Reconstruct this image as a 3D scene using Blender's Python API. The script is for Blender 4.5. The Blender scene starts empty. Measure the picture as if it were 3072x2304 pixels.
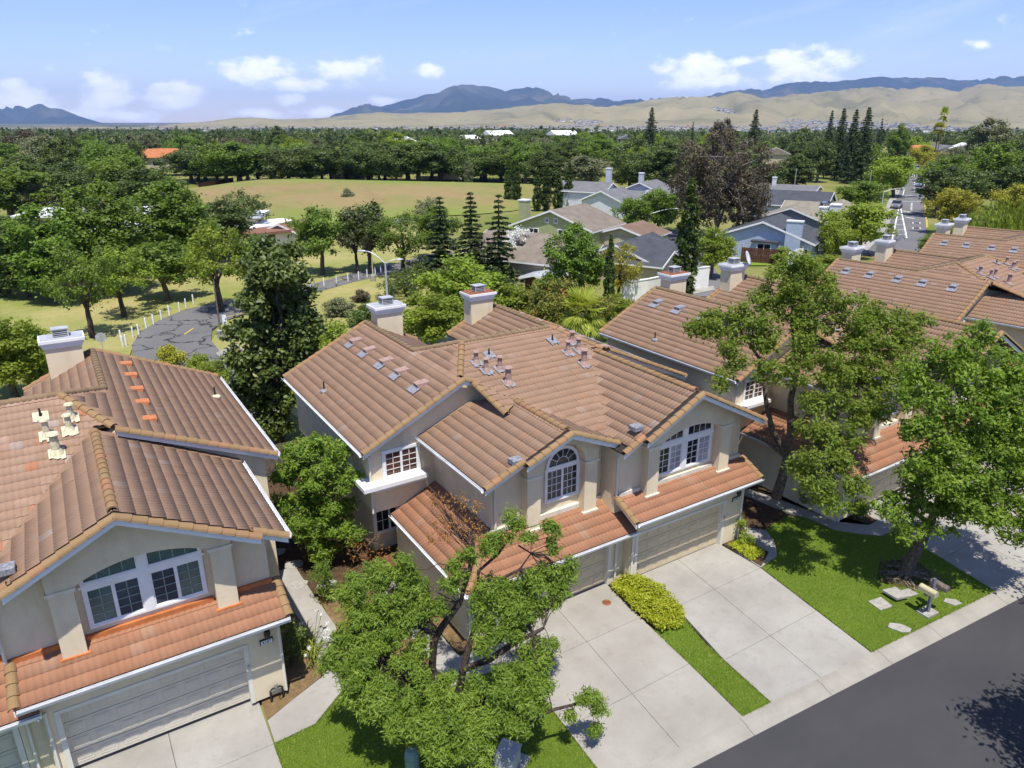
import bpy, math, random
import numpy as np
from mathutils import Matrix, Vector

SC = bpy.context.scene
COL = SC.collection
PI = math.pi
rad = math.radians

# ------------------------------------------------------------------ camera
CAM_H = 16.7            # drone height above the driveway (m)
FPX = 2170.0            # focal length in photo pixels (photo 3072 x 2304)
PITCH = math.atan((1152 - 365.0) / FPX)
YAW = rad(57.6)         # heading, measured from the street direction (+X)
cam_d = bpy.data.cameras.new('camera')
cam_d.sensor_width = 36.0
cam_d.lens = 36.0 * FPX / 3072.0
cam_d.clip_start = 0.1
cam_d.clip_end = 60000.0
cam = bpy.data.objects.new('camera', cam_d)
cam.location = (0, 0, CAM_H)
cam.rotation_euler = (PI / 2 - PITCH, 0, YAW - PI / 2)
COL.objects.link(cam)
SC.camera = cam

# ------------------------------------------------------------------ light
SUN_TO = Vector((-0.42, -1.0, 2.70)).normalized()      # towards the sun
sun_d = bpy.data.lights.new('sun', 'SUN')
sun_d.energy = 5.0
sun_d.angle = rad(0.53)
sun_d.color = (1.0, 0.955, 0.88)
sun = bpy.data.objects.new('sun', sun_d)
sun.rotation_euler = SUN_TO.to_track_quat('Z', 'Y').to_euler()
sun.location = (0, 0, 60)
COL.objects.link(sun)

SKY_STRENGTH = 0.125
world = bpy.data.worlds.new('World')
SC.world = world
world.use_nodes = True

SC.view_settings.view_transform = 'Standard'
SC.view_settings.look = 'None'
SC.view_settings.exposure = 0.32
SC.view_settings.gamma = 1.0
SC.view_settings.use_curve_mapping = False
SC.render.engine = 'CYCLES'
SC.cycles.use_denoising = True
SC.cycles.max_bounces = 5
SC.cycles.diffuse_bounces = 3
SC.cycles.glossy_bounces = 2
SC.cycles.transmission_bounces = 3
SC.cycles.transparent_max_bounces = 4
SC.cycles.volume_bounces = 0
SC.cycles.caustics_reflective = False
SC.cycles.caustics_refractive = False
SC.cycles.sample_clamp_indirect = 6.0
SC.cycles.use_adaptive_sampling = True
SC.cycles.adaptive_threshold = 0.02

# ---- photo pixel -> direction (display coordinates 0..2212 of the photo viewer)
_fh = np.array([math.cos(YAW), math.sin(YAW), 0.0])
_rt = np.array([math.sin(YAW), -math.cos(YAW), 0.0])
_up = np.array([0.0, 0.0, 1.0])
_fw = _fh * math.cos(PITCH) - _up * math.sin(PITCH)
_cu = _fh * math.sin(PITCH) + _up * math.cos(PITCH)
_C = np.array([0.0, 0.0, CAM_H])
DS = 3072.0 / 2212.0

def ray(px, py):
    d = _fw * FPX + _rt * (px * DS - 1536) + _cu * (1152 - py * DS)
    return d / np.linalg.norm(d)

def G(px, py, z=0.0):
    """point of the ground (height z) seen at display pixel px, py"""
    d = ray(px, py)
    return _C + d * ((z - CAM_H) / d[2])

def AT(px, py, dist):
    d = ray(px, py)
    return _C + d * (dist / float(d @ _fh))

def height_at(P, py):
    """height above z=0 of the top of a thing standing at P whose top shows at display row py"""
    lo, hi = 0.0, 60.0
    for _ in range(40):
        m = (lo + hi) / 2
        v = np.array([P[0], P[1], m]) - _C
        y = (1152 - FPX * (v @ _cu) / (v @ _fw)) / DS
        if y > py: lo = m
        else: hi = m
    return lo

def depth(P):
    return float((np.array([P[0], P[1], 0.0]) - [0, 0, 0]) @ _fh)

def project(P):
    v = np.asarray(P, float) - _C
    z = v @ _fw
    return (1536 + FPX * (v @ _rt) / z, 1152 - FPX * (v @ _cu) / z, z)

# ------------------------------------------------------------------ world: sky and clouds
def build_world():
    nt = world.node_tree
    N, L = nt.nodes, nt.links
    N.clear()
    out = N.new('ShaderNodeOutputWorld')
    bg = N.new('ShaderNodeBackground')
    bg.inputs['Strength'].default_value = SKY_STRENGTH
    L.new(bg.outputs[0], out.inputs['Surface'])
    sky = N.new('ShaderNodeTexSky')
    sky.sky_type = 'NISHITA'
    sky.sun_disc = False
    sky.sun_elevation = math.asin(SUN_TO.z)
    sky.sun_rotation = math.atan2(SUN_TO.x, SUN_TO.y)
    sky.altitude = 100
    sky.air_density = 1.0
    sky.dust_density = 0.15
    sky.ozone_density = 3.5
    tc = N.new('ShaderNodeTexCoord')
    sep = N.new('ShaderNodeSeparateXYZ')
    L.new(tc.outputs['Generated'], sep.inputs[0])
    def M(op, a, b=None, clamp=False):
        n = N.new('ShaderNodeMath'); n.operation = op; n.use_clamp = clamp
        for i, v in enumerate((a, b)):
            if v is None: continue
            if isinstance(v, (int, float)): n.inputs[i].default_value = v
            else: L.new(v, n.inputs[i])
        return n.outputs[0]
    # azimuth / elevation in radians, azimuth 0 along the lens heading
    ca, sa = math.cos(YAW), math.sin(YAW)
    fwd = M('ADD', M('MULTIPLY', sep.outputs[0], ca), M('MULTIPLY', sep.outputs[1], sa))
    rgt = M('SUBTRACT', M('MULTIPLY', sep.outputs[0], sa), M('MULTIPLY', sep.outputs[1], ca))
    az = M('ARCTAN2', rgt, fwd)
    el = M('ARCSINE', sep.outputs[2])
    cmb = N.new('ShaderNodeCombineXYZ')
    L.new(az, cmb.inputs[0]); L.new(el, cmb.inputs[1])
    def noise(vec, scale, detail, sx=1, sy=1, rough=0.55):
        m = N.new('ShaderNodeMapping'); m.inputs['Scale'].default_value = (sx, sy, 1)
        L.new(vec, m.inputs['Vector'])
        t = N.new('ShaderNodeTexNoise'); t.noise_dimensions = '3D'
        t.inputs['Scale'].default_value = scale; t.inputs['Detail'].default_value = detail
        t.inputs['Roughness'].default_value = rough
        L.new(m.outputs[0], t.inputs['Vector'])
        return t.outputs['Fac']
    n1 = noise(cmb.outputs[0], 26, 7, 1, 1.7)
    # cumulus banks: (photo x, photo y, half width, half height) in display pixels
    banks = [(35, 215, 75, 34), (90, 238, 60, 22), (232, 205, 75, 36), (370, 208, 75, 30), (255, 248, 95, 16),
             (560, 150, 85, 28), (640, 180, 80, 17), (745, 150, 70, 28), (622, 216, 38, 14), (690, 242, 60, 13),
             (560, 245, 50, 12), (832, 216, 38, 12), (930, 152, 40, 16), (1500, 140, 75, 34), (1530, 178, 110, 17),
             (1745, 148, 100, 36), (1605, 130, 40, 12), (1455, 218, 40, 9), (2118, 96, 26, 12), (2000, 176, 34, 9)]
    k = 2212 / 2270.0 * DS          # ~ px per radian helper
    ppr = 2300.0 / DS
    acc = None
    for (bx, by, hw, hh) in banks:
        d = ray(bx, by)
        a0 = math.atan2(float(d @ _rt), float(d @ _fh)); e0 = math.asin(float(d[2]))
        sub = N.new('ShaderNodeVectorMath'); sub.operation = 'SUBTRACT'
        sub.inputs[1].default_value = (a0, e0, 0); L.new(cmb.outputs[0], sub.inputs[0])
        mul = N.new('ShaderNodeVectorMath'); mul.operation = 'MULTIPLY'
        mul.inputs[1].default_value = (ppr / hw / 1.15, ppr / hh / 1.15, 0); L.new(sub.outputs[0], mul.inputs[0])
        ln = N.new('ShaderNodeVectorMath'); ln.operation = 'LENGTH'; L.new(mul.outputs[0], ln.inputs[0])
        f = M('SUBTRACT', 1.0, ln.outputs['Value'])
        acc = f if acc is None else M('MAXIMUM', acc, f)
    # away from the view the same cumulus goes on as noise in the same band
    nb = noise(cmb.outputs[0], 5.0, 2, 1, 2.6)
    band = M('MULTIPLY', M('SMOOTHSTEP' if False else 'SUBTRACT', 1.0, M('MULTIPLY', M('ABSOLUTE', M('SUBTRACT', el, 0.075)), 14.0), True),
             M('MULTIPLY', M('SUBTRACT', nb, 0.53), 5.0, True))
    side = M('GREATER_THAN', M('ABSOLUTE', az), 0.68)
    acc = M('MAXIMUM', acc, M('SUBTRACT', M('MULTIPLY', M('MULTIPLY', band, side), 1.2), 0.3))
    dens = M('ADD', M('MULTIPLY', acc, 0.95), M('MULTIPLY', M('SUBTRACT', n1, 0.50), 2.3))
    cl = M('MULTIPLY', dens, 1.75, True)
    cl = M('MULTIPLY', M('MULTIPLY', cl, cl), M('SUBTRACT', 3.0, M('MULTIPLY', cl, 2.0)))
    # thin cirrus
    rot = N.new('ShaderNodeMapping'); rot.inputs['Rotation'].default_value = (0, 0, rad(-14))
    L.new(cmb.outputs[0], rot.inputs['Vector'])
    n2 = noise(rot.outputs[0], 3.0, 5, 1.0, 7.0, 0.6)
    ci = M('MULTIPLY', M('MULTIPLY', M('SUBTRACT', n2, 0.52), 2.6, True), 0.40)
    # a lighter veil towards the horizon is the sky's own
    hs = N.new('ShaderNodeMix'); hs.data_type = 'RGBA'; hs.blend_type = 'MULTIPLY'; hs.inputs['Factor'].default_value = 1.0
    L.new(sky.outputs[0], hs.inputs['A']); hs.inputs['B'].default_value = (0.93, 0.90, 1.13, 1)
    mx1 = N.new('ShaderNodeMix'); mx1.data_type = 'RGBA'
    L.new(ci, mx1.inputs['Factor']); L.new(hs.outputs['Result'], mx1.inputs['A']); mx1.inputs['B'].default_value = (6.5, 7.0, 8.6, 1)
    mx2 = N.new('ShaderNodeMix'); mx2.data_type = 'RGBA'
    L.new(M('MULTIPLY', cl, 0.92), mx2.inputs['Factor']); L.new(mx1.outputs['Result'], mx2.inputs['A'])
    # shaded bases: darker low inside a bank
    n3 = noise(cmb.outputs[0], 60, 4, 1, 1.5)
    ccol = N.new('ShaderNodeMix'); ccol.data_type = 'RGBA'
    L.new(M('MULTIPLY', M('SUBTRACT', M('ADD', dens, M('MULTIPLY', n3, 0.5)), 0.35), 1.1, True), ccol.inputs['Factor'])
    ccol.inputs['A'].default_value = (7.2, 7.7, 9.2, 1); ccol.inputs['B'].default_value = (10.0, 10.0, 10.0, 1)
    L.new(ccol.outputs['Result'], mx2.inputs['B'])
    L.new(mx2.outputs['Result'], bg.inputs['Color'])
build_world()

# ------------------------------------------------------------------ materials
MATS = {}
def srgb(r, g, b):
    f = lambda c: (c / 255.0 / 12.92) if c <= 10 else ((c / 255.0 + 0.055) / 1.055) ** 2.4
    return (f(r), f(g), f(b))

class NB:
    """little node helper"""
    def __init__(self, name):
        self.m = bpy.data.materials.new(name); self.m.use_nodes = True
        self.nt = self.m.node_tree; self.N = self.nt.nodes; self.L = self.nt.links
        self.N.clear()
        self.out = self.N.new('ShaderNodeOutputMaterial')
        self.geo = self.N.new('ShaderNodeNewGeometry')
        MATS[name] = self.m
    def set(self, n, key, v):
        if v is None: return
        s = n.inputs[key]
        if isinstance(v, bpy.types.NodeSocket): self.L.new(v, s)
        elif isinstance(v, (tuple, list)) and len(v) == 3 and s.type == 'RGBA': s.default_value = (*v, 1)
        else: s.default_value = v
    def node(self, t, **kw):
        n = self.N.new(t)
        for k, v in kw.items():
            if k.startswith('_'): setattr(n, k[1:], v)
            else: self.set(n, k, v)
        return n
    def noise(self, scale, detail=3, rough=0.55, vec=None, stretch=None):
        v = vec or self.geo.outputs['Position']
        if stretch:
            mp = self.node('ShaderNodeMapping'); mp.inputs['Scale'].default_value = stretch
            self.L.new(v, mp.inputs['Vector']); v = mp.outputs[0]
        n = self.node('ShaderNodeTexNoise', Scale=scale, Detail=detail, Roughness=rough)
        self.L.new(v, n.inputs['Vector'])
        return n.outputs['Fac']
    def math(self, op, a, b=0.0, clamp=False):
        n = self.N.new('ShaderNodeMath'); n.operation = op; n.use_clamp = clamp
        for i, v in enumerate((a, b)):
            if isinstance(v, (int, float)): n.inputs[i].default_value = v
            else: self.L.new(v, n.inputs[i])
        return n.outputs[0]
    def mix(self, f, a, b):
        n = self.N.new('ShaderNodeMix'); n.data_type = 'RGBA'
        for k, v in (('Factor', f), ('A', a), ('B', b)):
            s = n.inputs[k] if k == 'Factor' else [x for x in n.inputs if x.name == k and x.type == 'RGBA'][0]
            if isinstance(v, bpy.types.NodeSocket): self.L.new(v, s)
            elif isinstance(v, (int, float)): s.default_value = v
            else: s.default_value = (*v[:3], 1)
        return [o for o in n.outputs if o.type == 'RGBA'][0]
    def ramp(self, f, stops):
        n = self.N.new('ShaderNodeValToRGB'); el = n.color_ramp.elements
        while len(el) < len(stops): el.new(0.5)
        for e, (p, c) in zip(el, stops):
            e.position = p; e.color = (*c[:3], 1)
        if isinstance(f, bpy.types.NodeSocket): self.L.new(f, n.inputs[0])
        return n.outputs[0]
    def remap(self, f, a, b, c=0.0, d=1.0):
        n = self.node('ShaderNodeMapRange'); n.clamp = True
        self.L.new(f, n.inputs['Value'])
        for k, v in (('From Min', a), ('From Max', b), ('To Min', c), ('To Max', d)): n.inputs[k].default_value = v
        return n.outputs[0]
    def attr(self, name='rnd'):
        n = self.N.new('ShaderNodeAttribute'); n.attribute_name = name
        return n.outputs['Fac']
    def orand(self):
        return self.node('ShaderNodeObjectInfo').outputs['Random']
    def bump(self, h, strength=0.3, dist=0.02):
        n = self.node('ShaderNodeBump', Strength=strength, Distance=dist)
        self.L.new(h, n.inputs['Height'])
        return n.outputs[0]
    def bsdf(self, color, rough=0.8, spec=0.3, normal=None, metal=0.0, emit=None):
        p = self.node('ShaderNodeBsdfPrincipled')
        self.set(p, 'Base Color', color); self.set(p, 'Roughness', rough)
        self.set(p, 'Specular IOR Level', spec); self.set(p, 'Metallic', metal)
        if normal is not None: self.L.new(normal, p.inputs['Normal'])
        self.L.new(p.outputs[0], self.out.inputs['Surface'])
        return p

def plain(name, col, rough=0.7, spec=0.3, var=0.12, scale=2.5, metal=0.0, fine=0.0, fscale=60):
    b = NB(name)
    d = tuple(c * (1 - var * 1.6) for c in col); l = tuple(min(1, c * (1 + var)) for c in col)
    n = b.noise(scale, 4)
    c = b.mix(b.remap(n, 0.3, 0.7), d, l)
    nor = None
    if fine > 0:
        nor = b.bump(b.noise(fscale, 3), fine, 0.02)
    b.bsdf(c, rough, spec, nor, metal)
    return b.m

def M_(name): return MATS[name]

# ------------------------------------------------------------------ mesh helpers
class MB:
    def __init__(self):
        self.v = []; self.f = []; self.mi = []
    def add(self, verts, faces, mi=0):
        o = len(self.v)
        self.v.extend([tuple(map(float, p)) for p in verts])
        self.f.extend([tuple(i + o for i in f) for f in faces])
        self.mi.extend([mi] * len(faces))
        return self
    def box(self, x0, x1, y0, y1, z0, z1, mi=0):
        v = [(x0, y0, z0), (x1, y0, z0), (x1, y1, z0), (x0, y1, z0), (x0, y0, z1), (x1, y0, z1), (x1, y1, z1), (x0, y1, z1)]
        f = [(0, 3, 2, 1), (4, 5, 6, 7), (0, 1, 5, 4), (1, 2, 6, 5), (2, 3, 7, 6), (3, 0, 4, 7)]
        return self.add(v, f, mi)
    def cbox(self, c, s, rz=0.0, mi=0):
        x, y, z = s[0] / 2, s[1] / 2, s[2] / 2
        ca, sa = math.cos(rz), math.sin(rz)
        v = []
        for dz in (-z, z):
            for dx, dy in ((-x, -y), (x, -y), (x, y), (-x, y)):
                v.append((c[0] + ca * dx - sa * dy, c[1] + sa * dx + ca * dy, c[2] + dz))
        f = [(0, 3, 2, 1), (4, 5, 6, 7), (0, 1, 5, 4), (1, 2, 6, 5), (2, 3, 7, 6), (3, 0, 4, 7)]
        return self.add(v, f, mi)
    def prism_y(self, poly, y0, y1, mi=0):
        """polygon in x,z swept from y0 to y1 (poly counter-clockwise seen from -y)"""
        n = len(poly)
        v = [(x, y0, z) for x, z in poly] + [(x, y1, z) for x, z in poly]
        f = [tuple(range(n)), tuple(range(2 * n - 1, n - 1, -1))]
        f += [(i, i + n, (i + 1) % n + n, (i + 1) % n) for i in range(n)]
        return self.add(v, f, mi)
    def prism_z(self, poly, z0, z1, mi=0):
        n = len(poly)
        v = [(p[0], p[1], z0) for p in poly] + [(p[0], p[1], z1) for p in poly]
        f = [tuple(range(n - 1, -1, -1)), tuple(range(n, 2 * n))]
        f += [(i, (i + 1) % n, (i + 1) % n + n, i + n) for i in range(n)]
        return self.add(v, f, mi)
    def slab(self, pts, t, mi=0):
        """planar polygon given thickness t downwards along its normal"""
        P = [Vector(p) for p in pts]
        n = Vector((0, 0, 0))
        for i in range(len(P)):
            a, b = P[i], P[(i + 1) % len(P)]
            n += Vector(((a.y - b.y) * (a.z + b.z), (a.z - b.z) * (a.x + b.x), (a.x - b.x) * (a.y + b.y)))
        n.normalize()
        if n.z < 0: P.reverse(); n = -n
        k = len(P)
        v = [tuple(p) for p in P] + [tuple(p - n * t) for p in P]
        f = [tuple(range(k)), tuple(range(2 * k - 1, k - 1, -1))]
        f += [(i, i + k, (i + 1) % k + k, (i + 1) % k) for i in range(k)]
        return self.add(v, f, mi)
    def tube(self, pts, radii, n=6, mi=0, cap=True):
        P = [Vector(p) for p in pts]
        if isinstance(radii, (int, float)): radii = [radii] * len(P)
        rings = []
        ref = Vector((0.37, 0.21, 0.9)).normalized()
        o = len(self.v)
        for i, p in enumerate(P):
            t = (P[min(i + 1, len(P) - 1)] - P[max(i - 1, 0)])
            if t.length < 1e-9: t = Vector((0, 0, 1))
            t.normalize()
            r = ref if abs(t.dot(ref)) < 0.95 else Vector((1, 0, 0))
            a = t.cross(r).normalized(); b = t.cross(a)
            for k in range(n):
                th = 2 * PI * k / n
                q = p + (a * math.cos(th) + b * math.sin(th)) * radii[i]
                self.v.append((q.x, q.y, q.z))
        for i in range(len(P) - 1):
            for k in range(n):
                k2 = (k + 1) % n
                self.f.append((o + i * n + k, o + i * n + k2, o + (i + 1) * n + k2, o + (i + 1) * n + k)); self.mi.append(mi)
        if cap:
            self.f.append(tuple(o + k for k in range(n - 1, -1, -1))); self.mi.append(mi)
            e = o + (len(P) - 1) * n
            self.f.append(tuple(e + k for k in range(n))); self.mi.append(mi)
        return self
    def lathe(self, prof, c=(0, 0, 0), n=12, mi=0):
        o = len(self.v)
        for r, z in prof:
            for k in range(n):
                th = 2 * PI * k / n
                self.v.append((c[0] + r * math.cos(th), c[1] + r * math.sin(th), c[2] + z))
        for i in range(len(prof) - 1):
            for k in range(n):
                k2 = (k + 1) % n
                self.f.append((o + i * n + k, o + i * n + k2, o + (i + 1) * n + k2, o + (i + 1) * n + k)); self.mi.append(mi)
        self.f.append(tuple(o + k for k in range(n - 1, -1, -1))); self.mi.append(mi)
        e = o + (len(prof) - 1) * n
        self.f.append(tuple(e + k for k in range(n))); self.mi.append(mi)
        return self
    def mesh(self, name, mats, smooth=False):
        me = bpy.data.meshes.new(name)
        me.from_pydata(self.v, [], self.f)
        if not isinstance(mats, (list, tuple)): mats = [mats]
        for m in mats: me.materials.append(MATS[m] if isinstance(m, str) else m)
        if len(mats) > 1: me.polygons.foreach_set('material_index', self.mi)
        if smooth: me.polygons.foreach_set('use_smooth', [True] * len(me.polygons))
        me.update()
        return me
    def obj(self, name, mats, parent=None, smooth=False, **tags):
        return link(name, self.mesh(name, mats, smooth), parent, **tags)

def link(name, data, parent=None, loc=None, rot=None, **tags):
    o = bpy.data.objects.new(name, data)
    COL.objects.link(o)
    if parent is not None: o.parent = parent
    if loc is not None: o.location = loc
    if rot is not None: o.rotation_euler = rot
    for k, v in tags.items():
        if v is not None: o[k] = v
    return o

def thing(name, label, category, loc=(0, 0, 0), rz=0.0, group=None):
    return link(name, None, None, loc, (0, 0, rz), label=label, category=category, group=group)

def np_mesh(name, V, F, mats, rnd=None, smooth=False, mi=None):
    """fast mesh from arrays: V (n,3), F (m,k) all faces same size"""
    V = np.asarray(V, np.float32); F = np.asarray(F, np.int32)
    me = bpy.data.meshes.new(name)
    m, k = F.shape
    me.vertices.add(len(V)); me.vertices.foreach_set('co', V.ravel())
    me.loops.add(m * k); me.loops.foreach_set('vertex_index', F.ravel())
    me.polygons.add(m)
    me.polygons.foreach_set('loop_start', np.arange(0, m * k, k, dtype=np.int32))
    me.polygons.foreach_set('loop_total', np.full(m, k, np.int32))
    if smooth: me.polygons.foreach_set('use_smooth', np.ones(m, bool))
    if not isinstance(mats, (list, tuple)): mats = [mats]
    for a in mats: me.materials.append(MATS[a] if isinstance(a, str) else a)
    if mi is not None: me.polygons.foreach_set('material_index', np.asarray(mi, np.int32))
    if rnd is not None:
        at = me.attributes.new('rnd', 'FLOAT', 'FACE')
        at.data.foreach_set('value', np.asarray(rnd, np.float32))
    me.update(calc_edges=True)
    return me

# ------------------------------------------------------------------ material library
def tile_mat(name, stops, dirt=(0.20, 0.13, 0.085)):
    b = NB(name)
    r = b.math('FRACT', b.math('ADD', b.attr('rnd'), b.orand()))
    c = b.ramp(r, stops)
    b.N[-1].color_ramp.interpolation = 'LINEAR'
    n = b.noise(1.3, 5, 0.6)
    c = b.mix(b.remap(n, 0.42, 0.75, 0.0, 0.30), c, dirt)
    n2 = b.noise(22, 3)
    c = b.mix(b.remap(n2, 0.35, 0.75, 0.0, 0.22), c, tuple(x * 1.5 for x in dirt))
    b.bsdf(c, 0.85, 0.25, b.bump(b.noise(90, 2), 0.25, 0.006))
tile_mat('tile', [(0.0, (0.272, 0.172, 0.113)), (.30, (0.259, 0.161, 0.104)), (.60, (0.285, 0.182, 0.120)), (.88, (0.253, 0.159, 0.104)), (.975, (0.299, 0.174, 0.106)), (1.0, (0.290, 0.220, 0.178))], dirt=(0.172, 0.114, 0.071))
tile_mat('tile_pale', [(0.0, (0.308, 0.199, 0.135)), (.30, (0.290, 0.185, 0.123)), (.62, (0.331, 0.216, 0.148)), (.90, (0.285, 0.179, 0.118)), (.945, (0.408, 0.155, 0.071)), (.97, (0.344, 0.284, 0.239)), (1.0, (0.317, 0.244, 0.203))], dirt=(0.181, 0.118, 0.075))
tile_mat('tile_red', [(0.0, (0.321, 0.153, 0.084)), (.35, (0.304, 0.143, 0.078)), (.7, (0.340, 0.165, 0.093)), (.94, (0.295, 0.143, 0.081)), (1.0, (0.336, 0.195, 0.121))], dirt=(0.191, 0.110, 0.064))
tile_mat('barrel', [(0.0, (.27, .165, .078)), (.4, (.30, .186, .092)), (.75, (.25, .158, .078)), (1.0, (.34, .17, .09))], dirt=(.15, .12, .055))
tile_mat('barrel_dark', [(0.0, (.20, .135, .078)), (.5, (.235, .155, .092)), (1.0, (.195, .138, .08))], dirt=(.13, .11, .055))

def stucco(name, col):
    b = NB(name)
    n = b.noise(0.9, 5, 0.6); n2 = b.noise(2.2, 4, 0.6, stretch=(1, 1, 0.25))
    c = b.mix(b.remap(n, 0.35, 0.7), tuple(x * .9 for x in col), tuple(x * 1.05 for x in col))
    c = b.mix(b.remap(n2, 0.55, 0.8, 0, 0.25), c, (.30, .25, .17))
    h = b.noise(26, 4, 0.65)
    b.bsdf(c, 0.92, 0.15, b.bump(h, 0.5, 0.02))
stucco('stucco', (.74, .635, .445))
stucco('stucco_trim', (.76, .69, .56))
stucco('stucco_white', (.80, .79, .75))
plain('white_paint', (.80, .80, .79), 0.5, 0.4, 0.06, 1.5)
plain('gutter_white', (.72, .73, .74), 0.35, 0.5, 0.08, 2)
plain('cream_paint', (.70, .67, .58), 0.6, 0.3, 0.06, 1.5)
plain('door_paint', (.60, .55, .44), 0.6, 0.3, 0.05, 1.2)
plain('door_tan', (.60, .50, .33), 0.6, 0.3, 0.05, 1.2)
plain('flash_orange', (.50, .17, .055), 0.7, 0.3, 0.15, 3)
plain('flash_cream', (.66, .61, .50), 0.7, 0.3, 0.10, 3)
plain('lead_grey', (.26, .26, .28), 0.5, 0.4, 0.35, 14)
plain('mortar_cream', (.58, .53, .36), 0.8, 0.2, 0.18, 9)
plain('vent_rose', (.36, .24, .20), 0.7, 0.3, 0.18, 10)
plain('vent_orange', (.50, .18, .07), 0.7, 0.3, 0.15, 8)
plain('steel', (.36, .37, .38), 0.38, 0.5, 0.2, 6, metal=0.5)
plain('galv', (.52, .53, .55), 0.45, 0.5, 0.12, 3, metal=0.3)
plain('rust', (.26, .10, .05), 0.85, 0.2, 0.35, 8)
plain('black_metal', (.02, .02, .022), 0.5, 0.4, 0.1, 4)
plain('dark_bronze', (.035, .028, .024), 0.5, 0.4, 0.1, 4)
plain('brown_wood', (.095, .042, .026), 0.8, 0.2, 0.25, 6)
plain('grey_wood', (.17, .14, .115), 0.85, 0.2, 0.3, 6)
plain('mailbox_cream', (.47, .43, .27), 0.6, 0.3, 0.12, 5)
plain('mailbox_post', (.15, .15, .19), 0.65, 0.3, 0.12, 5)
plain('utility_green', (.20, .30, .25), 0.5, 0.4, 0.08, 3)
plain('concrete_box', (.34, .325, .29), 0.9, 0.2, 0.15, 7)
plain('brown_floor', (.16, .065, .04), 0.8, 0.2, 0.2, 3)
plain('bark', (.145, .115, .092), 0.95, 0.1, 0.4, 9, fine=0.8, fscale=30)
plain('bark_dark', (.075, .058, .048), 0.95, 0.1, 0.4, 9, fine=0.8, fscale=30)
plain('bark_pale', (.36, .31, .25), 0.95, 0.1, 0.25, 5, fine=0.5, fscale=30)
plain('root_bark', (.20, .165, .125), 0.95, 0.1, 0.4, 12, fine=0.9, fscale=40)
plain('plastic_blue', (.03, .10, .32), 0.5, 0.4, 0.05, 3)
plain('sign_white', (.78, .79, .80), 0.5, 0.4, 0.03, 3)
plain('sign_red', (.55, .03, .03), 0.5, 0.4, 0.03, 3)
plain('tyre', (.02, .02, .02), 0.85, 0.2, 0.1, 5)
plain('dish_grey', (.60, .61, .62), 0.45, 0.4, 0.05, 3)
plain('curtain', (.72, .72, .72), 0.9, 0.1, 0.12, 5)

def glass(name, col, rough=0.06, spec=0.6):
    b = NB(name)
    n = b.noise(1.1, 3)
    c = b.mix(b.remap(n, .35, .65), tuple(x * .7 for x in col), tuple(x * 1.4 for x in col))
    b.bsdf(c, rough, spec, b.bump(b.noise(3, 2), 0.06, 0.02))
glass('glass', (.016, .02, .028))
glass('glass_green', (.06, .115, .105), 0.12)
glass('glass_screen', (.035, .05, .065), 0.45, 0.3)
glass('glass_curtain', (.30, .31, .33), 0.12)
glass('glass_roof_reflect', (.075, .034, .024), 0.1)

# shingle roofs of the houses beyond
def shingle(name, col):
    b = NB(name)
    n = b.noise(0.8, 4); n2 = b.noise(9, 2, stretch=(1, 1, 2))
    c = b.mix(b.remap(n, .3, .7), tuple(x * .8 for x in col), tuple(x * 1.15 for x in col))
    c = b.mix(b.remap(n2, .4, .7, 0, .35), c, tuple(x * .55 for x in col))
    b.bsdf(c, 0.95, 0.15, b.bump(n2, 0.4, 0.03))
shingle('shingle_brown', (.215, .18, .145)); shingle('shingle_charcoal', (.075, .08, .092)); shingle('shingle_grey', (.17, .17, .175))
shingle('shingle_tan', (.25, .225, .175)); shingle('shingle_rust', (.20, .135, .10)); shingle('roof_terracotta', (.45, .17, .075))
shingle('roof_white', (.80, .80, .82)); shingle('roof_brownred', (.24, .12, .085))

def siding(name, col):
    b = NB(name)
    w = b.node('ShaderNodeTexWave'); w.wave_type = 'BANDS'; w.bands_direction = 'Z'; w.wave_profile = 'SAW'
    b.L.new(b.geo.outputs['Position'], w.inputs['Vector']); w.inputs['Scale'].default_value = 0.314 / 0.2 * 1.0
    n = b.noise(1.2, 3)
    c = b.mix(b.remap(n, .3, .7), tuple(x * .92 for x in col), tuple(x * 1.05 for x in col))
    b.bsdf(c, 0.7, 0.25, b.bump(w.outputs['Fac'], 0.9, 0.02))
siding('siding_blue', (.46, .53, .64)); siding('siding_green', (.40, .43, .22)); siding('siding_grey', (.55, .57, .62))
siding('siding_tan', (.50, .42, .29)); siding('siding_teal', (.20, .27, .32)); siding('siding_white', (.72, .72, .72))
plain('wall_tan', (.52, .45, .32), 0.9, 0.15, 0.08, 0.5)

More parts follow.
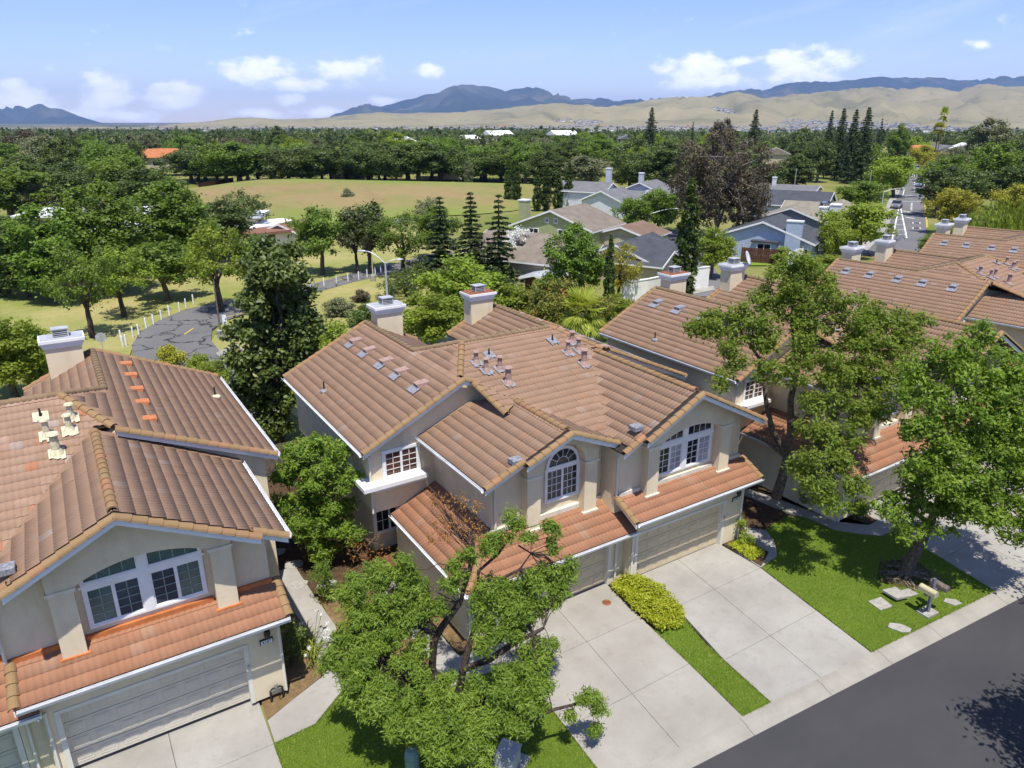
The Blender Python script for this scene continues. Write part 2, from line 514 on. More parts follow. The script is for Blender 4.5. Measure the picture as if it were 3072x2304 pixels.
# ---- ground
def ground_mats():
    b = NB('concrete')
    n = b.noise(0.45, 5, 0.6); n2 = b.noise(2.6, 5, 0.65); n3 = b.noise(40, 3)
    c = b.mix(b.remap(n, .3, .7), (0.277, 0.260, 0.231), (0.378, 0.361, 0.323))
    c = b.mix(b.remap(n2, .52, .78, 0, .5), c, (0.227, 0.206, 0.168))
    c = b.mix(b.remap(n3, .4, .7, 0, .12), c, (0.210, 0.193, 0.168))
    b.bsdf(c, 0.9, 0.2, b.bump(n3, 0.25, 0.006))
    b = NB('concrete_warm')
    n = b.noise(0.5, 5, 0.6); n2 = b.noise(1.6, 5, 0.7); n3 = b.noise(40, 3)
    c = b.mix(b.remap(n, .3, .7), (0.277, 0.256, 0.220), (0.361, 0.340, 0.298))
    c = b.mix(b.remap(n2, .55, .8, 0, .55), c, (0.227, 0.189, 0.134))
    c = b.mix(b.remap(n3, .4, .7, 0, .12), c, (0.210, 0.193, 0.168))
    b.bsdf(c, 0.9, 0.2, b.bump(n3, 0.25, 0.006))
    b = NB('kerb_concrete')
    n = b.noise(0.8, 5, 0.65); n3 = b.noise(70, 3)
    c = b.mix(b.remap(n, .3, .7), (0.269, 0.248, 0.210), (0.361, 0.336, 0.290))
    c = b.mix(b.remap(n3, .4, .65, 0, .25), c, (0.185, 0.168, 0.143))
    b.bsdf(c, 0.92, 0.2, b.bump(n3, 0.4, 0.006))
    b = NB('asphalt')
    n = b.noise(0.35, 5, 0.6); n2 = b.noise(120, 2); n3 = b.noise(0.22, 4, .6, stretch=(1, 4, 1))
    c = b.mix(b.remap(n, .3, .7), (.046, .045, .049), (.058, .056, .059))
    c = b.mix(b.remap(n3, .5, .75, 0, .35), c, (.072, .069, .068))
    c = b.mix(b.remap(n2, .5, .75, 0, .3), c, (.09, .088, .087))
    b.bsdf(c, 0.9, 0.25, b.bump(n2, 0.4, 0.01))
    b = NB('asphalt_old')
    n = b.noise(0.12, 5, 0.6); n2 = b.noise(2.5, 4, .7)
    c = b.mix(b.remap(n, .3, .7), (.125, .122, .12), (.17, .165, .16))
    c = b.mix(b.remap(n2, .45, .7, 0, .3), c, (.09, .088, .088))
    vo = b.node('ShaderNodeTexVoronoi'); vo.feature = 'DISTANCE_TO_EDGE'; vo.inputs['Scale'].default_value = 0.30
    wv = b.node('ShaderNodeVectorMath'); wv.operation = 'ADD'
    nz = b.node('ShaderNodeTexNoise', Scale=0.5, Detail=4); b.L.new(b.geo.outputs['Position'], nz.inputs['Vector'])
    sc = b.node('ShaderNodeVectorMath'); sc.operation = 'SCALE'; sc.inputs['Scale'].default_value = 3.5
    b.L.new(nz.outputs['Color'], sc.inputs[0]); b.L.new(b.geo.outputs['Position'], wv.inputs[0]); b.L.new(sc.outputs[0], wv.inputs[1])
    b.L.new(wv.outputs[0], vo.inputs['Vector'])
    crack = b.remap(vo.outputs['Distance'], 0.012, 0.035, 1.0, 0.0)
    c = b.mix(crack, c, (.032, .032, .036))
    b.bsdf(c, 0.9, 0.25)
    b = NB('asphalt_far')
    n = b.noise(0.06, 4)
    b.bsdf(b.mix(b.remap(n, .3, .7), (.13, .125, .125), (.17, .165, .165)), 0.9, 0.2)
    b = NB('lawn')
    n = b.noise(0.55, 5, .65); n2 = b.noise(4, 5, .75); n3 = b.noise(45, 4, .75); n4 = b.noise(160, 2)
    c = b.mix(b.remap(n, .3, .7), (0.150, 0.244, 0.018), (0.227, 0.331, 0.034))
    c = b.mix(b.remap(n2, .45, .75, 0, .7), c, (0.280, 0.331, 0.058))
    c = b.mix(b.remap(n3, .42, .68, 0, .65), c, (0.072, 0.156, 0.012))
    c = b.mix(b.remap(n4, .5, .75, 0, .5), c, (0.312, 0.413, 0.078))
    b.bsdf(c, 0.85, 0.15, b.bump(b.math('ADD', n3, b.math('MULTIPLY', n4, .6)), 1.0, 0.06))
    b = NB('soil')
    n = b.noise(3, 5, .7); n2 = b.noise(26, 4, .7)
    c = b.mix(b.remap(n, .3, .7), (.12, .07, .032), (.29, .20, .095))
    c = b.mix(b.remap(n2, .5, .72, 0, .6), c, (.36, .29, .19))
    b.bsdf(c, 0.95, 0.1, b.bump(n2, 1.0, 0.05))
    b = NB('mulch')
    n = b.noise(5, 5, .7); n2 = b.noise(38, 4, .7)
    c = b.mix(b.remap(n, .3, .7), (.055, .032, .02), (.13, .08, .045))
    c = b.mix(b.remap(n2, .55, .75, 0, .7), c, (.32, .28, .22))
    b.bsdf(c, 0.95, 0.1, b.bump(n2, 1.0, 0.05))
    b = NB('terrain')
    n = b.noise(0.035, 5, .6); n2 = b.noise(0.6, 4, .65); n3 = b.noise(6, 4, .7); nf = b.noise(0.0022, 5, .6)
    c = b.mix(b.remap(n, .38, .62), (.13, .165, .034), (.25, .225, .085))
    c = b.mix(b.remap(n2, .45, .75, 0, .6), c, (.10, .14, .025))
    c = b.mix(b.remap(n3, .45, .75, 0, .4), c, (.24, .20, .07))
    far = b.mix(b.remap(nf, .42, .58), (.045, .065, .028), (.22, .19, .115))
    ln = b.node('ShaderNodeVectorMath'); ln.operation = 'LENGTH'; b.L.new(b.geo.outputs['Position'], ln.inputs[0])
    c = b.mix(b.remap(ln.outputs['Value'], 500, 1400), c, far)
    b.bsdf(c, 0.95, 0.1)
    b = NB('meadow')
    n = b.noise(0.022, 5, .7, stretch=(1.4, .6, 1)); n2 = b.noise(0.6, 5, .75); n3 = b.noise(0.055, 5, .65); n4 = b.noise(.12, 4, .7, stretch=(2, .5, 1))
    c = b.ramp(b.remap(n, .32, .68), [(0, (.17, .185, .05)), (.35, (.235, .20, .08)), (.6, (.265, .195, .092)), (1, (.20, .19, .06))])
    c = b.mix(b.remap(n2, .5, .8, 0, .45), c, (.31, .26, .13))
    c = b.mix(b.remap(n3, .48, .68, 0, .75), c, (.15, .19, .042))
    c = b.mix(b.remap(n4, .5, .72, 0, .5), c, (.21, .145, .07))
    c = b.mix(b.math('MULTIPLY', b.attr('edge'), b.remap(n3, .25, .6, .35, 1.0)), c, (.165, .23, .038))
    b.bsdf(c, 0.95, 0.1, b.bump(n2, .5, .2))
    b = NB('park_grass')
    n = b.noise(0.10, 5, .65); n2 = b.noise(1.3, 4, .7); n3 = b.noise(9, 3, .7)
    c = b.mix(b.remap(n, .36, .62), (.20, .235, .05), (.36, .31, .125))
    c = b.mix(b.remap(n2, .5, .75, 0, .6), c, (.17, .215, .035))
    c = b.mix(b.remap(n3, .45, .7, 0, .45), c, (.39, .345, .17))
    b.bsdf(c, 0.95, 0.1, b.bump(n3, .8, .1))
    b = NB('line_white'); n = b.noise(3, 4, .7)
    b.bsdf(b.mix(b.remap(n, .4, .7), (.62, .62, .6), (.78, .78, .76)), 0.8, 0.2)
    b = NB('line_yellow'); n = b.noise(3, 4, .7)
    b.bsdf(b.mix(b.remap(n, .4, .7), (.45, .33, .06), (.60, .45, .09)), 0.8, 0.2)
ground_mats()

# ---- foliage
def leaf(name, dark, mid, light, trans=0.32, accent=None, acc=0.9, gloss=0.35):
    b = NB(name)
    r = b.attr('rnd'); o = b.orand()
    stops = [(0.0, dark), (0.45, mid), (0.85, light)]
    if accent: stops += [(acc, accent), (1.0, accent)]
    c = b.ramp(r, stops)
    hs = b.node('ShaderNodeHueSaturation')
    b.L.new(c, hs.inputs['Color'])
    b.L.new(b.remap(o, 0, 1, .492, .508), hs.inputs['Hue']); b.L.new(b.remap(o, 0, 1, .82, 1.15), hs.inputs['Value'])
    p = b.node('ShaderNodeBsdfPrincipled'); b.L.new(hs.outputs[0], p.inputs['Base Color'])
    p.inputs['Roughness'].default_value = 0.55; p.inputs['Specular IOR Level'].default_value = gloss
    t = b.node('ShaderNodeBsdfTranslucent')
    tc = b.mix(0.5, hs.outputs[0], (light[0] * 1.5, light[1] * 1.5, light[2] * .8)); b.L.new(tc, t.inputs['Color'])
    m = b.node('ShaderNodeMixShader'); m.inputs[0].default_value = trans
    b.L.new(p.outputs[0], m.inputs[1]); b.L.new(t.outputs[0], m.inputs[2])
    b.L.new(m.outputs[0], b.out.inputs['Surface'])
leaf('leaf_willow', (.095, .15, .02), (.17, .25, .03), (.25, .335, .046), .45, (.34, .38, .07), .93)
leaf('leaf_pistache', (.095, .165, .02), (.18, .28, .03), (.265, .37, .046), .45, (.35, .38, .055), .92)
leaf('leaf_tawny', (.105, .165, .022), (.185, .275, .034), (.27, .355, .05), .45, (.34, .22, .06), .92)
leaf('leaf_bright', (.125, .18, .02), (.225, .295, .034), (.315, .39, .05), .42, (.39, .42, .07), .9)
leaf('leaf_yellow', (.20, .20, .022), (.33, .315, .036), (.42, .40, .055), .4)
leaf('leaf_dark', (.04, .066, .016), (.08, .12, .023), (.15, .195, .038), .3, (.2, .25, .06), .95, .5)
leaf('leaf_glossy', (.048, .078, .016), (.095, .14, .024), (.17, .225, .04), .3, (.26, .23, .05), .96, .6)
leaf('leaf_mid', (.07, .12, .018), (.13, .205, .028), (.205, .29, .042), .4)
leaf('leaf_olive', (0.098, 0.110, 0.054), (0.160, 0.175, 0.081), (0.232, 0.244, 0.119), .25)
leaf('leaf_conifer', (.028, .046, .018), (.055, .082, .026), (.10, .13, .04), .2)
leaf('leaf_cypress', (.035, .062, .014), (.068, .108, .02), (.12, .17, .032), .2)
leaf('leaf_russet', (.062, .055, .036), (.098, .082, .05), (.15, .12, .07), .25, (.19, .105, .06), .86)
leaf('leaf_photinia', (0.081, 0.114, 0.021), (0.160, 0.194, 0.030), (0.268, 0.244, 0.045), .3, (0.446, 0.138, 0.045), .72)
leaf('leaf_cover', (0.197, 0.276, 0.018), (0.356, 0.421, 0.026), (0.535, 0.551, 0.045), .35)
leaf('leaf_rust', (0.197, 0.089, 0.030), (0.304, 0.138, 0.037), (0.392, 0.211, 0.059), .3)
leaf('leaf_palm', (0.160, 0.244, 0.030), (0.304, 0.373, 0.045), (0.482, 0.503, 0.089), .3)
leaf('petal_white', (.70, .70, .70), (.80, .80, .80), (.85, .85, .83), .3)
leaf('leaf_grass', (0.107, 0.179, 0.018), (0.197, 0.276, 0.030), (0.339, 0.356, 0.059), .3)

plain('grid_pale', (.24, .31, .29), 0.5, 0.3, 0.03, 3)

# ------------------------------------------------------------------ ground, street, driveways, lawns
def sheet(name, pts, z, mat, kind='structure', t=None, parent=None, **tags):
    P = [(p[0], p[1]) for p in pts]
    a = sum(P[i][0] * P[(i + 1) % len(P)][1] - P[(i + 1) % len(P)][0] * P[i][1] for i in range(len(P)))
    if a < 0: P = P[::-1]
    b = MB()
    if t: b.prism_z(P, z - t, z)
    else: b.add([(x, y, z) for x, y in P], [tuple(range(len(P)))])
    if parent is None: return b.obj(name, mat, None, kind=kind, **tags)
    return b.obj(name, mat, parent, **tags)

def terrain():
    # polar sheet from the camera foot out to the hills; a mound where the open meadow lies
    rs = [0, 8, 20, 35, 55, 80, 110, 140, 170, 200, 240, 300, 400, 600, 900, 1400, 2200, 3500, 6000, 12000, 26000]
    na = 72
    V = [(0, 0, -.14)]
    for r in rs[1:]:
        for k in range(na):
            a = 2 * PI * k / na
            V.append((r * math.cos(a), r * math.sin(a), -.14 if r < 240 else -.14 - min(14, (r - 240) * .006)))
    F3 = [(0, 1 + k, 1 + (k + 1) % na, 1 + (k + 1) % na) for k in range(na)]
    F = []
    for i in range(1, len(rs) - 1):
        for k in range(na):
            k2 = (k + 1) % na
            F.append((1 + (i - 1) * na + k, 1 + i * na + k, 1 + i * na + k2, 1 + (i - 1) * na + k2))
    b = MB(); b.v = V; b.f = [f[:3] for f in F3] + F; b.mi = [0] * len(b.f)
    b.obj('ground', 'terrain', None, kind='structure')
terrain()
GZ = lambda P: -.14 - (min(14, max(0, (math.hypot(P[0], P[1]) - 240) * .006)))

# meadow: low mound, built between its near and far edge as seen from the drone
def meadow():
    near = [(250, 452), (330, 462), (440, 472), (540, 494), (640, 488), (720, 482), (800, 478), (880, 472), (960, 466), (1040, 462), (1110, 455), (1160, 445)]
    far = [(330, 412), (400, 408), (450, 402), (510, 393), (560, 388), (640, 386), (730, 388), (820, 390), (920, 392), (1010, 394), (1090, 396), (1180, 399)]
    n, m = len(near), 14
    V = []
    for j in range(m + 1):
        t = j / m
        for i in range(n):
            A = G(*near[i], 0.0); d = depth(A)
            zt = 2.6
            B = G(*far[i], zt)
            s = t ** .85
            p = A * (1 - s) + B * s
            h = math.sin(t * PI * .5) ** 1.3 * zt + .25 * math.sin(i * 1.7 + t * 5) * t * (1 - t) * 2
            V.append((p[0], p[1], h + .02))
    for i in range(n):                       # falls away behind the crest
        p = np.array(V[m * n + i]); q = p + _fh * 25; V.append((q[0], q[1], -.2))
    F = [(j * n + i, j * n + i + 1, (j + 1) * n + i + 1, (j + 1) * n + i) for j in range(m + 1) for i in range(n - 1)]
    b = MB(); b.v = V; b.f = F; b.mi = [0] * len(F)
    me = b.mesh('meadow', 'meadow', True)
    at = me.attributes.new('edge', 'FLOAT', 'POINT')
    at.data.foreach_set('value', [max(0, 1 - (k // n) / 4.0) if k // n < 5 else max(0, ((k // n) - m + 4) / 4.0) * .9 for k in range(len(V))])
    link('meadow', me, None, kind='structure')
meadow()

ky = lambda x: 11.04 - .0722 * x            # gutter lip of the street
kb = lambda x: 11.66 - .0722 * x            # back of the kerb
sheet('street', [(-60, -30), (120, -30), (120, ky(120)), (-60, ky(-60))], -.10, 'asphalt')
def kerb():
    root = link('kerb', None, None, kind='structure')
    xs = [-12, -8.2, -4.4, -.6, 3.2, 7.0, 10.8, 14.7, 18.0, 20.9, 23.6, 27.5, 31.4, 35.2, 39, 43]
    sec = [(0.0, -.101), (0.0, -.086), (.20, -.06), (.34, .0), (.46, .022), (.62, .026), (.62, -.12)]
    for x0, x1 in zip(xs[:-1], xs[1:]):
        b = MB(); n = len(sec); x1 -= .015
        V = [(x + s * .07, ky(x) + s, z) for x in (x0, x1) for s, z in sec]
        b.add(V, [(n + i, n + (i + 1) % n, (i + 1) % n, i) for i in range(n)] + [tuple(range(n - 1, -1, -1)), tuple(range(n, 2 * n))])
        b.obj('kerb_section', 'kerb_concrete', root)
kerb()

def driveway(yrows, cols, mat, top=.020):
    """slabs between joint rows; cols(y) -> list of x at that row"""
    root = link('driveway', None, None, kind='structure')
    g = .007
    for ya, yb in zip(yrows[:-1], yrows[1:]):
        ca, cb = cols(ya), cols(yb)
        for i in range(len(ca) - 1):
            fa = ya(0) if callable(ya) else ya
            q = [(ca[i] + g, (kb(ca[i]) + .004 if ya is None else ya + g)), (ca[i + 1] - g, (kb(ca[i + 1]) + .004 if ya is None else ya + g)), (cb[i + 1] - g, yb - g), (cb[i] + g, yb - g)]
            sheet('slab', q, top, mat, t=.09, parent=root)
    return root
lerp = lambda y, pts: np.interp(y, [p[0] for p in pts], [p[1] for p in pts])
cB = lambda y: [lerp(y if y else 10.4, [(10.4, 16.04), (13.7, 16.36), (15.3, 16.9), (17.6, 16.75)]), lerp(y if y else 10.4, [(10.3, 18.23), (16.3, 19.0), (17.6, 19.15)]), lerp(y if y else 10.2, [(10.2, 20.68), (15.4, 21.5), (17.6, 21.45)])]
driveway([None, 12.55, 15.43, 17.64], cB, 'concrete')
cA = lambda y: [lerp(y if y else 11.0, [(11.0, 10.0), (13.5, 10.2), (18, 10.62)]), lerp(y if y else 10.8, [(10.8, 12.45), (15.7, 12.98), (18, 13.2)]), lerp(y if y else 10.6, [(10.5, 14.86), (12.5, 15.1), (14.7, 15.3), (18, 15.66)])]
driveway([None, 13.05, 15.69, 18.0], cA, 'concrete_warm')
cL = lambda y: [-2.1 - .02 * ((y or 11.5) - 11), .30, lerp(y or 11.5, [(11.3, 2.62), (16.1, 2.75), (19.1, 2.84)])]
driveway([None, 14.3, 17.06, 19.2], cL, 'concrete')
cR = lambda y: [lerp(y or 9.7, [(9.6, 27.75), (12.9, 28.46), (16.3, 29.0)]), lerp(y or 9.6, [(9.5, 30.5), (16.3, 31.4)]), lerp(y or 9.4, [(9.3, 33.3), (16.3, 34.0)])]
driveway([None, 11.9, 14.1, 16.2], cR, 'concrete')
cR2 = lambda y: [lerp(y or 9.2, [(9.2, 34.2), (16.3, 34.6)]), lerp(y or 9.1, [(9.1, 36.6), (16.3, 36.9)]), lerp(y or 9.0, [(9.0, 39.2), (16.3, 39.4)])]
driveway([None, 11.9, 14.1, 15.8], cR2, 'concrete_warm')

# lawns and beds
sheet('lawn', [(21.54, 15.40), (20.72, kb(20.7)), (27.72, kb(27.7)), (28.43, 12.88), (28.72, 14.05), (27.72, 14.19), (27.06, 14.8), (26.48, 15.56), (26.31, 16.97), (25.55, 17.45), (24.6, 17.34), (24.03, 17.21), (23.59, 16.34), (22.8, 15.59)], .012, 'lawn')
sheet('lawn', [(16.02, kb(16)), (14.89, kb(14.9)), (15.12, 12.53), (15.32, 14.9), (16.75, 15.0), (16.34, 13.7)], .012, 'lawn')
sheet('lawn', [(2.66, kb(2.6)), (9.98, kb(10)), (10.18, 13.5), (10.4, 16.1), (8.1, 16.3), (6.9, 17.3), (5.2, 17.98), (4.02, 17.12), (2.8, 17.05)], .012, 'lawn')
sheet('lawn', [(-30, kb(-30)), (-2.2, kb(-2.2)), (-2.3, 19), (-30, 20)], .012, 'lawn')
sheet('lawn', [(34.0, kb(34)), (34.2, kb(34.2)), (34.55, 15.8), (34.05, 15.8)], .012, 'lawn')
sheet('lawn', [(39.3, kb(39.3)), (60, kb(60)), (60, 16), (39.5, 15.8)], .012, 'lawn')
sheet('planting_bed', [(15.36, 14.95), (16.8, 15.05), (16.9, 15.3), (16.72, 17.6), (15.72, 17.95)], .004, 'mulch')
sheet('planting_bed', [(2.86, 18.06), (4.8, 18.96), (5.0, 19.6), (5.05, 23.0), (3.7, 23.0), (3.7, 19.0), (2.9, 18.98)], .006, 'soil')
sheet('planting_bed', [(5.25, 18.05), (6.9, 17.35), (8.05, 17.4), (8.0, 23.1), (6.1, 23.4), (5.95, 21.0)], .006, 'soil')
sheet('planting_bed', [(9.0, 17.6), (10.55, 17.3), (10.6, 17.84), (9.55, 17.85), (9.55, 23.2), (9.0, 23.2)], .006, 'soil')
sheet('planting_bed', [(21.6, 15.48), (22.7, 16.0), (22.6, 17.44), (21.56, 17.44)], .030, 'mulch')
sheet('planting_bed', [(22.5, 17.9), (24.0, 17.3), (25.9, 17.5), (26.3, 18.4), (25.9, 21.0), (25.6, 27), (22.6, 27)], .004, 'mulch')
sheet('planting_bed', [(26.95, 17.2), (28.2, 15.15), (28.95, 15.15), (28.95, 16.1), (27.2, 16.1), (27.2, 21), (26.5, 21)], .006, 'mulch')

def walk(pts, mat='concrete', top=.018):
    root = link('footpath', None, None, kind='structure')
    for (a, b), (c, d) in zip(pts[:-1], pts[1:]):
        sheet('slab', [a, b, d, c], top, mat, t=.09, parent=root)
walk([((2.82, 17.08), (2.86, 18.03)), ((4.0, 17.15), (3.7, 18.43)), ((5.16, 18.02), (4.84, 18.93)), ((5.75, 19.9), (5.05, 20.2)), ((6.03, 21.1), (5.1, 21.5)), ((5.95, 22.9), (5.0, 23.1)), ((5.9, 25.5), (4.9, 25.5))])
walk([((10.40, 16.12), (10.52, 17.2)), ((8.9, 16.25), (9.0, 17.4)), ((8.1, 16.35), (8.95, 17.55)), ((8.06, 17.45), (8.95, 19.2)), ((8.0, 20.6), (8.95, 20.9)), ((8.0, 23.25), (8.95, 23.2))])
walk([((21.54, 15.45), (21.62, 17.44)), ((22.75, 15.63), (22.75, 17.1)), ((23.55, 16.38), (23.0, 17.4)), ((24.0, 17.2), (23.4, 17.9))])
walk([((28.85, 14.2), (28.9, 15.1)), ((27.75, 14.25), (28.15, 15.06)), ((27.1, 14.87), (27.3, 15.9)), ((26.52, 15.6), (27.08, 17.1)), ((26.35, 17.0), (26.75, 18.6)), ((25.9, 18.3), (26.3, 20.3)), ((25.6, 20.4), (26.2, 22.5))])

sheet('side_yard', [(3.9, 25.6), (3.9, 23.05), (8.4, 23.45), (8.9, 24.7), (8.9, 36), (5.2, 36), (5.2, 26)], -.004, 'mulch')  # dark mulch colour stands in for the deep shade of this gap
# narrow side yard between the first two townhouses: stepping stones
for i, (x, y) in enumerate([(5.6, 24.2), (5.9, 25.6), (5.5, 26.9), (5.8, 28.2), (6.6, 23.6)]):
    rr = random.Random(i)
    sheet('stepping_stone', [(x + .42 * math.cos(a) * rr.uniform(.85, 1.1), y + .32 * math.sin(a) * rr.uniform(.85, 1.1)) for a in [k * PI / 4 for k in range(8)]], .03, 'concrete_box', kind='thing', t=.05,
          label='flat grey stepping stone in the shaded side yard between two townhouses', category='stepping stone', group='stepping stones in the side yard')
# stones and lids set in the mailbox lawn
def stone(pts, label, cat, mat='concrete_box', z=.05):
    sheet(cat.replace(' ', '_'), pts, z, mat, kind='thing', t=.08, label=label, category=cat)
stone([(22.35, 10.62), (22.5, 10.2), (22.75, 10.05), (22.95, 10.12), (22.9, 10.45), (22.62, 10.72)], 'pale rounded stepping slab in the grass at the kerb', 'lawn slab')
stone([(25.45, 10.35), (25.55, 10.0), (25.9, 9.92), (25.95, 10.15), (25.7, 10.42)], 'shaded pale slab in the grass next to the kerb beyond the mailbox', 'lawn slab')
stone([(23.1, 11.85), (23.0, 11.3), (23.6, 11.2), (23.75, 11.75)], 'square concrete meter lid half in tree shade', 'meter lid')
stone([(23.95, 11.85), (23.9, 11.25), (24.45, 11.1), (24.55, 11.7)], 'raised pale concrete utility box in the lawn', 'utility box', 'concrete_box', .22)
stone([(24.65, 11.6), (24.62, 11.2), (25.1, 11.1), (25.12, 11.5)], 'low concrete lid between utility box and tree roots', 'meter lid')
link('drain_cover', MB().lathe([(.17, 0), (.17, .01), (.14, .012)], (14.92, 16.99, .021), 16).mesh('drain_cover', 'rust'), None, label='round rusty drain cover in the driveway by the shrub strip', category='drain cover')

# the park road that curves behind the houses
def strip(name, L, R, z, mat, **k):
    b = MB(); n = len(L)
    b.v = [(p[0], p[1], z) for p in L] + [(p[0], p[1], z) for p in R]
    b.f = [(i, n + i, n + i + 1, i + 1) for i in range(n - 1)]
    b.f = [tuple(reversed(f)) for f in b.f]
    b.mi = [0] * len(b.f)
    return b.obj(name, mat, None, kind='structure', **k)
RL = [G(*p) for p in [(975, 540), (915, 552), (830, 574), (760, 590), (680, 611), (590, 632), (490, 647), (400, 668), (345, 690), (305, 715), (284, 745), (290, 780), (330, 830), (420, 900)]]
RR = [G(*p) for p in [(985, 556), (915, 574), (830, 594), (760, 609), (690, 629), (600, 658), (520, 680), (482, 694), (458, 712), (456, 735), (478, 762), (520, 800), (570, 850), (640, 920)]]
strip('park_road', RL, RR, -.02, 'asphalt_old')
sheet('park_lawn', [G(*p) for p in [(0, 560), (120, 600), (300, 560), (560, 560), (640, 500), (900, 500), (985, 545), (760, 592), (590, 632), (400, 668), (300, 715), (270, 790), (0, 800)]], -.06, 'park_grass')
sheet('park_lawn', [G(*p) for p in [(690, 629), (760, 609), (985, 556), (990, 600), (900, 720), (640, 900), (560, 830), (478, 762), (456, 735), (482, 694), (600, 658)]], -.055, 'park_grass')
sheet('pavement', [G(*p) for p in [(466, 763), (510, 742), (530, 760), (484, 785)]], .02, 'concrete')
for i, (a, c) in enumerate([((492, 684), (530, 674)), ((398, 722), (418, 708)), ((720, 608), (740, 603))]):
    A, B = G(*a), G(*c); d = (B - A) / np.linalg.norm(B - A); nn = np.array([-d[1], d[0], 0]) * .07
    sheet('road_marking', [A + nn, B + nn, B - nn, A - nn], -.014, 'line_yellow')
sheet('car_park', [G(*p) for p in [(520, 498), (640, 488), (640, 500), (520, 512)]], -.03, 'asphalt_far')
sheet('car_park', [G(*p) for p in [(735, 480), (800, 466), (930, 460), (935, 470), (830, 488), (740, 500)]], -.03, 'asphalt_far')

# white marker posts along the park road
pm = MB().lathe([(.065, 0), (.065, .88), (.04, .93)], (0, 0, 0), 8).mesh('marker_post', 'white_paint')
for (px, py) in [(266, 748), (262, 735), (273, 745), (288, 728), (300, 722), (316, 708), (332, 700), (349, 690), (366, 680), (388, 672), (402, 664), (418, 655), (642, 627), (671, 620), (700, 617), (727, 612), (752, 607), (775, 603), (793, 598), (806, 597), (811, 594), (823, 590)]:
    P = G(px, py)
    link('marker_post', pm, None, (P[0], P[1], -.06), (rad(random.Random(px).uniform(-3, 3)), 0, 0), label='short white marker post at the edge of the curving park road', category='post', group='white posts along the park road')

# the avenue that runs away between yellow-green trees
Z4 = lambda x, y: ((2100 + x * .4394) / DS, (300 + y * .4394) / DS)
ROWS = [(1060, 1110, 1570), (950, 1215, 1545), (880, 1280, 1552), (800, 1305, 1548), (700, 1330, 1540), (650, 1350, 1600), (600, 1375, 1612), (545, 1402, 1530), (480, 1450, 1520), (420, 1458, 1506), (380, 1436, 1490), (345, 1396, 1456), (322, 1352, 1412)]
AL = [G(*Z4(a, y)) for y, a, b in ROWS]; AR = [G(*Z4(b, y)) for y, a, b in ROWS]
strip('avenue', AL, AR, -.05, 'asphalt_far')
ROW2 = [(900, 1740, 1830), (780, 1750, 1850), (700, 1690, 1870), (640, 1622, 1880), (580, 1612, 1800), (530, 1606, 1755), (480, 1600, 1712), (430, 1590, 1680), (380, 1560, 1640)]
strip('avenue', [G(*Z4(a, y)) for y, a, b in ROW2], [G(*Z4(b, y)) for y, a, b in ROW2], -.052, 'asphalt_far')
b = MB()
strip('pavement', [G(*Z4(a - 70 * (y / 900.0) ** 1.4, y)) for y, a, _ in ROWS[:7]], [G(*Z4(a + 1, y)) for y, a, _ in ROWS[:7]], -.03, 'concrete')
strip('median', [G(*Z4(b_ - 2, y)) for y, a, b_ in ROWS[7:]], [G(*Z4(x, y)) for x, y in [(1606, 545), (1600, 480), (1590, 420), (1575, 380), (1530, 345), (1480, 322)]], -.02, 'park_grass')
def mark(a, c, w, mat='line_white', z=-.030):
    A, B = G(*Z4(*a)), G(*Z4(*c)); d = (B - A) / np.linalg.norm(B - A); nn = np.array([-d[1], d[0], 0]) * w / 2
    sheet('road_marking', [A + nn, B + nn, B - nn, A - nn], z, mat)
for a, c, w in [((1364, 705), (1310, 960), .22), ((1364, 705), (1412, 940), .22), ((1348, 780), (1378, 778), .18), ((1340, 815), (1386, 812), .18), ((1333, 850), (1393, 846), .18), ((1325, 888), (1400, 882), .18), ((1318, 922), (1408, 914), .18),
                ((1352, 668), (1590, 664), .35), ((1345, 692), (1540, 690), .35), ((1533, 572), (1532, 650), .18), ((1540, 582), (1580, 584), .3), ((1385, 650), (1395, 610), .18), ((1400, 655), (1450, 648), .25), ((1385, 755), (1436, 765), .5), ((1405, 798), (1462, 808), .5),
                ((1440, 540), (1462, 490), .18), ((1462, 520), (1463, 478), .18)]: mark(a, c, w)
for k in range(6): mark((1446 - k * .6, 702 + k * 9), (1446 - k * .6, 706 + k * 9), .35)
for k in range(5): mark((1464, 560 + k * 14), (1464, 565 + k * 14), .25)
for j, yy in enumerate((838, 873)):
    for k in range(6): mark((1458 + k * 8 + j, yy - 4), (1458 + k * 8 + j, yy + 4), .35)
mark((1549, 870), (1530, 700), .14, 'line_yellow'); mark((1556, 868), (1536, 700), .14, 'line_yellow')
# the court with the grey houses
Z5 = lambda x, y: ((1400 + x * .40687) / DS, (450 + y * .40687) / DS)
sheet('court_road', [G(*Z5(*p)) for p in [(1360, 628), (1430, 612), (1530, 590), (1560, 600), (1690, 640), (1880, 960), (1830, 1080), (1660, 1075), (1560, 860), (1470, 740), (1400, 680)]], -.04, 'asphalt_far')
sheet('pavement', [G(*Z5(*p)) for p in [(1660, 1030), (1820, 1000), (1830, 1030), (1668, 1062)]], .0, 'concrete')
sheet('pavement', [G(*Z5(*p)) for p in [(1235, 560), (1290, 545), (1500, 590), (1400, 612)]], .0, 'concrete')
sheet('lawn', [G(*Z5(*p)) for p in [(1100, 640), (1200, 600), (1260, 640), (1200, 680), (1120, 690)]], .0, 'lawn')
sheet('lawn', [G(*Z5(*p)) for p in [(2040, 820), (2240, 810), (2250, 850), (2050, 850)]], .0, 'lawn')

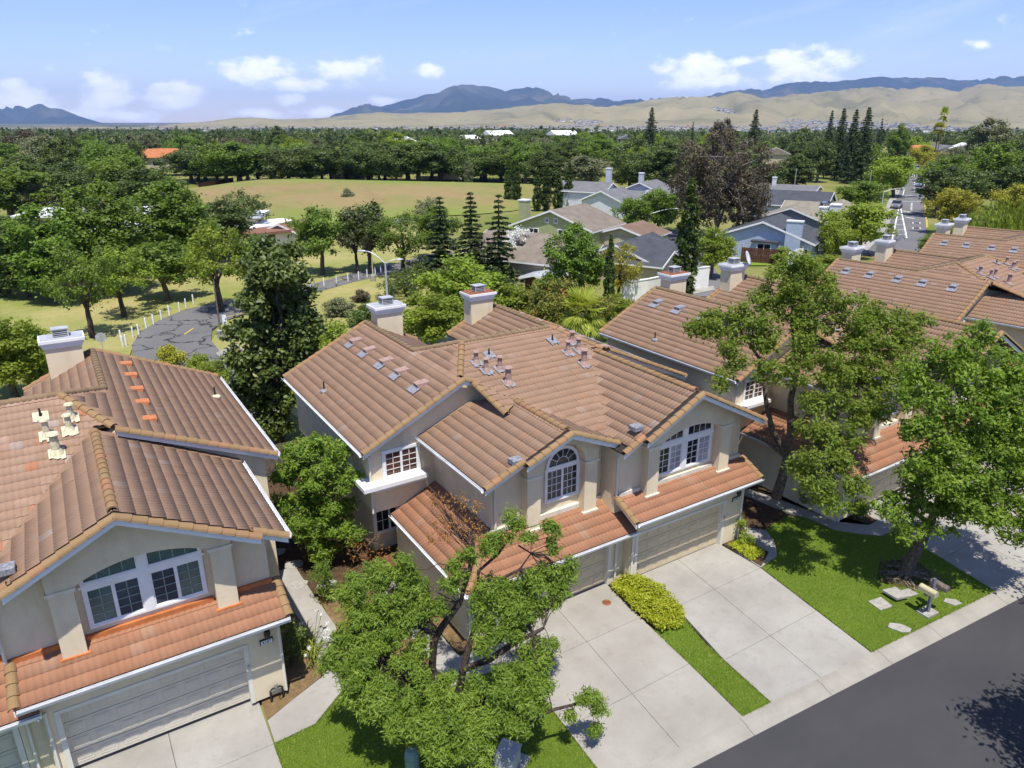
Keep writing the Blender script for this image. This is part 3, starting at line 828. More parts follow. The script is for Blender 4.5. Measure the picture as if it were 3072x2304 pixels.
# ------------------------------------------------------------------ the townhouse (a duplex; all of the row share one plan)
PIV = np.array([16.16, 20.0, 0.0])
TW, TE = 0.33, 0.37                       # tile width, exposure
def _profile():
    pts = []
    for k in range(2):
        o = k * TW / 2
        pts += [(o, 0.0), (o + .020, .003), (o + .045, .015), (o + .0825, .022), (o + .12, .015), (o + .145, .003)]
    pts.append((TW, 0.0))
    return pts
_PR = _profile()
def _tile_faces():
    n = len(_PR)
    lo = [(u, 0.0, h + .036) for u, h in _PR]; hi = [(u, TE + .05, h * .9 + .014) for u, h in _PR]; lip = [(u, 0.004, h + .006) for u, h in _PR]
    V = lo + hi + lip
    F = [(i, i + 1, n + i + 1, n + i) for i in range(n - 1)] + [(2 * n + i, 2 * n + i + 1, i + 1, i) for i in range(n - 1)]
    return np.array(V), np.array(F)
TV, TF = _tile_faces()

def clip_poly(poly, edges):
    """poly: list of (u,v,h); edges: list of (a,b,c) keep a*u+b*v+c>=0"""
    for (a, b, c) in edges:
        if not poly: return poly
        out = []
        for i in range(len(poly)):
            p, q = poly[i], poly[(i + 1) % len(poly)]
            dp = a * p[0] + b * p[1] + c; dq = a * q[0] + b * q[1] + c
            if dp >= 0: out.append(p)
            if (dp > 0 and dq < 0) or (dp < 0 and dq > 0):
                t = dp / (dp - dq)
                out.append(tuple(p[k] + (q[k] - p[k]) * t for k in range(3)))
        poly = out
    return poly

class RoofPlane:
    """one convex roof facet covered with tiles; rows run along dir 'x' or 'y'"""
    def __init__(self, pts, run, mat):
        self.mat = mat
        P = [np.array(p, float) - PIV for p in pts]
        self.P = P
        n = np.zeros(3)
        for i in range(len(P)):
            n += np.cross(P[i] - P[0], P[(i + 1) % len(P)] - P[0])
        n /= np.linalg.norm(n)
        if n[2] < 0: n = -n
        h = np.array([1.0, 0, 0]) if run == 'x' else np.array([0, 1.0, 0])
        u = h - n * (h @ n); u /= np.linalg.norm(u)
        v = np.cross(n, u)
        if v[2] < 0: u, v = -u, -v
        self.u, self.v, self.n = u, v, n
        o = P[0]
        uv = np.array([[(p - o) @ u, (p - o) @ v] for p in P])
        vmin = uv[:, 1].min()
        self.o = o + v * vmin
        uv[:, 1] -= vmin
        umin = math.floor((uv[:, 0].min()) / TW) * TW
        self.o = self.o + u * umin
        uv[:, 0] -= umin
        self.uv = uv
        area = 0
        for i in range(len(uv)):
            a, b = uv[i], uv[(i + 1) % len(uv)]; area += a[0] * b[1] - b[0] * a[1]
        if area < 0: uv = uv[::-1]
        E = []
        for i in range(len(uv)):
            a, b = uv[i], uv[(i + 1) % len(uv)]
            d = b - a; L = np.linalg.norm(d)
            if L < 1e-6: continue
            nx, ny = -d[1] / L, d[0] / L
            E.append((nx, ny, -(nx * a[0] + ny * a[1])))
        self.E = E
    def cells(self):
        full, cut = [], []
        W = int(math.ceil(self.uv[:, 0].max() / TW)) + 1; H = int(math.ceil(self.uv[:, 1].max() / TE)) + 1
        for j in range(H):
            for i in range(-1, W):
                u0, v0 = i * TW, j * TE
                ins = True; outs = False
                for (a, b, c) in self.E:
                    d = [a * x + b * y + c for x, y in ((u0, v0), (u0 + TW, v0), (u0, v0 + TE), (u0 + TW, v0 + TE))]
                    if max(d) <= 1e-6: outs = True; break
                    if min(d) < -1e-4: ins = False
                if outs: continue
                (full if ins else cut).append((u0, v0))
        return full, cut
    def at(self, u, v, h=0.0):
        return self.o + self.u * u + self.v * v + self.n * h

def roof_planes():
    """facets of the plan: points in the first townhouse's own ground frame"""
    R = []
    # long wings that run back from the street (eave, ridge, rake line y, back y)
    zA, zR = 5.4, 7.47
    yr, yb = 22.85, 32.8
    R.append(([(8.12, yr, zA), (8.12, yb, zA), (12.33, yb, zR), (12.33, 27.25, zR), (12.33, yr, zR)], 'y', 'tile'))          # wing, outer slope
    R.append(([(12.33, 23.35, zR), (12.33, 27.25, zR), (13.66, 25.4, 8.11)], 'y', 'tile'))                                     # its hip to the crown
    R.append(([(12.33, 27.25, zR), (12.33, yb, zR), (15.0, yb, 6.16), (15.0, 27.9, 6.16)], 'y', 'tile'))
    R.append(([(24.2, yr, zA), (24.2, yb, zA), (19.43, yb, zR), (19.43, 27.25, zR), (19.43, yr, zR)], 'y', 'tile'))
    R.append(([(19.43, 23.35, zR), (19.43, 27.25, zR), (18.10, 25.4, 8.11)], 'y', 'tile'))
    R.append(([(19.43, 27.25, zR), (19.43, yb, zR), (16.76, yb, 6.16), (16.76, 27.9, 6.16)], 'y', 'tile'))
    # crown: front slope in three convex pieces, back slope
    f = lambda x, y: (x, y, 8.11 - .31 * (25.4 - y))
    R.append(([f(13.66, 25.4), f(12.40, 23.35), f(13.7, 21.24), f(15.85, 18.43), f(18.85, 23.43), f(18.10, 25.4)], 'x', 'tile_pale'))
    R.append(([f(18.85, 23.43), f(19.42, 23.35), f(18.10, 25.4)], 'x', 'tile_pale'))
    R.append(([f(12.6, 23.03), f(12.95, 20.80), f(13.7, 21.24)], 'x', 'tile_pale'))
    g = lambda x, y: (x, y, 8.11 - .36 * (y - 25.4))
    R.append(([g(13.66, 25.4), g(18.10, 25.4), g(19.43, 27.25), g(17.2, 29.3), g(14.6, 29.3), g(12.33, 27.25)], 'x', 'tile'))
    # front gable of the arched single window
    R.append(([(10.45, 18.1, 5.45), (10.45, 23.12, 5.45), (12.7, 23.12, 6.3985), (13.7, 21.9, 6.82), (13.7, 18.1, 6.82)], 'y', 'tile'))
    R.append(([(13.7, 18.1, 6.82), (13.7, 21.24, 6.82), (15.85, 18.43, 5.95), (15.85, 18.1, 5.95)], 'y', 'tile'))
    # front gable of the wide arched window
    R.append(([(15.85, 17.2, 5.95), (15.85, 18.43, 5.95), (18.85, 23.43, 7.5), (18.85, 17.2, 7.5)], 'y', 'tile'))
    R.append(([(18.85, 17.2, 7.5), (18.85, 23.12, 7.5), (22.95, 23.12, 5.425), (22.95, 17.2, 5.425)], 'y', 'tile'))
    # garage roofs
    R.append(([(9.18, 17.15, 2.5), (16.35, 17.15, 2.5), (16.35, 18.8, 3.2755), (11.1, 18.8, 3.2755), (10.94, 18.8, 3.2755)], 'x', 'tile_red'))
    R.append(([(9.18, 17.15, 2.5), (9.18, 23.12, 2.5), (11.1, 23.12, 3.4), (11.1, 18.95, 3.4)], 'y', 'tile_red'))
    R.append(([(15.95, 16.75, 3.1), (22.62, 16.75, 3.1), (22.62, 17.95, 3.664), (15.95, 17.95, 3.664)], 'x', 'tile_red'))
    return R

RIDGES = [  # p0, p1, lift, material, radius
    ((12.33, 27.2, 7.5), (12.33, 32.8, 7.5), 'barrel_dark', .13),
    ((12.33, 27.25, 7.5), (13.66, 25.4, 8.14), 'barrel_dark', .13),
    ((13.66, 25.4, 8.14), (18.10, 25.4, 8.14), 'barrel_dark', .13),
    ((18.10, 25.4, 8.14), (19.43, 27.25, 7.5), 'barrel_dark', .13),
    ((19.43, 27.2, 7.5), (19.43, 32.8, 7.5), 'barrel_dark', .13),
    ((12.36, 23.2, 7.46), (13.66, 25.4, 8.14), 'barrel', .13),
    ((19.40, 23.2, 7.46), (18.10, 25.4, 8.14), 'barrel', .13),
    ((13.70, 18.1, 6.85), (13.70, 21.6, 6.85), 'barrel', .13),
    ((18.85, 17.2, 7.53), (18.85, 23.0, 7.53), 'barrel', .13),
    ((12.95, 20.75, 6.66), (12.72, 22.85, 7.32), 'barrel', .14),
    ((11.0, 18.85, 3.36), (9.25, 17.2, 2.55), 'barrel', .12),
]
RAKES = [   # bottom, top
    ((8.12, 22.85, 5.43), (12.33, 22.85, 7.5)), ((24.2, 22.85, 5.43), (19.43, 22.85, 7.5)), ((12.75, 22.86, 7.34), (12.33, 22.86, 7.5)),
    ((8.12, 32.8, 5.43), (12.33, 32.8, 7.5)), ((24.2, 32.8, 5.43), (19.43, 32.8, 7.5)),
    ((15.0, 32.8, 6.2), (12.33, 32.8, 7.5)), ((16.76, 32.8, 6.2), (19.43, 32.8, 7.5)),
    ((10.45, 18.1, 5.48), (11.95, 18.1, 6.11)), ((11.88, 17.78, 6.08), (13.7, 17.78, 6.84)), ((15.75, 17.78, 5.97), (13.7, 17.78, 6.84)),
    ((15.55, 17.2, 5.83), (16.4, 17.2, 6.26)), ((16.3, 16.86, 6.21), (18.85, 16.86, 7.52)), ((22.95, 17.2, 5.45), (22.05, 17.2, 5.91)), ((22.15, 16.86, 5.85), (18.85, 16.86, 7.52)),
    ((15.95, 16.75, 3.13), (15.95, 17.95, 3.69)), ((22.62, 16.75, 3.13), (22.62, 17.95, 3.69)),
]

_barrels = {}
def barrel_mesh(mat, r):
    k = (mat, r)
    if k in _barrels: return _barrels[k]
    b = MB(); n = 7; L = .40
    for (y, rr, zz) in ((0.0, r * 1.04, 0.022), (L, r * .94, 0.0)):
        for i in range(n + 1):
            a = PI * (i / n) ; b.v.append((rr * 1.02 * math.cos(a), y, rr * .92 * math.sin(a) + zz - .03))
    for i in range(n): b.f.append((i, i + 1, n + 1 + i + 1, n + 1 + i)); b.mi.append(0)
    o = len(b.v)
    for i in range(n + 1):
        a = PI * (i / n); b.v.append((r * .84 * math.cos(a), 0.004, r * .72 * math.sin(a) - .02))
    for i in range(n): b.f.append((o + i, o + i + 1, i + 1, i)); b.mi.append(0)
    _barrels[k] = b.mesh('ridge_tile', mat)
    return _barrels[k]

def frame_box(b, x0, x1, z0, z1, y0, y1, t):
    b.box(x0, x1, y0, y1, z0, z0 + t); b.box(x0, x1, y0, y1, z1 - t, z1)
    b.box(x0, x0 + t, y0, y1, z0 + t, z1 - t); b.box(x1 - t, x1, y0, y1, z0 + t, z1 - t)

def pane_obj(x0, x1, z0, z1, y, mat, parent):
    MB().box(x0, x1, y, y + .012, z0, z1).obj('pane', mat, parent)

def slider(root, x0, x1, z0, z1, y, nx, nz, gl, label=None, sashes=2, trim=.10, grid=None):
    """window in a wall facing -y at plane y; frame proud of it; every lite its own pane"""
    w = link('window', None, root)
    b = MB(); frame_box(b, x0 - trim, x1 + trim, z0 - trim, z1 + trim, y - .05, y + .06, trim)
    b.obj('frame', 'white_paint', w)
    sw = (x1 - x0) / sashes
    mun = MB(); gr = MB() if grid else mun
    for s in range(sashes):
        a, c = x0 + s * sw, x0 + (s + 1) * sw
        frame_box(mun, a, c, z0, z1, y - .03, y + .02, .045)
        pw = (c - a - .09) / nx; ph = (z1 - z0 - .09) / nz
        for i in range(nx):
            if i: gr.box(a + .045 + i * pw - .011, a + .045 + i * pw + .011, y - .012, y + .012, z0 + .045, z1 - .045)
            for j in range(nz):
                g = gl[s % len(gl)] if isinstance(gl, (list, tuple)) else gl
                pane_obj(a + .045 + i * pw + .002, a + .045 + (i + 1) * pw - .002, z0 + .045 + j * ph + .002, z0 + .045 + (j + 1) * ph - .002, y, g, w)
        for j in range(1, nz):
            gr.box(a + .045, c - .045, y - .012, y + .012, z0 + .045 + j * ph - .011, z0 + .045 + j * ph + .011)
    mun.obj('sash', 'white_paint', w)
    if grid and gr.v: gr.obj('muntin', grid, w)
    return w

def arch_light(root, x0, x1, zb, rise, y, gl, spokes, half=False):
    """arched glazing above a window: segmental when rise is small, fan when half"""
    w = link('arch_window', None, root)
    cx, hw = (x0 + x1) / 2, (x1 - x0) / 2
    R = (hw * hw + rise * rise) / (2 * rise); zc = zb + rise - R
    N = 22
    arc = lambda x, off=0.0: zc + math.sqrt(max((R + off) ** 2 - (x - cx) ** 2, 0))
    gb = MB()
    xs = [x0 + (x1 - x0) * i / N for i in range(N + 1)]
    for i in range(N):
        gb.add([(xs[i], y, zb), (xs[i + 1], y, zb), (xs[i + 1], y, max(arc(xs[i + 1]), zb + .001)), (xs[i], y, max(arc(xs[i]), zb + .001))], [(0, 1, 2, 3)])
    gb.obj('pane', gl, w)
    fb = MB()
    th0 = math.asin(min(1, hw / R))
    prev = None
    for i in range(N + 1):
        t = -th0 + 2 * th0 * i / N
        p = [(cx + (R + o) * math.sin(t), yy, zc + (R + o) * math.cos(t)) for o, yy in ((-.03, y - .05), (.085, y - .05), (.085, y + .03), (-.03, y + .03))]
        if prev: fb.add(prev + p, [(0, 1, 5, 4), (1, 2, 6, 5), (3, 0, 4, 7), (2, 3, 7, 6)])
        prev = p
    fb.box(x0 - .08, x1 + .08, y - .052, y + .03, zb - .10, zb - .0)
    if half:
        for k in range(1, spokes):
            t = -PI / 2 + PI * k / spokes
            a = Vector((cx + .42 * R * math.sin(t), y - .012, zb + .42 * R * math.cos(t))); c = Vector((cx + R * math.sin(t), y - .012, zb + R * math.cos(t)))
            fb.tube([a, c], .012, 4)
        fb.tube([(cx + .42 * R * math.sin(-PI / 2 + PI * k / 10), y - .012, zb + .42 * R * math.cos(-PI / 2 + PI * k / 10)) for k in range(11)], .012, 4)
    else:
        for k in range(1, spokes):
            x = x0 + (x1 - x0) * k / spokes
            m = .07 if k * 2 == spokes else .011
            fb.box(x - m, x + m, y - .03 if m > .05 else y - .012, y + .012, zb, arc(x) - .01)
        fb.box(x0 + .3, x1 - .3, y - .0125, y + .0125, zb + rise * .46, zb + rise * .46 + .02)
    fb.obj('frame', 'white_paint', w)
    return w

def garage_door(root, x0, x1, z0, z1, y, paint):
    d = MB().box(x0, x1, y, y + .05, z0, z1).obj('garage_door', paint, root)
    nx, nz = 8, 4
    pw, ph = (x1 - x0) / nx, (z1 - z0) / nz
    b = MB()
    w, h = pw * .72, ph * .56
    for sx, sz, dy in ((1, 1, -.012), (.86, .78, -.026)):
        pass
    # raised panel: sloped border, flat field
    o = [(-w / 2, 0, -h / 2), (w / 2, 0, -h / 2), (w / 2, 0, h / 2), (-w / 2, 0, h / 2)]
    i_ = [(-w / 2 + .03, .009, -h / 2 + .03), (w / 2 - .03, .009, -h / 2 + .03), (w / 2 - .03, .009, h / 2 - .03), (-w / 2 + .03, .009, h / 2 - .03)]
    f_ = [(-w / 2 + .07, -.003, -h / 2 + .07), (w / 2 - .07, -.003, -h / 2 + .07), (w / 2 - .07, -.003, h / 2 - .07), (-w / 2 + .07, -.003, h / 2 - .07)]
    b.add(o + i_ + f_, [(k, (k + 1) % 4, 4 + (k + 1) % 4, 4 + k) for k in range(4)] + [(4 + k, 4 + (k + 1) % 4, 8 + (k + 1) % 4, 8 + k) for k in range(4)] + [(8, 9, 10, 11)])
    me = b.mesh('panel', paint)
    for i in range(nx):
        for j in range(nz):
            link('panel', me, d, (x0 + (i + .5) * pw, y - .012, z0 + (j + .5) * ph))
    s = MB()
    for j in range(1, nz): s.box(x0, x1, y - .004, y, z0 + j * ph - .007, z0 + j * ph + .007)
    s.obj('seam', 'grey_wood', d)
    return d

def number_plate(root, x, y, z, text):
    p = link('house_number', None, root)
    MB().box(x - .19, x + .19, y - .05, y - .005, z - .075, z + .10).obj('plate_housing', 'black_metal', p)
    MB().box(x - .165, x + .165, y - .056, y - .05, z - .065, z + .065).obj('plate', 'sign_white', p)
    cu = bpy.data.curves.new('numerals', 'FONT'); cu.body = text; cu.size = .13; cu.align_x = 'CENTER'; cu.align_y = 'CENTER'; cu.extrude = .003
    cu.materials.append(MATS['black_metal'])
    tmp = bpy.data.objects.new('numerals', cu); COL.objects.link(tmp)
    me = bpy.data.meshes.new_from_object(tmp); bpy.data.objects.remove(tmp)
    link('numerals', me, p, (x, y - .060, z), (PI / 2, 0, 0))

def porch_light(root, x, y, z):
    l = link('porch_light', None, root)
    MB().lathe([(.06, 0), (.06, .02), (.02, .04)], (0, 0, 0), 10).obj('backplate', 'dark_bronze', l)
    l.location = (x, y, z)
    MB().lathe([(.03, .12), (.085, .10), (.10, -.02), (.07, -.14), (.02, -.16)], (0, -.12, 0), 10).obj('shade', 'dark_bronze', l)
    MB().tube([(0, -.02, .06), (0, -.12, .13)], .014, 5).obj('arm', 'dark_bronze', l)

def chimney(root, x0, x1, y0, y1, z0, ztop, rusty, dish):
    c = MB().box(x0, x1, y0, y1, z0, ztop - .25).obj('chimney', 'stucco', root)
    b = MB(); e = .10
    b.box(x0 - .05, x1 + .05, y0 - .05, y1 + .05, ztop - .36, ztop - .25)
    b.box(x0 - e, x1 + e, y0 - e, y1 + e, ztop - .249, ztop - .12)
    b.box(x0 - e - .06, x1 + e + .06, y0 - e - .06, y1 + e + .06, ztop - .119, ztop)
    b.obj('cap', 'white_paint', c)
    MB().box(x0 - e, x1 + e, y0 - e, y1 + e, ztop + .001, ztop + .03).obj('cap_top', 'rust' if rusty else 'galv', c)
    cx, cy = (x0 + x1) / 2, (y0 + y1) / 2
    s = link('spark_arrestor', None, c)
    a = MB()
    for sx in (-1, 1):
        for sy in (-1, 1): a.box(cx + sx * .27 - .02, cx + sx * .27 + .02, cy + sy * .22 - .02, cy + sy * .22 + .02, ztop + .03, ztop + .33)
    for k in range(4):
        z = ztop + .06 + k * .075
        for sy in (-1, 1): a.box(cx - .28, cx + .28, cy + sy * .22 - .01, cy + sy * .22 + .01, z, z + .03)
        for sx in (-1, 1): a.box(cx + sx * .27 - .01, cx + sx * .27 + .01, cy - .22, cy + .22, z, z + .03)
    a.box(cx - .24, cx + .24, cy - .19, cy + .19, ztop + .03, ztop + .30, 1)
    a.obj('cage', ['galv', 'dark_bronze'], s)
    MB().box(cx - .31, cx + .31, cy - .26, cy + .26, ztop + .335, ztop + .365).obj('lid', 'galv', s)
    for kx in (dish or []):
        d = link('satellite_dish', None, c, (x1 - .1 + kx, y0 - .12, ztop + .35))
        pr = [(0.0, 0.0), (.15, .015), (.30, .055), (.40, .10), (.405, .105), (.30, .07), (.15, .03), (.001, .016)]
        m = MB().lathe(pr, (0, 0, 0), 18).obj('reflector', 'dish_grey', d, smooth=True)
        m.rotation_euler = (rad(68), 0, rad(25)); m.scale = (1, 1.15, 1)
        MB().tube([(0, .03, -.02), (.02, .10, -.20), (0, .10, -.45)], .022, 6).obj('mast', 'steel', d)
        MB().tube([(0, 0, -.25), (.08, -.35, -.10)], .015, 5).obj('feed_arm', 'steel', d)

def duplex(label, loc, rz, ntiles, opt):
    root = thing('townhouse', label, 'townhouse', (PIV[0] + loc[0], PIV[1] + loc[1], loc[2]), rz, 'townhouses along the street')
    T = Matrix.Translation(root.location) @ Matrix.Rotation(rz, 4, 'Z')
    Tn = np.array(T)
    W = lambda p: Tn[:3, :3] @ np.asarray(p) + Tn[:3, 3]
    p_ = lambda x, y, z: (x - PIV[0], y - PIV[1], z)
    rng = random.Random(opt.get('seed', 1))
    # everything below is written in the plan's own frame, shifted by an inner frame to the pivot
    # ---- roof deck and tiles
    planes = [RoofPlane(pts, run, opt.get('mats', {}).get(mat, mat)) for pts, run, mat in roof_planes()]
    deck = MB()
    for pl in planes: deck.slab([tuple(q) for q in pl.P], .09)
    roof = deck.obj('roof', 'dark_bronze', root)
    mats = sorted({pl.mat for pl in planes})
    fulls = []
    VV, FF4, MI, RN = [], [], [], []
    cutv, cutf, cutm = [], [], []
    for pl in planes:
        full, cut = pl.cells()
        for (u, v) in full:
            c = pl.at(u + TW / 2, v + TE / 2)
            wc = W(c); wn = Tn[:3, :3] @ pl.n
            px, py, dz = project(wc)
            vd = (_C - wc); dist = np.linalg.norm(vd); facing = float(vd @ wn) / dist
            score = facing / dist ** 2 if (facing > 0 and -20 < px < 3092 and -20 < py < 2324 and dz > 0) else -1
            fulls.append((score, pl, u, v))
        mi = mats.index(pl.mat)
        for (u, v) in cut:
            for f in TF:
                poly = [(TV[i][0] + u, TV[i][1] + v, TV[i][2]) for i in f]
                poly = clip_poly(poly, pl.E)
                if len(poly) >= 3:
                    o = len(cutv)
                    cutv.extend([tuple(pl.at(*q)) for q in poly])
                    cutf.append(tuple(range(o, o + len(poly)))); cutm.append((mi, (hash((round(u, 2), round(v, 2))) % 997) / 997.0))
    fulls.sort(key=lambda t: -t[0])
    tm = {}
    for k, (score, pl, u, v) in enumerate(fulls):
        if k < ntiles and score > 0:
            if pl.mat not in tm:
                tm[pl.mat] = np_mesh('tile', TV, TF, pl.mat, rnd=np.zeros(len(TF)))
            o = link('tile', tm[pl.mat], roof)
            q = pl.at(u, v)
            tilt = rng.uniform(-.008, .008)
            o.matrix_local = Matrix(((pl.u[0], pl.v[0], pl.n[0], q[0]), (pl.u[1], pl.v[1], pl.n[1], q[1]), (pl.u[2], pl.v[2], pl.n[2], q[2]), (0, 0, 0, 1))) @ Matrix.Rotation(tilt, 4, 'Y')
        else:
            base = len(VV) * len(TV)
            VV.append(pl.o + np.outer(TV[:, 0] + u, pl.u) + np.outer(TV[:, 1] + v, pl.v) + np.outer(TV[:, 2] + rng.uniform(-.004, .004), pl.n))
            FF4.append(TF + base); MI += [mats.index(pl.mat)] * len(TF); RN += [rng.random()] * len(TF)
    if VV:
        me = np_mesh('roof_tiles', np.concatenate(VV), np.concatenate(FF4), mats, rnd=RN, mi=MI)
        link('roof_tiles', me, roof, kind='stuff')
    me = bpy.data.meshes.new('cut_tiles'); me.from_pydata(cutv, [], cutf)
    for m in mats: me.materials.append(MATS[m])
    me.polygons.foreach_set('material_index', [c[0] for c in cutm])
    at = me.attributes.new('rnd', 'FLOAT', 'FACE'); at.data.foreach_set('value', [c[1] for c in cutm])
    me.update()
    link('cut_tiles', me, roof, kind='stuff')
    # ---- ridge, hip and rake barrels
    def barrels(p0, p1, mat, r):
        a, b = Vector(p_(*p0)), Vector(p_(*p1)); d = b - a; L = d.length; n = max(1, round(L / .355)); d.normalize()
        side = d.cross(Vector((0, 0, 1))).normalized(); up = side.cross(d)
        st = L / n
        for i in range(n):
            q = a + d * (i * st)
            o = link('ridge_tile', barrel_mesh(mat, r), roof)
            o.matrix_local = Matrix(((side.x, d.x, up.x, q.x), (side.y, d.y, up.y, q.y), (side.z, d.z, up.z, q.z), (0, 0, 0, 1))) @ Matrix.Scale(st / .355, 4, (0, 1, 0)) @ Matrix.Rotation(rng.uniform(-.02, .02), 4, 'Z')
    for p0, p1, mat, r in RIDGES:
        if p0[2] > p1[2]: p0, p1 = p1, p0
        barrels(p0, p1, mat, r)
    for p0, p1 in RAKES: barrels(p0, p1, 'barrel', .135)
    # pop-out roof strips that carry the front rakes
    inner = root
    st = MB()
    st.slab([(11.88, 17.78, 6.05), (11.88, 18.1, 6.05), (13.7, 18.1, 6.81), (13.7, 17.78, 6.81)], .10).slab([(13.7, 17.78, 6.81), (13.7, 18.1, 6.81), (15.75, 18.1, 5.94), (15.75, 17.78, 5.94)], .10)
    st.slab([(16.3, 16.86, 6.18), (16.3, 17.2, 6.18), (18.85, 17.2, 7.49), (18.85, 16.86, 7.49)], .10).slab([(18.85, 16.86, 7.49), (18.85, 17.2, 7.49), (22.15, 17.2, 5.82), (22.15, 16.86, 5.82)], .10)
    st.slab([(15.55, 17.2, 5.79), (15.55, 18.2, 5.79), (15.86, 18.2, 5.94), (15.86, 17.2, 5.94)], .08)
    # ---- fascia boards along rakes and eaves (white)
    def board(p0, p1, h=.17, t=.03, dn=.05):
        a, b = Vector(p0), Vector(p1); d = (b - a).normalized()
        s = Vector((d.y, -d.x, 0)); s = s.normalized() * t if s.length > 1e-6 else Vector((t, 0, 0))
        z1, z0 = Vector((0, 0, -dn)), Vector((0, 0, -dn - h))
        V = [a + z0, b + z0, b + z1, a + z1]; V2 = [v + s for v in V]
        MB().add([tuple(v) for v in V + V2], [(0, 1, 2, 3), (7, 6, 5, 4), (0, 4, 5, 1), (3, 2, 6, 7), (0, 3, 7, 4), (1, 5, 6, 2)]).obj('fascia', 'white_paint', inner)
    for p0, p1 in RAKES[:14]:
        a, b = (p0, p1) if p0[0] < p1[0] else (p1, p0)
        if p0[1] > 30: a, b = b, a
        board(a, b)
    for p0, p1 in RAKES[14:]: board(p0, p1) if p0[0] > 20 else board(p1, p0)
    st.obj('roof_strip', 'dark_bronze', inner)
    # ---- gutters
    def gutter(p0, p1, out):
        a, b = Vector(p0), Vector(p1); o = Vector(out)
        m = MB()
        sec = [(0.0, -.02), (0.0, -.13), (.08, -.13), (.12, -.03), (.12, -.005), (.105, -.005), (.105, -.03), (.075, -.115), (.015, -.115), (.015, -.02)]
        n = len(sec)
        V = [tuple(q + o * s + Vector((0, 0, z))) for q in (a, b) for s, z in sec]
        m.add(V, [(i, (i + 1) % n, n + (i + 1) % n, n + i) for i in range(n)] + [tuple(range(n)), tuple(range(2 * n - 1, n - 1, -1))])
        m.obj('gutter', 'gutter_white', inner)
    gutter((9.15, 17.13, 2.52), (16.4, 17.13, 2.52), (0, -1, 0)); gutter((15.98, 16.73, 3.12), (22.62, 16.73, 3.12), (0, -1, 0))
    gutter((9.16, 17.1, 2.52), (9.16, 23.1, 2.52), (-1, 0, 0)); gutter((10.43, 18.15, 5.47), (10.43, 23.1, 5.47), (-1, 0, 0))
    gutter((8.10, 22.9, 5.42), (8.10, 32.75, 5.42), (-1, 0, 0)); gutter((24.22, 22.9, 5.42), (24.22, 32.75, 5.42), (1, 0, 0)); gutter((22.97, 17.25, 5.44), (22.97, 23.1, 5.44), (1, 0, 0))
    # ---- downspouts
    def spout(*pts): MB().tube(pts, .042, 6).obj('downspout', 'cream_paint', inner)
    spout((15.88, 18.05, 5.55), (15.88, 17.86, 5.35), (15.88, 17.86, 3.75)); spout((16.30, 17.02, 2.42), (16.42, 17.40, 2.25), (16.42, 17.40, .05))
    spout((22.55, 16.80, 2.98), (22.40, 17.39, 2.75), (22.40, 17.39, .05)); spout((9.3, 17.2, 2.40), (9.6, 17.78, 2.2), (9.6, 17.78, .05))
    spout((8.13, 23.0, 5.30), (8.44, 23.10, 5.1), (8.44, 23.06, 2.8)); spout((15.95, 17.78, 2.3), (15.95, 17.78, .05)); spout((10.5, 18.3, 5.35), (11.2, 18.72, 5.15), (11.2, 18.72, 3.3))
    # ---- walls
    w = MB()
    w.box(9.55, 10.62, 17.85, 23.6, 0, 2.62); w.box(15.76, 16.35, 17.85, 23.6, 0, 2.72); w.box(10.62, 15.76, 17.85, 18.15, 2.12, 2.74); w.box(10.62, 15.76, 18.15, 23.6, 0, 2.6)
    w.box(16.35, 16.60, 17.45, 23.6, 0, 3.25); w.box(21.48, 22.46, 17.45, 23.6, 0, 3.25); w.box(16.60, 21.48, 17.45, 17.8, 2.10, 3.27); w.box(16.60, 21.48, 17.8, 23.6, 0, 3.24)
    w.prism_y([(11.1, 2.55), (15.86, 2.55), (15.86, 5.80), (13.7, 6.70), (11.1, 5.60)], 18.8, 23.5)
    w.prism_y([(15.87, 3.0), (22.46, 3.0), (22.46, 5.54), (18.85, 7.37), (15.87, 5.82)], 17.95, 23.5)
    w.prism_y([(8.5, 2.75), (13.6, 2.75), (13.6, 6.74), (12.33, 7.34), (8.5, 5.47)], 23.15, 32.5)
    w.prism_y([(18.4, 0), (23.82, 0), (23.82, 5.45), (19.43, 7.34), (18.4, 6.8)], 23.15, 32.5)
    w.box(9.0, 13.5, 24.7, 32.45, 0, 2.75); w.box(13.5, 18.5, 23.4, 30.0, 0, 5.9)
    w.obj('wall', 'stucco', inner)
    # ---- pilasters, caps and arched headers
    def bay(xl, xr, yf, yw, zb, zcap, apex, zap, sl, sr, rise, drop=0.0):
        pw = .56
        for x in (xl, xr - pw):
            p = MB().box(x, x + pw, yf, yw + .02, zb, zcap).obj('pilaster', 'stucco', inner)
            c = MB().box(x - .05, x + pw + .05, yf - .05, yw + .02, zcap, zcap + .10)
            c.obj('capital', 'stucco_trim', p)
            MB().box(x - .07, x + pw + .07, yf - .07, yw + .02, zb - .06, zb + .14).obj('base_flashing', opt['flash'], p)
        h = MB(); N = 26
        a, b_ = xl + pw, xr - pw
        under = lambda x: zap - .12 - (sl * (apex - x) if x < apex else sr * (x - apex))
        cx, hw = (a + b_) / 2, (b_ - a) / 2
        R = (hw * hw + rise * rise) / (2 * rise)
        arc = lambda x: zcap + .10 + rise - R + math.sqrt(max(R * R - (x - cx) ** 2, 0))
        xs = sorted([xl - .02, a - .001] + [a + (b_ - a) * i / N for i in range(N + 1)] + [b_ + .001, xr + .02, apex])
        lo = lambda x: arc(x) if a <= x <= b_ else zcap + .10
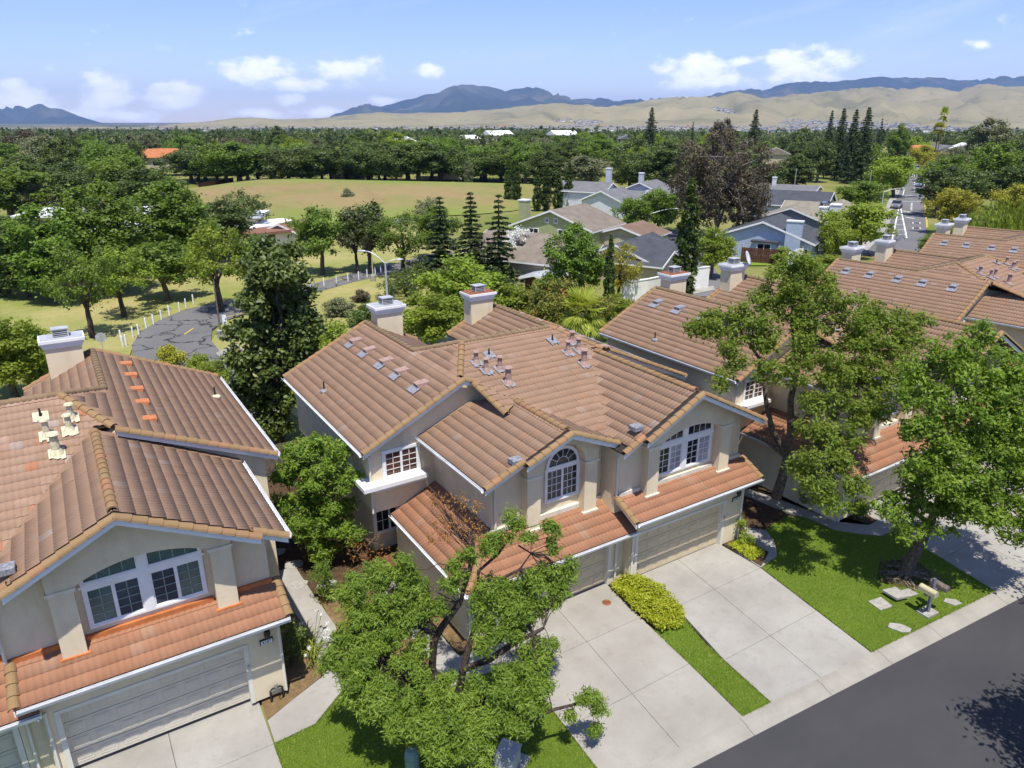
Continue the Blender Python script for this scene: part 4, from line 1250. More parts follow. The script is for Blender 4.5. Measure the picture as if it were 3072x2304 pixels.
        for x0, x1 in zip(xs[:-1], xs[1:]):
            if x1 - x0 < 1e-5: continue
            l0, l1, u0, u1 = lo(x0), lo(x1), under(x0), under(x1)
            h.add([(x0, yf - .02, l0), (x1, yf - .02, l1), (x1, yf - .02, u1), (x0, yf - .02, u0), (x0, yw + .01, l0), (x1, yw + .01, l1), (x1, yw + .01, u1), (x0, yw + .01, u0)],
                  [(0, 1, 2, 3), (7, 6, 5, 4), (0, 4, 5, 1)])
        h.add([(xl - .02, yf - .02, lo(xl - .02)), (xl - .02, yw + .01, lo(xl - .02)), (xl - .02, yw + .01, under(xl - .02)), (xl - .02, yf - .02, under(xl - .02))], [(3, 2, 1, 0)])
        h.add([(xr + .02, yf - .02, lo(xr + .02)), (xr + .02, yw + .01, lo(xr + .02)), (xr + .02, yw + .01, under(xr + .02)), (xr + .02, yf - .02, under(xr + .02))], [(0, 1, 2, 3)])
        h.obj('arch_header', 'stucco', inner)
    bay(17.08, 21.46, 17.56, 17.95, 3.40, 5.42, 18.85, 7.45, .517, .506, .40)
    bay(12.31, 15.37, 18.40, 18.80, 3.02, 5.12, 13.7, 6.78, .42, .43, .90)
    # ---- windows
    gl = opt.get('glass', 'glass')
    wy = 17.95
    slider(inner, 17.86, 19.13, 4.02, 5.12, wy - .02, 2, 4, opt.get('glass_b', ['glass', 'glass_curtain']), trim=.07, grid=opt.get('grid'))
    slider(inner, 19.38, 20.66, 4.02, 5.12, wy - .02, 2, 4, opt.get('glass_b2', ['glass', 'glass_curtain']), trim=.07, grid=opt.get('grid'))
    MB().box(19.20, 19.31, wy - .075, wy + .02, 3.95, 5.95).box(17.72, 20.80, wy - .07, wy + .02, 5.19, 5.262).obj('window_mullion', 'white_paint', inner)
    for xa, xb in ((17.78, 19.20), (19.31, 20.74)):
        t = slider(inner, xa + .05, xb - .05, 5.31, 5.88, wy - .02, 4, 1, gl, sashes=1, trim=.05, grid=opt.get('grid'))
    slider(inner, 13.36, 14.74, 3.86, 5.05, 18.78, 3, 4, ['glass', 'glass'], trim=.08)
    arch_light(inner, 13.40, 14.70, 5.20, .62, 18.77, 'glass', 6, half=True)
    MB().box(12.9, 14.8, 18.66, 18.82, 3.22, 3.42).obj('flashing', opt['flash'], inner); MB().box(17.66, 20.85, 17.83, 17.97, 3.62, 3.80).obj('flashing', opt['flash'], inner)
    for bx in ((15.37, 15.86, 18.7, 18.82, 3.22, 3.42), (16.0, 17.06, 17.85, 17.97, 3.62, 3.80), (21.5, 22.5, 17.85, 17.97, 3.62, 3.80), (11.0, 12.3, 18.7, 18.82, 3.22, 3.42)): MB().box(*bx).obj('flashing', opt['flash'], inner)
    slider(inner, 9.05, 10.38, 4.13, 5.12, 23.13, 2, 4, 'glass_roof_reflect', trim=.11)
    sb = MB().box(8.42, 10.62, 22.70, 23.16, 3.90, 4.06).box(8.50, 10.54, 22.78, 23.16, 3.78, 3.899).box(8.02, 8.52, 22.69, 25.2, 3.901, 4.061)
    sb.obj('ledge', 'white_paint', inner)
    slider(inner, 9.1, 10.3, .9, 1.9, 24.68, 2, 2, 'glass', trim=.08)
    MB().box(8.95, 13.4, 23.2, 24.68, .02, .10).obj('porch_floor', 'brown_floor', inner)
    MB().box(10.9, 11.9, 24.64, 24.695, .1, 2.15).obj('front_door', 'brown_wood', inner)
    # ---- garage doors with white jambs
    for (x0, x1, y, yw, z1) in ((10.75, 15.62, 18.02, 17.85, 2.10), (16.72, 21.36, 17.66, 17.45, 2.08)):
        garage_door(inner, x0, x1, .02, z1 - .04, y, opt.get('door', 'door_tan'))
        MB().box(x0 - .13, x0, yw - .02, y + .01, 0, z1).box(x1, x1 + .13, yw - .02, y + .01, 0, z1).box(x0 - .13, x1 + .13, yw - .021, y + .01, z1 - .04, z1 + .07).obj('door_frame', 'cream_paint', inner)
    if opt.get('number'): number_plate(inner, 22.02, 17.45, 2.02, opt['number'])
    porch_light(inner, 22.05, 17.44, 2.36)
    MB().box(21.40, 21.46, 17.40, 17.44, 1.25, 1.42).obj('keypad', 'steel', inner)
    # ---- chimneys
    chimney(inner, 12.62, 13.92, 31.95, 32.75, 5.5, 8.35, opt.get('rusty', (0, 0))[0], opt.get('dish', (None, None))[0])
    chimney(inner, 17.78, 19.08, 31.95, 32.75, 5.5, 8.35, opt.get('rusty', (0, 0))[1], opt.get('dish', (None, None))[1])
    # ---- eyebrow vents on both wings, flue pipes on the crown
    S = (7.47 - 5.4) / (12.33 - 8.12)
    vm = MB()
    vm.add([(-.22, -.30, 0), (.22, -.30, 0), (.22, .25, 0), (-.22, .25, 0), (-.20, -.28, .20), (.20, -.28, .20)], [(3, 2, 5, 4), (0, 4, 5, 1), (1, 5, 2), (0, 3, 4)])
    vme = vm.mesh('roof_vent', opt['vent']); fl = MB().box(-.30, .30, -.62, -.26, .03, .055).mesh('vent_flashing', opt.get('ventflash', 'lead_grey'))
    for side in (0, 1):
        for y in (24.45, 26.3, 27.9, 29.8, 31.5):
            x = 11.36 if side == 0 else 15.88 * 2 - 11.36
            z = 5.4 + S * (11.36 - 8.12) + .04
            e = link('roof_vent', None, inner, (x, y, z), (0, 0, 0))
            ang = math.atan(S)
            e.rotation_euler = (0, -ang if side == 0 else ang, 0)
            for me_ in (vme, fl):
                o = link('hood' if me_ is vme else 'vent_flashing', me_, e); o.rotation_euler = (0, 0, rad(-90) if side == 0 else rad(90))
    fz = lambda y: 8.11 - .31 * (25.4 - y)
    def flue(x, y, h, r, cap=True):
        m = MB(); z = fz(y)
        m.lathe([(r * 1.9, z), (r * 1.25, z + .14), (r * .95, z + .2), (r * .85, z + h)], (x, y, 0), 10)
        if cap: m.lathe([(r * 1.35, z + h + .03), (r * 1.5, z + h + .05), (r * 1.2, z + h + .10)], (x, y, 0), 10)
        pm = opt['pipe'] if cap else 'black_metal'
        f = m.obj('flue_pipe', pm, inner)
        q = MB(); d = .22
        for i in range(7):
            a0, a1 = -d + i * 2 * d / 7, -d + (i + 1) * 2 * d / 7
            l = -.22 - rng.random() * .12
            q.add([(x + a0, y + l, fz(y + l) + .085), (x + a1, y + l, fz(y + l) + .085), (x + a1, y + .2, fz(y + .2) + .085), (x + a0, y + .2, fz(y + .2) + .085)], [(0, 1, 2, 3)])
        q.obj('pipe_flashing', opt['pipeflash'], f)
    for (x, y, h, r, c) in ((13.45, 23.85, .45, .10, 1), (14.25, 24.2, .32, .035, 0), (13.55, 23.25, .5, .10, 1), (14.15, 23.2, .5, .10, 1), (13.98, 22.3, .62, .13, 1)):
        flue(x, y, h, r, c); flue(15.88 * 2 - x, y + .15, h, r, c)
    for side in (0, 1):
        x = 8.85 if side == 0 else 15.88 * 2 - 8.85 + .5
        z = 5.4 + S * .73
        MB().tube([(x, 29.1, z), (x, 29.1, z + .42)], .035, 6).obj('vent_pipe', 'black_metal', inner)
        MB().lathe([(.22, 0), (.20, .05), (.05, .09)], (x, 29.05, z), 8).obj('pipe_flashing', opt['pipeflash'], inner)
    for (x, y, z) in ((11.55, 17.98, 6.05), (16.2, 17.3, 6.42)):
        MB().box(x, x + .42, y + .12, y + .5, z - .02, z + .13).obj('cricket_flashing', 'lead_grey', inner)
    for ch in root.children:
        if ch is not roof: ch.location = Vector(ch.location) - Vector((PIV[0], PIV[1], 0))
    return root

duplex('cream stucco townhouse pair with two arched front windows behind the shrub strip between its driveways', (0, 0, 0), 0, 300,
       dict(flash='flash_cream', vent='vent_rose', pipe='vent_rose', pipeflash='lead_grey', number='4183', rusty=(0, 1), seed=3, mats={'tile_pale': 'tile'}))
duplex('cream townhouse with orange roof flashing, green-tinted arched window and house number 4187', (-18.75, 1.36, .15), 0, 300,
       dict(flash='flash_orange', vent='vent_orange', ventflash='vent_orange', pipe='mortar_cream', pipeflash='mortar_cream', number='4187', seed=5, door='door_paint',
            grid='grid_pale', glass='glass_green', glass_b=['glass_green', 'glass_screen'], glass_b2=['glass_screen', 'glass_green']))
duplex('townhouse with a satellite dish on its chimney, half hidden by the two lawn trees', (17.6, -1.75, 0), rad(.8), 300,
       dict(flash='flash_cream', vent='lead_grey', pipe='vent_rose', pipeflash='lead_grey', rusty=(1, 0), dish=(None, [0.0]), seed=7, mats={'tile_pale': 'tile'}))
duplex('townhouse with two satellite dishes on one chimney, beside the sloping avenue', (37.3, -.6, -.2), rad(6.2), 300,
       dict(flash='flash_cream', vent='lead_grey', pipe='vent_rose', pipeflash='lead_grey', dish=(None, [0.0, .75]), seed=9, mats={'tile_pale': 'tile'}))
duplex('last tile-roofed townhouse of the row, only a roof corner above the willow', (57.0, 3.2, -.2), rad(12), 120,
       dict(flash='flash_cream', vent='lead_grey', pipe='vent_rose', pipeflash='lead_grey', seed=11, mats={'tile_pale': 'tile'}))

# ------------------------------------------------------------------ trees
def leaf_arrays(rng, C, R, N, ll, lw, up=0.65, flat=0.85, hang=0.0, shell=0.55):
    """C (k,3) clump centres, R (k,) radii, N (k,) leaf counts -> verts, quads, rnd"""
    C = np.asarray(C, float); R = np.asarray(R, float); N = np.asarray(N, int)
    idx = np.repeat(np.arange(len(C)), N); n = len(idx)
    d = rng.normal(size=(n, 3)); d /= np.linalg.norm(d, axis=1)[:, None]
    rr = np.clip(np.abs(rng.normal(size=n)) * .42 + shell * .55, .05, 1.55)
    off = d * (R[idx] * rr)[:, None]; off[:, 2] *= flat
    P = C[idx] + off
    nor = d * .55 + rng.normal(size=(n, 3)) * .6 + np.array([0, 0, up])
    nor /= np.linalg.norm(nor, axis=1)[:, None]
    ax = rng.normal(size=(n, 3)) + d * .5
    if hang: ax[:, 2] -= hang
    ax -= nor * np.sum(ax * nor, axis=1)[:, None]; ax /= np.linalg.norm(ax, axis=1)[:, None]
    sd = np.cross(nor, ax)
    s = rng.uniform(.7, 1.3, n)[:, None]
    a, b = ax * ll / 2 * s, sd * lw / 2 * s
    V = np.empty((n, 4, 3)); V[:, 0] = P - a; V[:, 1] = P + b * 1.0 - a * .1; V[:, 2] = P + a; V[:, 3] = P - b - a * .1
    F = np.arange(n * 4).reshape(n, 4)
    cr = rng.random(len(C))
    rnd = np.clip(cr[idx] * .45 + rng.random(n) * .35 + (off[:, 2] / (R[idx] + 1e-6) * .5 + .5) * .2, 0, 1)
    return V.reshape(-1, 3), F, rnd

def limb(b, p0, p1, r0, r1, rng, wob=.12, n=4, sides=6):
    p0, p1 = np.asarray(p0, float), np.asarray(p1, float)
    L = np.linalg.norm(p1 - p0)
    pts = [p0 + (p1 - p0) * t + (rng.normal(size=3) * wob * L * math.sin(PI * t) * .5 + np.array([0, 0, .10 * L * math.sin(PI * t)])) for t in np.linspace(0, 1, n + 1)]
    pts[0], pts[-1] = p0, p1
    b.tube([tuple(p) for p in pts], list(np.linspace(r0, r1, n + 1)), sides, cap=False)
    return pts

def round_tree(seed, H=8.0, W=6.0, trunk=.28, nc=55, nl=46, ll=.34, lw=.22, cr=.85, base=.30, bark='bark', lmat='leaf_mid', sides=6, top=0.5, droop=0):
    """meshes (trunk, crown) of one deciduous tree, foot at the origin"""
    rng = np.random.default_rng(seed)
    zc0 = H * base
    C, R = [], []
    lobes = [(rng.uniform(0, 2 * PI), rng.uniform(.75, 1.12)) for _ in range(5)]
    while len(C) < nc:
        d = rng.normal(size=3); d /= np.linalg.norm(d)
        a = math.atan2(d[1], d[0])
        k = min(lobes, key=lambda l: abs((l[0] - a + PI) % (2 * PI) - PI))[1]
        r = rng.random() ** .42
        p = np.array([d[0] * W / 2 * r * k, d[1] * W / 2 * r * k, zc0 + (H - zc0) * (.5 + .5 * d[2] * r)])
        t = (p[2] - zc0) / (H - zc0)
        wl = math.sqrt(max(.05, 1 - ((t - .42) / .62) ** 2))
        p[:2] *= min(1.0, .35 + .8 * wl)
        C.append(p - np.array([0, 0, cr * .5 * t])); R.append(cr * rng.uniform(.65, 1.25))
    N = [max(6, int(nl * (r / cr) ** 2)) for r in R]
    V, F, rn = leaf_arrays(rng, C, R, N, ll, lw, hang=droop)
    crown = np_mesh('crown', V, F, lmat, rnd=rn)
    b = MB()
    fork = np.array([rng.normal() * .1, rng.normal() * .1, zc0 * .95])
    limb(b, (0, 0, -.15), fork, trunk, trunk * .72, rng, .05, 4, sides + 2)
    tops = [fork + np.array([math.cos(a) * W * .16, math.sin(a) * W * .16, (H - zc0) * rng.uniform(.25, .45)]) for a in np.arange(4) * PI / 2 + rng.random()]
    tops.append(fork + np.array([0, 0, (H - zc0) * .6]))
    for t in tops: limb(b, fork, t, trunk * .55, trunk * .22, rng, .12, 3, sides)
    for c in C:
        if rng.random() < .55:
            t = min(tops, key=lambda q: np.linalg.norm(q - c))
            limb(b, t, c, trunk * .11, trunk * .03, rng, .18, 2, 4)
    return b.mesh('trunk', bark), crown

def conifer(seed, H=12, W=4.5, nl=3600, lmat='leaf_conifer', ll=.55, lw=.16, rows=26, base=.08, ragged=.3):
    rng = np.random.default_rng(seed)
    P, D = [], []
    b = MB(); b.tube([(0, 0, -.2), (0, 0, H * .5), (0, 0, H)], [.22, .13, .02], 7)
    C, R, N = [], [], []
    for i in range(rows):
        t = i / (rows - 1); z = H * (base + (1 - base) * t)
        rad_ = W / 2 * (1 - t) ** .85 * rng.uniform(1 - ragged, 1.1) + .12
        nb = max(3, int(9 * (1 - t) + 3))
        for k in range(nb):
            a = 2 * PI * k / nb + rng.uniform(0, .8); r = rad_ * rng.uniform(.55, 1.1)
            tip = np.array([math.cos(a) * r, math.sin(a) * r, z - r * .22])
            if rng.random() < .3: b.tube([(0, 0, z), tuple(tip)], [.04, .01], 4, cap=False)
            for f in (.4, .7, 1.0):
                C.append(np.array([0, 0, z]) * (1 - f) + tip * f); R.append(.16 + .30 * rad_ / (W / 2) * (1.2 - .4 * f)); N.append(1)
    N = np.full(len(C), max(4, nl // len(C)))
    V, F, rn = leaf_arrays(rng, C, R, N, ll, lw, up=.1, flat=.5, hang=.35, shell=.2)
    return b.mesh('trunk', 'bark_dark'), np_mesh('crown', V, F, lmat, rnd=rn)

def cypress(seed, H=10, W=1.6, nl=9000, lmat='leaf_cypress', ll=.30, lw=.10):
    rng = np.random.default_rng(seed)
    C, R = [], []
    for i in range(230):
        t = rng.random(); z = H * (.03 + .97 * t)
        w = W / 2 * min(1, .45 + t * 3) * (1 - t ** 3.2) ** .8
        a = rng.uniform(0, 2 * PI); r = w * rng.uniform(.45, .9)
        C.append((math.cos(a) * r, math.sin(a) * r, z)); R.append(max(.10, W * .17 * rng.uniform(.7, 1.2) * (1 - t * .5)))
    V, F, rn = leaf_arrays(rng, C, R, np.full(len(C), nl // len(C)), ll, lw, up=.0, flat=1.9, hang=-1.6, shell=.4)
    b = MB(); b.tube([(0, 0, -.2), (0, 0, H * .8)], [.16, .04], 7)
    return b.mesh('trunk', 'bark_dark'), np_mesh('crown', V, F, lmat, rnd=rn)

def willow(seed, H=8, W=8, nl=9000, lmat='leaf_bright'):
    rng = np.random.default_rng(seed)
    n = nl
    a = rng.uniform(0, 2 * PI, 520); r = W / 2 * np.sqrt(rng.random(520)); top = H * (1 - .45 * (r / (W / 2)) ** 2) * rng.uniform(.85, 1.05, 520)
    i = rng.integers(0, 520, n); t = rng.random(n)
    P = np.stack([np.cos(a[i]) * r[i] * (1 + .08 * t), np.sin(a[i]) * r[i] * (1 + .08 * t), top[i] - t * (top[i] - H * .12) * rng.uniform(.5, 1, 520)[i]], 1) + rng.normal(size=(n, 3)) * .12
    ax = np.stack([rng.normal(size=n) * .25, rng.normal(size=n) * .25, -np.ones(n)], 1); ax /= np.linalg.norm(ax, axis=1)[:, None]
    nor = rng.normal(size=(n, 3)); nor -= ax * np.sum(nor * ax, axis=1)[:, None]; nor /= np.linalg.norm(nor, axis=1)[:, None]
    sd = np.cross(nor, ax); ll, lw = .5, .11
    V = np.empty((n, 4, 3)); V[:, 0] = P - ax * ll / 2; V[:, 1] = P + sd * lw / 2; V[:, 2] = P + ax * ll / 2; V[:, 3] = P - sd * lw / 2
    b = MB(); limb(b, (0, 0, -.2), (0, 0, H * .5), .3, .2, rng)
    for k in range(6): limb(b, (0, 0, H * .45), (math.cos(k) * W * .25, math.sin(k) * W * .25, H * .8), .14, .04, rng)
    return b.mesh('trunk', 'bark'), np_mesh('crown', V.reshape(-1, 3), np.arange(n * 4).reshape(n, 4), lmat, rnd=rng.random(520)[i] * .6 + rng.random(n) * .4)

def palm(seed, H=9, fan=True, fr=1.5, nf=34, lmat='leaf_palm'):
    rng = np.random.default_rng(seed)
    b = MB(); b.tube([(0, 0, -.1), (.05, .02, H * .5), (0, 0, H)], [.24, .17, .15], 8)
    V, F, rn = [], [], []
    for k in range(nf):
        a = rng.uniform(0, 2 * PI); e = rng.uniform(-.7, 1.2)
        d = np.array([math.cos(a) * math.cos(e), math.sin(a) * math.cos(e), math.sin(e)])
        st = np.array([0, 0, H]); hub = st + d * fr * .55
        s = np.cross(d, [0, 0, 1.0]); s /= np.linalg.norm(s) + 1e-6; u = np.cross(s, d)
        m = 15 if fan else 22
        for j in range(m):
            if fan:
                th = (j / (m - 1) - .5) * 2.7
                tip = hub + (d * math.cos(th) + s * math.sin(th)) * fr * rng.uniform(.75, 1.0) - np.array([0, 0, .22 * fr]); o = hub; w = .045 * fr
            else:
                t = j / m; o = st + d * fr * 1.6 * t - np.array([0, 0, .9 * fr * t * t]); tip = o + s * (1 if j % 2 else -1) * fr * .45 * (1 - t * .6) + d * .3 * fr - np.array([0, 0, .2 * fr]); w = .05 * fr
            mid = (o + tip) / 2 + u * .03
            ww = np.cross((tip - o) / (np.linalg.norm(tip - o) + 1e-6), u) * w
            i0 = len(V); V += [o, mid + ww, tip, mid - ww]; F.append((i0, i0 + 1, i0 + 2, i0 + 3)); rn.append(rng.random())
    return b.mesh('trunk', 'bark'), np_mesh('crown', np.array(V), np.array(F), lmat, rnd=rn)

def plant_tree(name, meshes, P, H, Wx, label, group=None, cat='tree', H0=1.0, W0=1.0, lmat=None, rz=None, z=None):
    """copy of a tree: root at its foot, trunk and crown as parts; H0,W0 the size the meshes were made at"""
    root = thing(name, label, cat, (P[0], P[1], GZ(P) if z is None else z), rz if rz is not None else (P[0] * 7.3 + P[1] * 3.1) % 6.28, group)
    root.scale = (Wx / W0, Wx / W0, H / H0)
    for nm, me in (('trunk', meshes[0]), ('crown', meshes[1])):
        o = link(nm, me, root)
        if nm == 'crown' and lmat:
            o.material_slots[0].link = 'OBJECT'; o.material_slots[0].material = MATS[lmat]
    return root

def px_tree(name, meshes, bx, by, ty, wpx, label, H0, W0, lmat=None, group=None, cat='tree', P=None):
    """tree whose foot shows at bx,by, whose top shows at row ty and whose crown is wpx display pixels wide"""
    P = G(bx, by) if P is None else P
    v = np.array([P[0], P[1], 4.0]) - _C
    dep = float(v @ _fw)
    return plant_tree(name, meshes, P, max(1.0, height_at(P, ty)), wpx * DS / FPX * dep * (1.12 if W0 > 7 else 1.28 if W0 > 4.5 else 1.1), label, group, cat, H0, W0, lmat)

# ---- trees and shrubs whose own outline matters: clumps set where the crown shows
def shaped_tree(name, label, cat, foot, discs, lmat, ll, lw, dens, skeleton=None, bark='bark', depth_scale=1.0, clump=.55, seed=1, trunk_r=.16, sub=(3, 6), group=None, up=.65, hang=.3, acc=None):
    """discs: (px, py, radius px, lean) in display pixels; each becomes a ball of clumps around the upright plane through the foot,
    pushed towards (+) or away (-) from the lens by lean metres"""
    rng = np.random.default_rng(seed)
    foot = np.array([foot[0], foot[1], 0.0])
    root = thing(name, label, cat, (foot[0], foot[1], 0), 0, group)
    fd = float(foot @ _fh)
    C, R, hubs = [], [], []
    for (px, py, rp, lean) in discs:
        P = AT(px, py, fd - lean)
        rw = rp * DS / FPX * float((P - _C) @ _fw)
        hubs.append(P)
        k = max(2, int(sub[0] * (rw / clump) ** 2 * .55))
        for _ in range(k):
            d = rng.normal(size=3); d /= np.linalg.norm(d)
            r = rw * rng.random() ** .45 * .98
            C.append(P + d * r * np.array([1, 1, .9])); R.append(clump * rng.uniform(.6, 1.2))
    N = [max(8, int(dens * (r / clump) ** 2)) for r in R]
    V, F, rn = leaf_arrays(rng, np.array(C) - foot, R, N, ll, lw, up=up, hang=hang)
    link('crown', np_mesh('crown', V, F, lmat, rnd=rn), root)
    b = MB()
    if skeleton is None:
        top = np.mean(hubs, axis=0)
        fork = foot + (top - foot) * .35 + np.array([0, 0, .2])
        limb(b, foot - [0, 0, .15], fork, trunk_r, trunk_r * .8, rng, .04, 4, 8)
        for h in hubs: limb(b, fork, h, trunk_r * .5, trunk_r * .12, rng, .10, 4, 6)
        src = hubs
    else:
        src = []
        for path in skeleton:            # list of (px,py,lean,radius) from the foot out
            pts = [AT(px, py, fd - ln) for px, py, ln, r in path]
            b.tube([tuple(p) for p in pts], [r for *_, r in path], 8)
            if path[0][3] > .01: src += pts
    for c in C:
        if rng.random() < .45:
            t = min(src, key=lambda q: np.linalg.norm(q - c))
            if np.linalg.norm(t - c) < 1.9: limb(b, t, c, .016, .006, rng, .16, 3, 4)
    b.v = [(x - foot[0], y - foot[1], z - foot[2]) for x, y, z in b.v]
    b.obj('trunk', bark, root)
    return root, foot, fd, rng

K = lambda x, y: ((900 + x * .48473) / DS, (1500 + y * .48473) / DS)
U = lambda x, y: ((2050 + x * .80472) / DS, (750 + y * .80472) / DS)
J = lambda x, y: ((2100 + x * .60523) / DS, (1300 + y * .60523) / DS)

# ---- the willow-leaved tree on the front lawn
KS = .48473 / DS
d_ = [(330, 560, 110, .3), (480, 480, 100, 0), (620, 430, 100, -.2), (700, 560, 110, 0), (560, 650, 130, .3), (380, 760, 130, .6), (310, 880, 110, .8), (540, 830, 140, .8), (740, 700, 110, .4),
      (220, 1000, 110, 1.2), (400, 1030, 120, 1.5), (330, 1160, 110, 2), (470, 1280, 120, 2.4), (640, 1290, 110, 2.4), (620, 1420, 120, 2.8), (790, 1430, 120, 2.9), (860, 1230, 80, 2.0), (960, 1400, 120, 2.8),
      (1000, 1560, 110, 3.2), (850, 1570, 90, 3.4), (1120, 1430, 110, 2.8), (1140, 1590, 90, 3.2), (500, 1180, 90, 2), (730, 900, 80, .6), (640, 1000, 70, 1.2), (420, 900, 90, 1),
      (1200, 560, 110, 0), (1350, 560, 120, -.2), (1500, 480, 105, -.2), (1620, 440, 70, -.2), (1250, 690, 95, .3), (1420, 680, 115, .2), (1220, 820, 75, .6), (1450, 950, 105, 1.0), (1300, 1080, 105, 1.6),
      (1450, 1120, 105, 1.6), (1530, 1000, 60, 1.2), (1250, 1220, 115, 2.2), (1420, 1250, 105, 2.2), (1340, 1390, 80, 2.6), (1500, 1220, 60, 2), (1560, 900, 50, 1),
      (1100, 650, 70, .2), (930, 520, 60, .1), (1130, 900, 55, .8), (760, 1080, 70, 1.4), (900, 1110, 60, 1.6), (1080, 1150, 75, 1.8), (1560, 620, 70, 0), (1600, 540, 60, 0), (1000, 1250, 80, 2.2), (1180, 1330, 90, 2.4), (860, 640, 70, .2), (1130, 760, 50, .3), (1340, 800, 70, .5),
      (980, 430, 60, 0), (1040, 340, 55, -.2), (1180, 290, 70, -.2), (1260, 240, 60, -.3), (1340, 130, 65, -.4), (1390, 220, 45, -.3), (1560, 180, 60, -.3), (1550, 290, 55, -.3), (1660, 390, 40, -.3),
      (1800, 1200, 55, 1.2), (1850, 1300, 50, 1.2), (1830, 1420, 40, 1.2), (1680, 1320, 45, 1.3), (1720, 1220, 35, 1.2)]
sk = [[(900, 1335, 0, 0.160), (815, 1060, 0, 0.128), (830, 880, 0, 0.112), (875, 790, 0, 0.104), (985, 640, 0, 0.088), (1050, 430, -.1, 0.068), (1075, 300, -.2, 0.040), (1060, 150, -.4, 0.016)],
      [(900, 1335, 0, 0.160), (985, 1180, .2, 0.120), (1010, 1050, .3, 0.104), (1055, 870, .1, 0.080), (1100, 740, 0, 0.072), (1100, 560, -.1, 0.056), (1105, 440, -.2, 0.048), (1230, 330, -.3, 0.040), (1330, 180, -.4, 0.024)],
      [(1010, 1050, .3, 0.096), (1180, 985, .6, 0.088), (1330, 880, .6, 0.080), (1440, 830, .7, 0.064), (1510, 790, .7, 0.040)],
      [(900, 1335, 0, 0.136), (800, 1220, .8, 0.104), (660, 1130, 1.0, 0.088), (570, 1040, 1.0, 0.064)],
      [(930, 1300, .6, 0.096), (1150, 1280, 1.6, 0.080), (1300, 1325, 1.8, 0.072), (1430, 1360, 1.8, 0.064), (1560, 1300, 1.5, 0.048), (1700, 1265, 1.3, 0.040), (1810, 1260, 1.2, 0.024)],
      [(1100, 560, -.1, 0.048), (1360, 430, -.2, 0.040), (1430, 330, -.3, 0.032), (1350, 280, -.3, 0.024)],
      [(900, 1335, 0, 0.096), (960, 1450, 1.8, 0.072), (980, 1600, 2.6, 0.040)], [(840, 830, 0, 0.072), (760, 800, .2, 0.072)]]
rg = random.Random(4)
for k in range(60):                                     # dead twigs of the crown's top
    x, y = rg.uniform(780, 1120), rg.uniform(-60, 150)
    sk.append([(1055 + rg.uniform(-25, 25), 250 + rg.uniform(-60, 80), -.3, .008), ((x + 1055) / 2 + rg.uniform(-30, 30), (y + 250) / 2 + 30, -.4, .006), (x, y, -.5, .003)])
root, foot, fd, rng_ = shaped_tree('lawn_tree', 'multi-stemmed willow-leaved tree with dead reddish twig tips on the lawn beside the driveway', 'tree', (7.42, 15.41),
    [(*K(x, y), r * KS, l) for x, y, r, l in d_], 'leaf_willow', .13, .034, 150, [[(*K(x, y), l, r) for x, y, l, r in p] for p in sk], 'bark_dark', clump=.25, seed=21, sub=(11, 6), hang=.35)
# sparse rusty leaves on the dead top
C = [AT(*K(rg.uniform(800, 1130), rg.uniform(-50, 260)), fd + .4) - foot for _ in range(60)]
V, F, rn = leaf_arrays(rng_, C, np.full(60, .20), np.full(60, 16), .10, .03)
link('dead_leaves', np_mesh('dead_leaves', V, F, 'leaf_rust', rnd=rn), root)

US = .80472 / DS
# ---- broad tree in front of the second townhouse
d_ = [(430, 60, 65, 0), (380, 130, 85, 0), (500, 110, 85, 0), (300, 200, 80, 0), (440, 220, 100, .3), (560, 200, 85, 0), (200, 260, 75, 0), (110, 270, 70, 0), (50, 290, 42, 0), (150, 330, 60, .3), (300, 320, 90, .5), (460, 340, 95, .5),
      (620, 280, 85, 0), (700, 220, 70, -.3), (780, 260, 75, -.5), (870, 265, 55, -.5), (680, 350, 95, .3), (800, 370, 80, 0), (180, 420, 55, .5), (300, 440, 60, .6), (420, 460, 75, .8), (560, 450, 85, .8), (680, 460, 85, .5),
      (780, 480, 80, .3), (600, 560, 85, 1), (720, 560, 75, .7), (480, 560, 60, .8), (140, 480, 40, .5), (520, 680, 65, 1.5), (600, 700, 65, 1.5), (500, 780, 75, 1.8), (590, 800, 75, 1.8), (640, 870, 55, 1.8), (500, 890, 75, 2),
      (560, 940, 55, 2), (440, 670, 35, 1.2), (650, 640, 55, 1), (420, 820, 35, 1.5), (860, 330, 40, -.3)]
sk = [[(345, 925, 0, .24), (372, 840, 0, .21), (390, 770, 0, .19), (400, 690, .1, .16), (400, 560, .2, .13), (425, 440, .2, .1), (445, 340, .2, .07), (490, 250, .2, .05)],
      [(388, 775, 0, .15), (330, 670, 0, .12), (308, 560, .1, .1), (300, 480, .1, .09), (280, 400, .1, .06), (210, 300, .1, .04)], [(380, 770, 0, .09), (310, 715, .3, .07), (245, 680, .5, .04)],
      [(400, 690, .1, .13), (520, 560, .5, .1), (640, 500, .4, .08), (740, 400, .2, .05), (850, 280, -.2, .03)], [(400, 640, .3, .1), (480, 700, 1.2, .08), (540, 790, 1.7, .05)], [(425, 440, .2, .08), (400, 250, 0, .05), (430, 110, 0, .03)]]
shaped_tree('lawn_tree', 'wide airy green tree with tawny new shoots before the townhouse with one dish', 'tree', (25.03, 17.58), [(*U(x, y), r * US, l + max(0, (y - 200) / 250.0)) for x, y, r, l in d_], 'leaf_tawny', .16, .07, 85,
            [[(*U(x, y), l + (max(0, (y - 200) / 250.0) if x > 440 else 0), r) for x, y, l, r in p] for p in sk], 'bark', clump=.38, seed=33, sub=(9, 6), hang=.1)
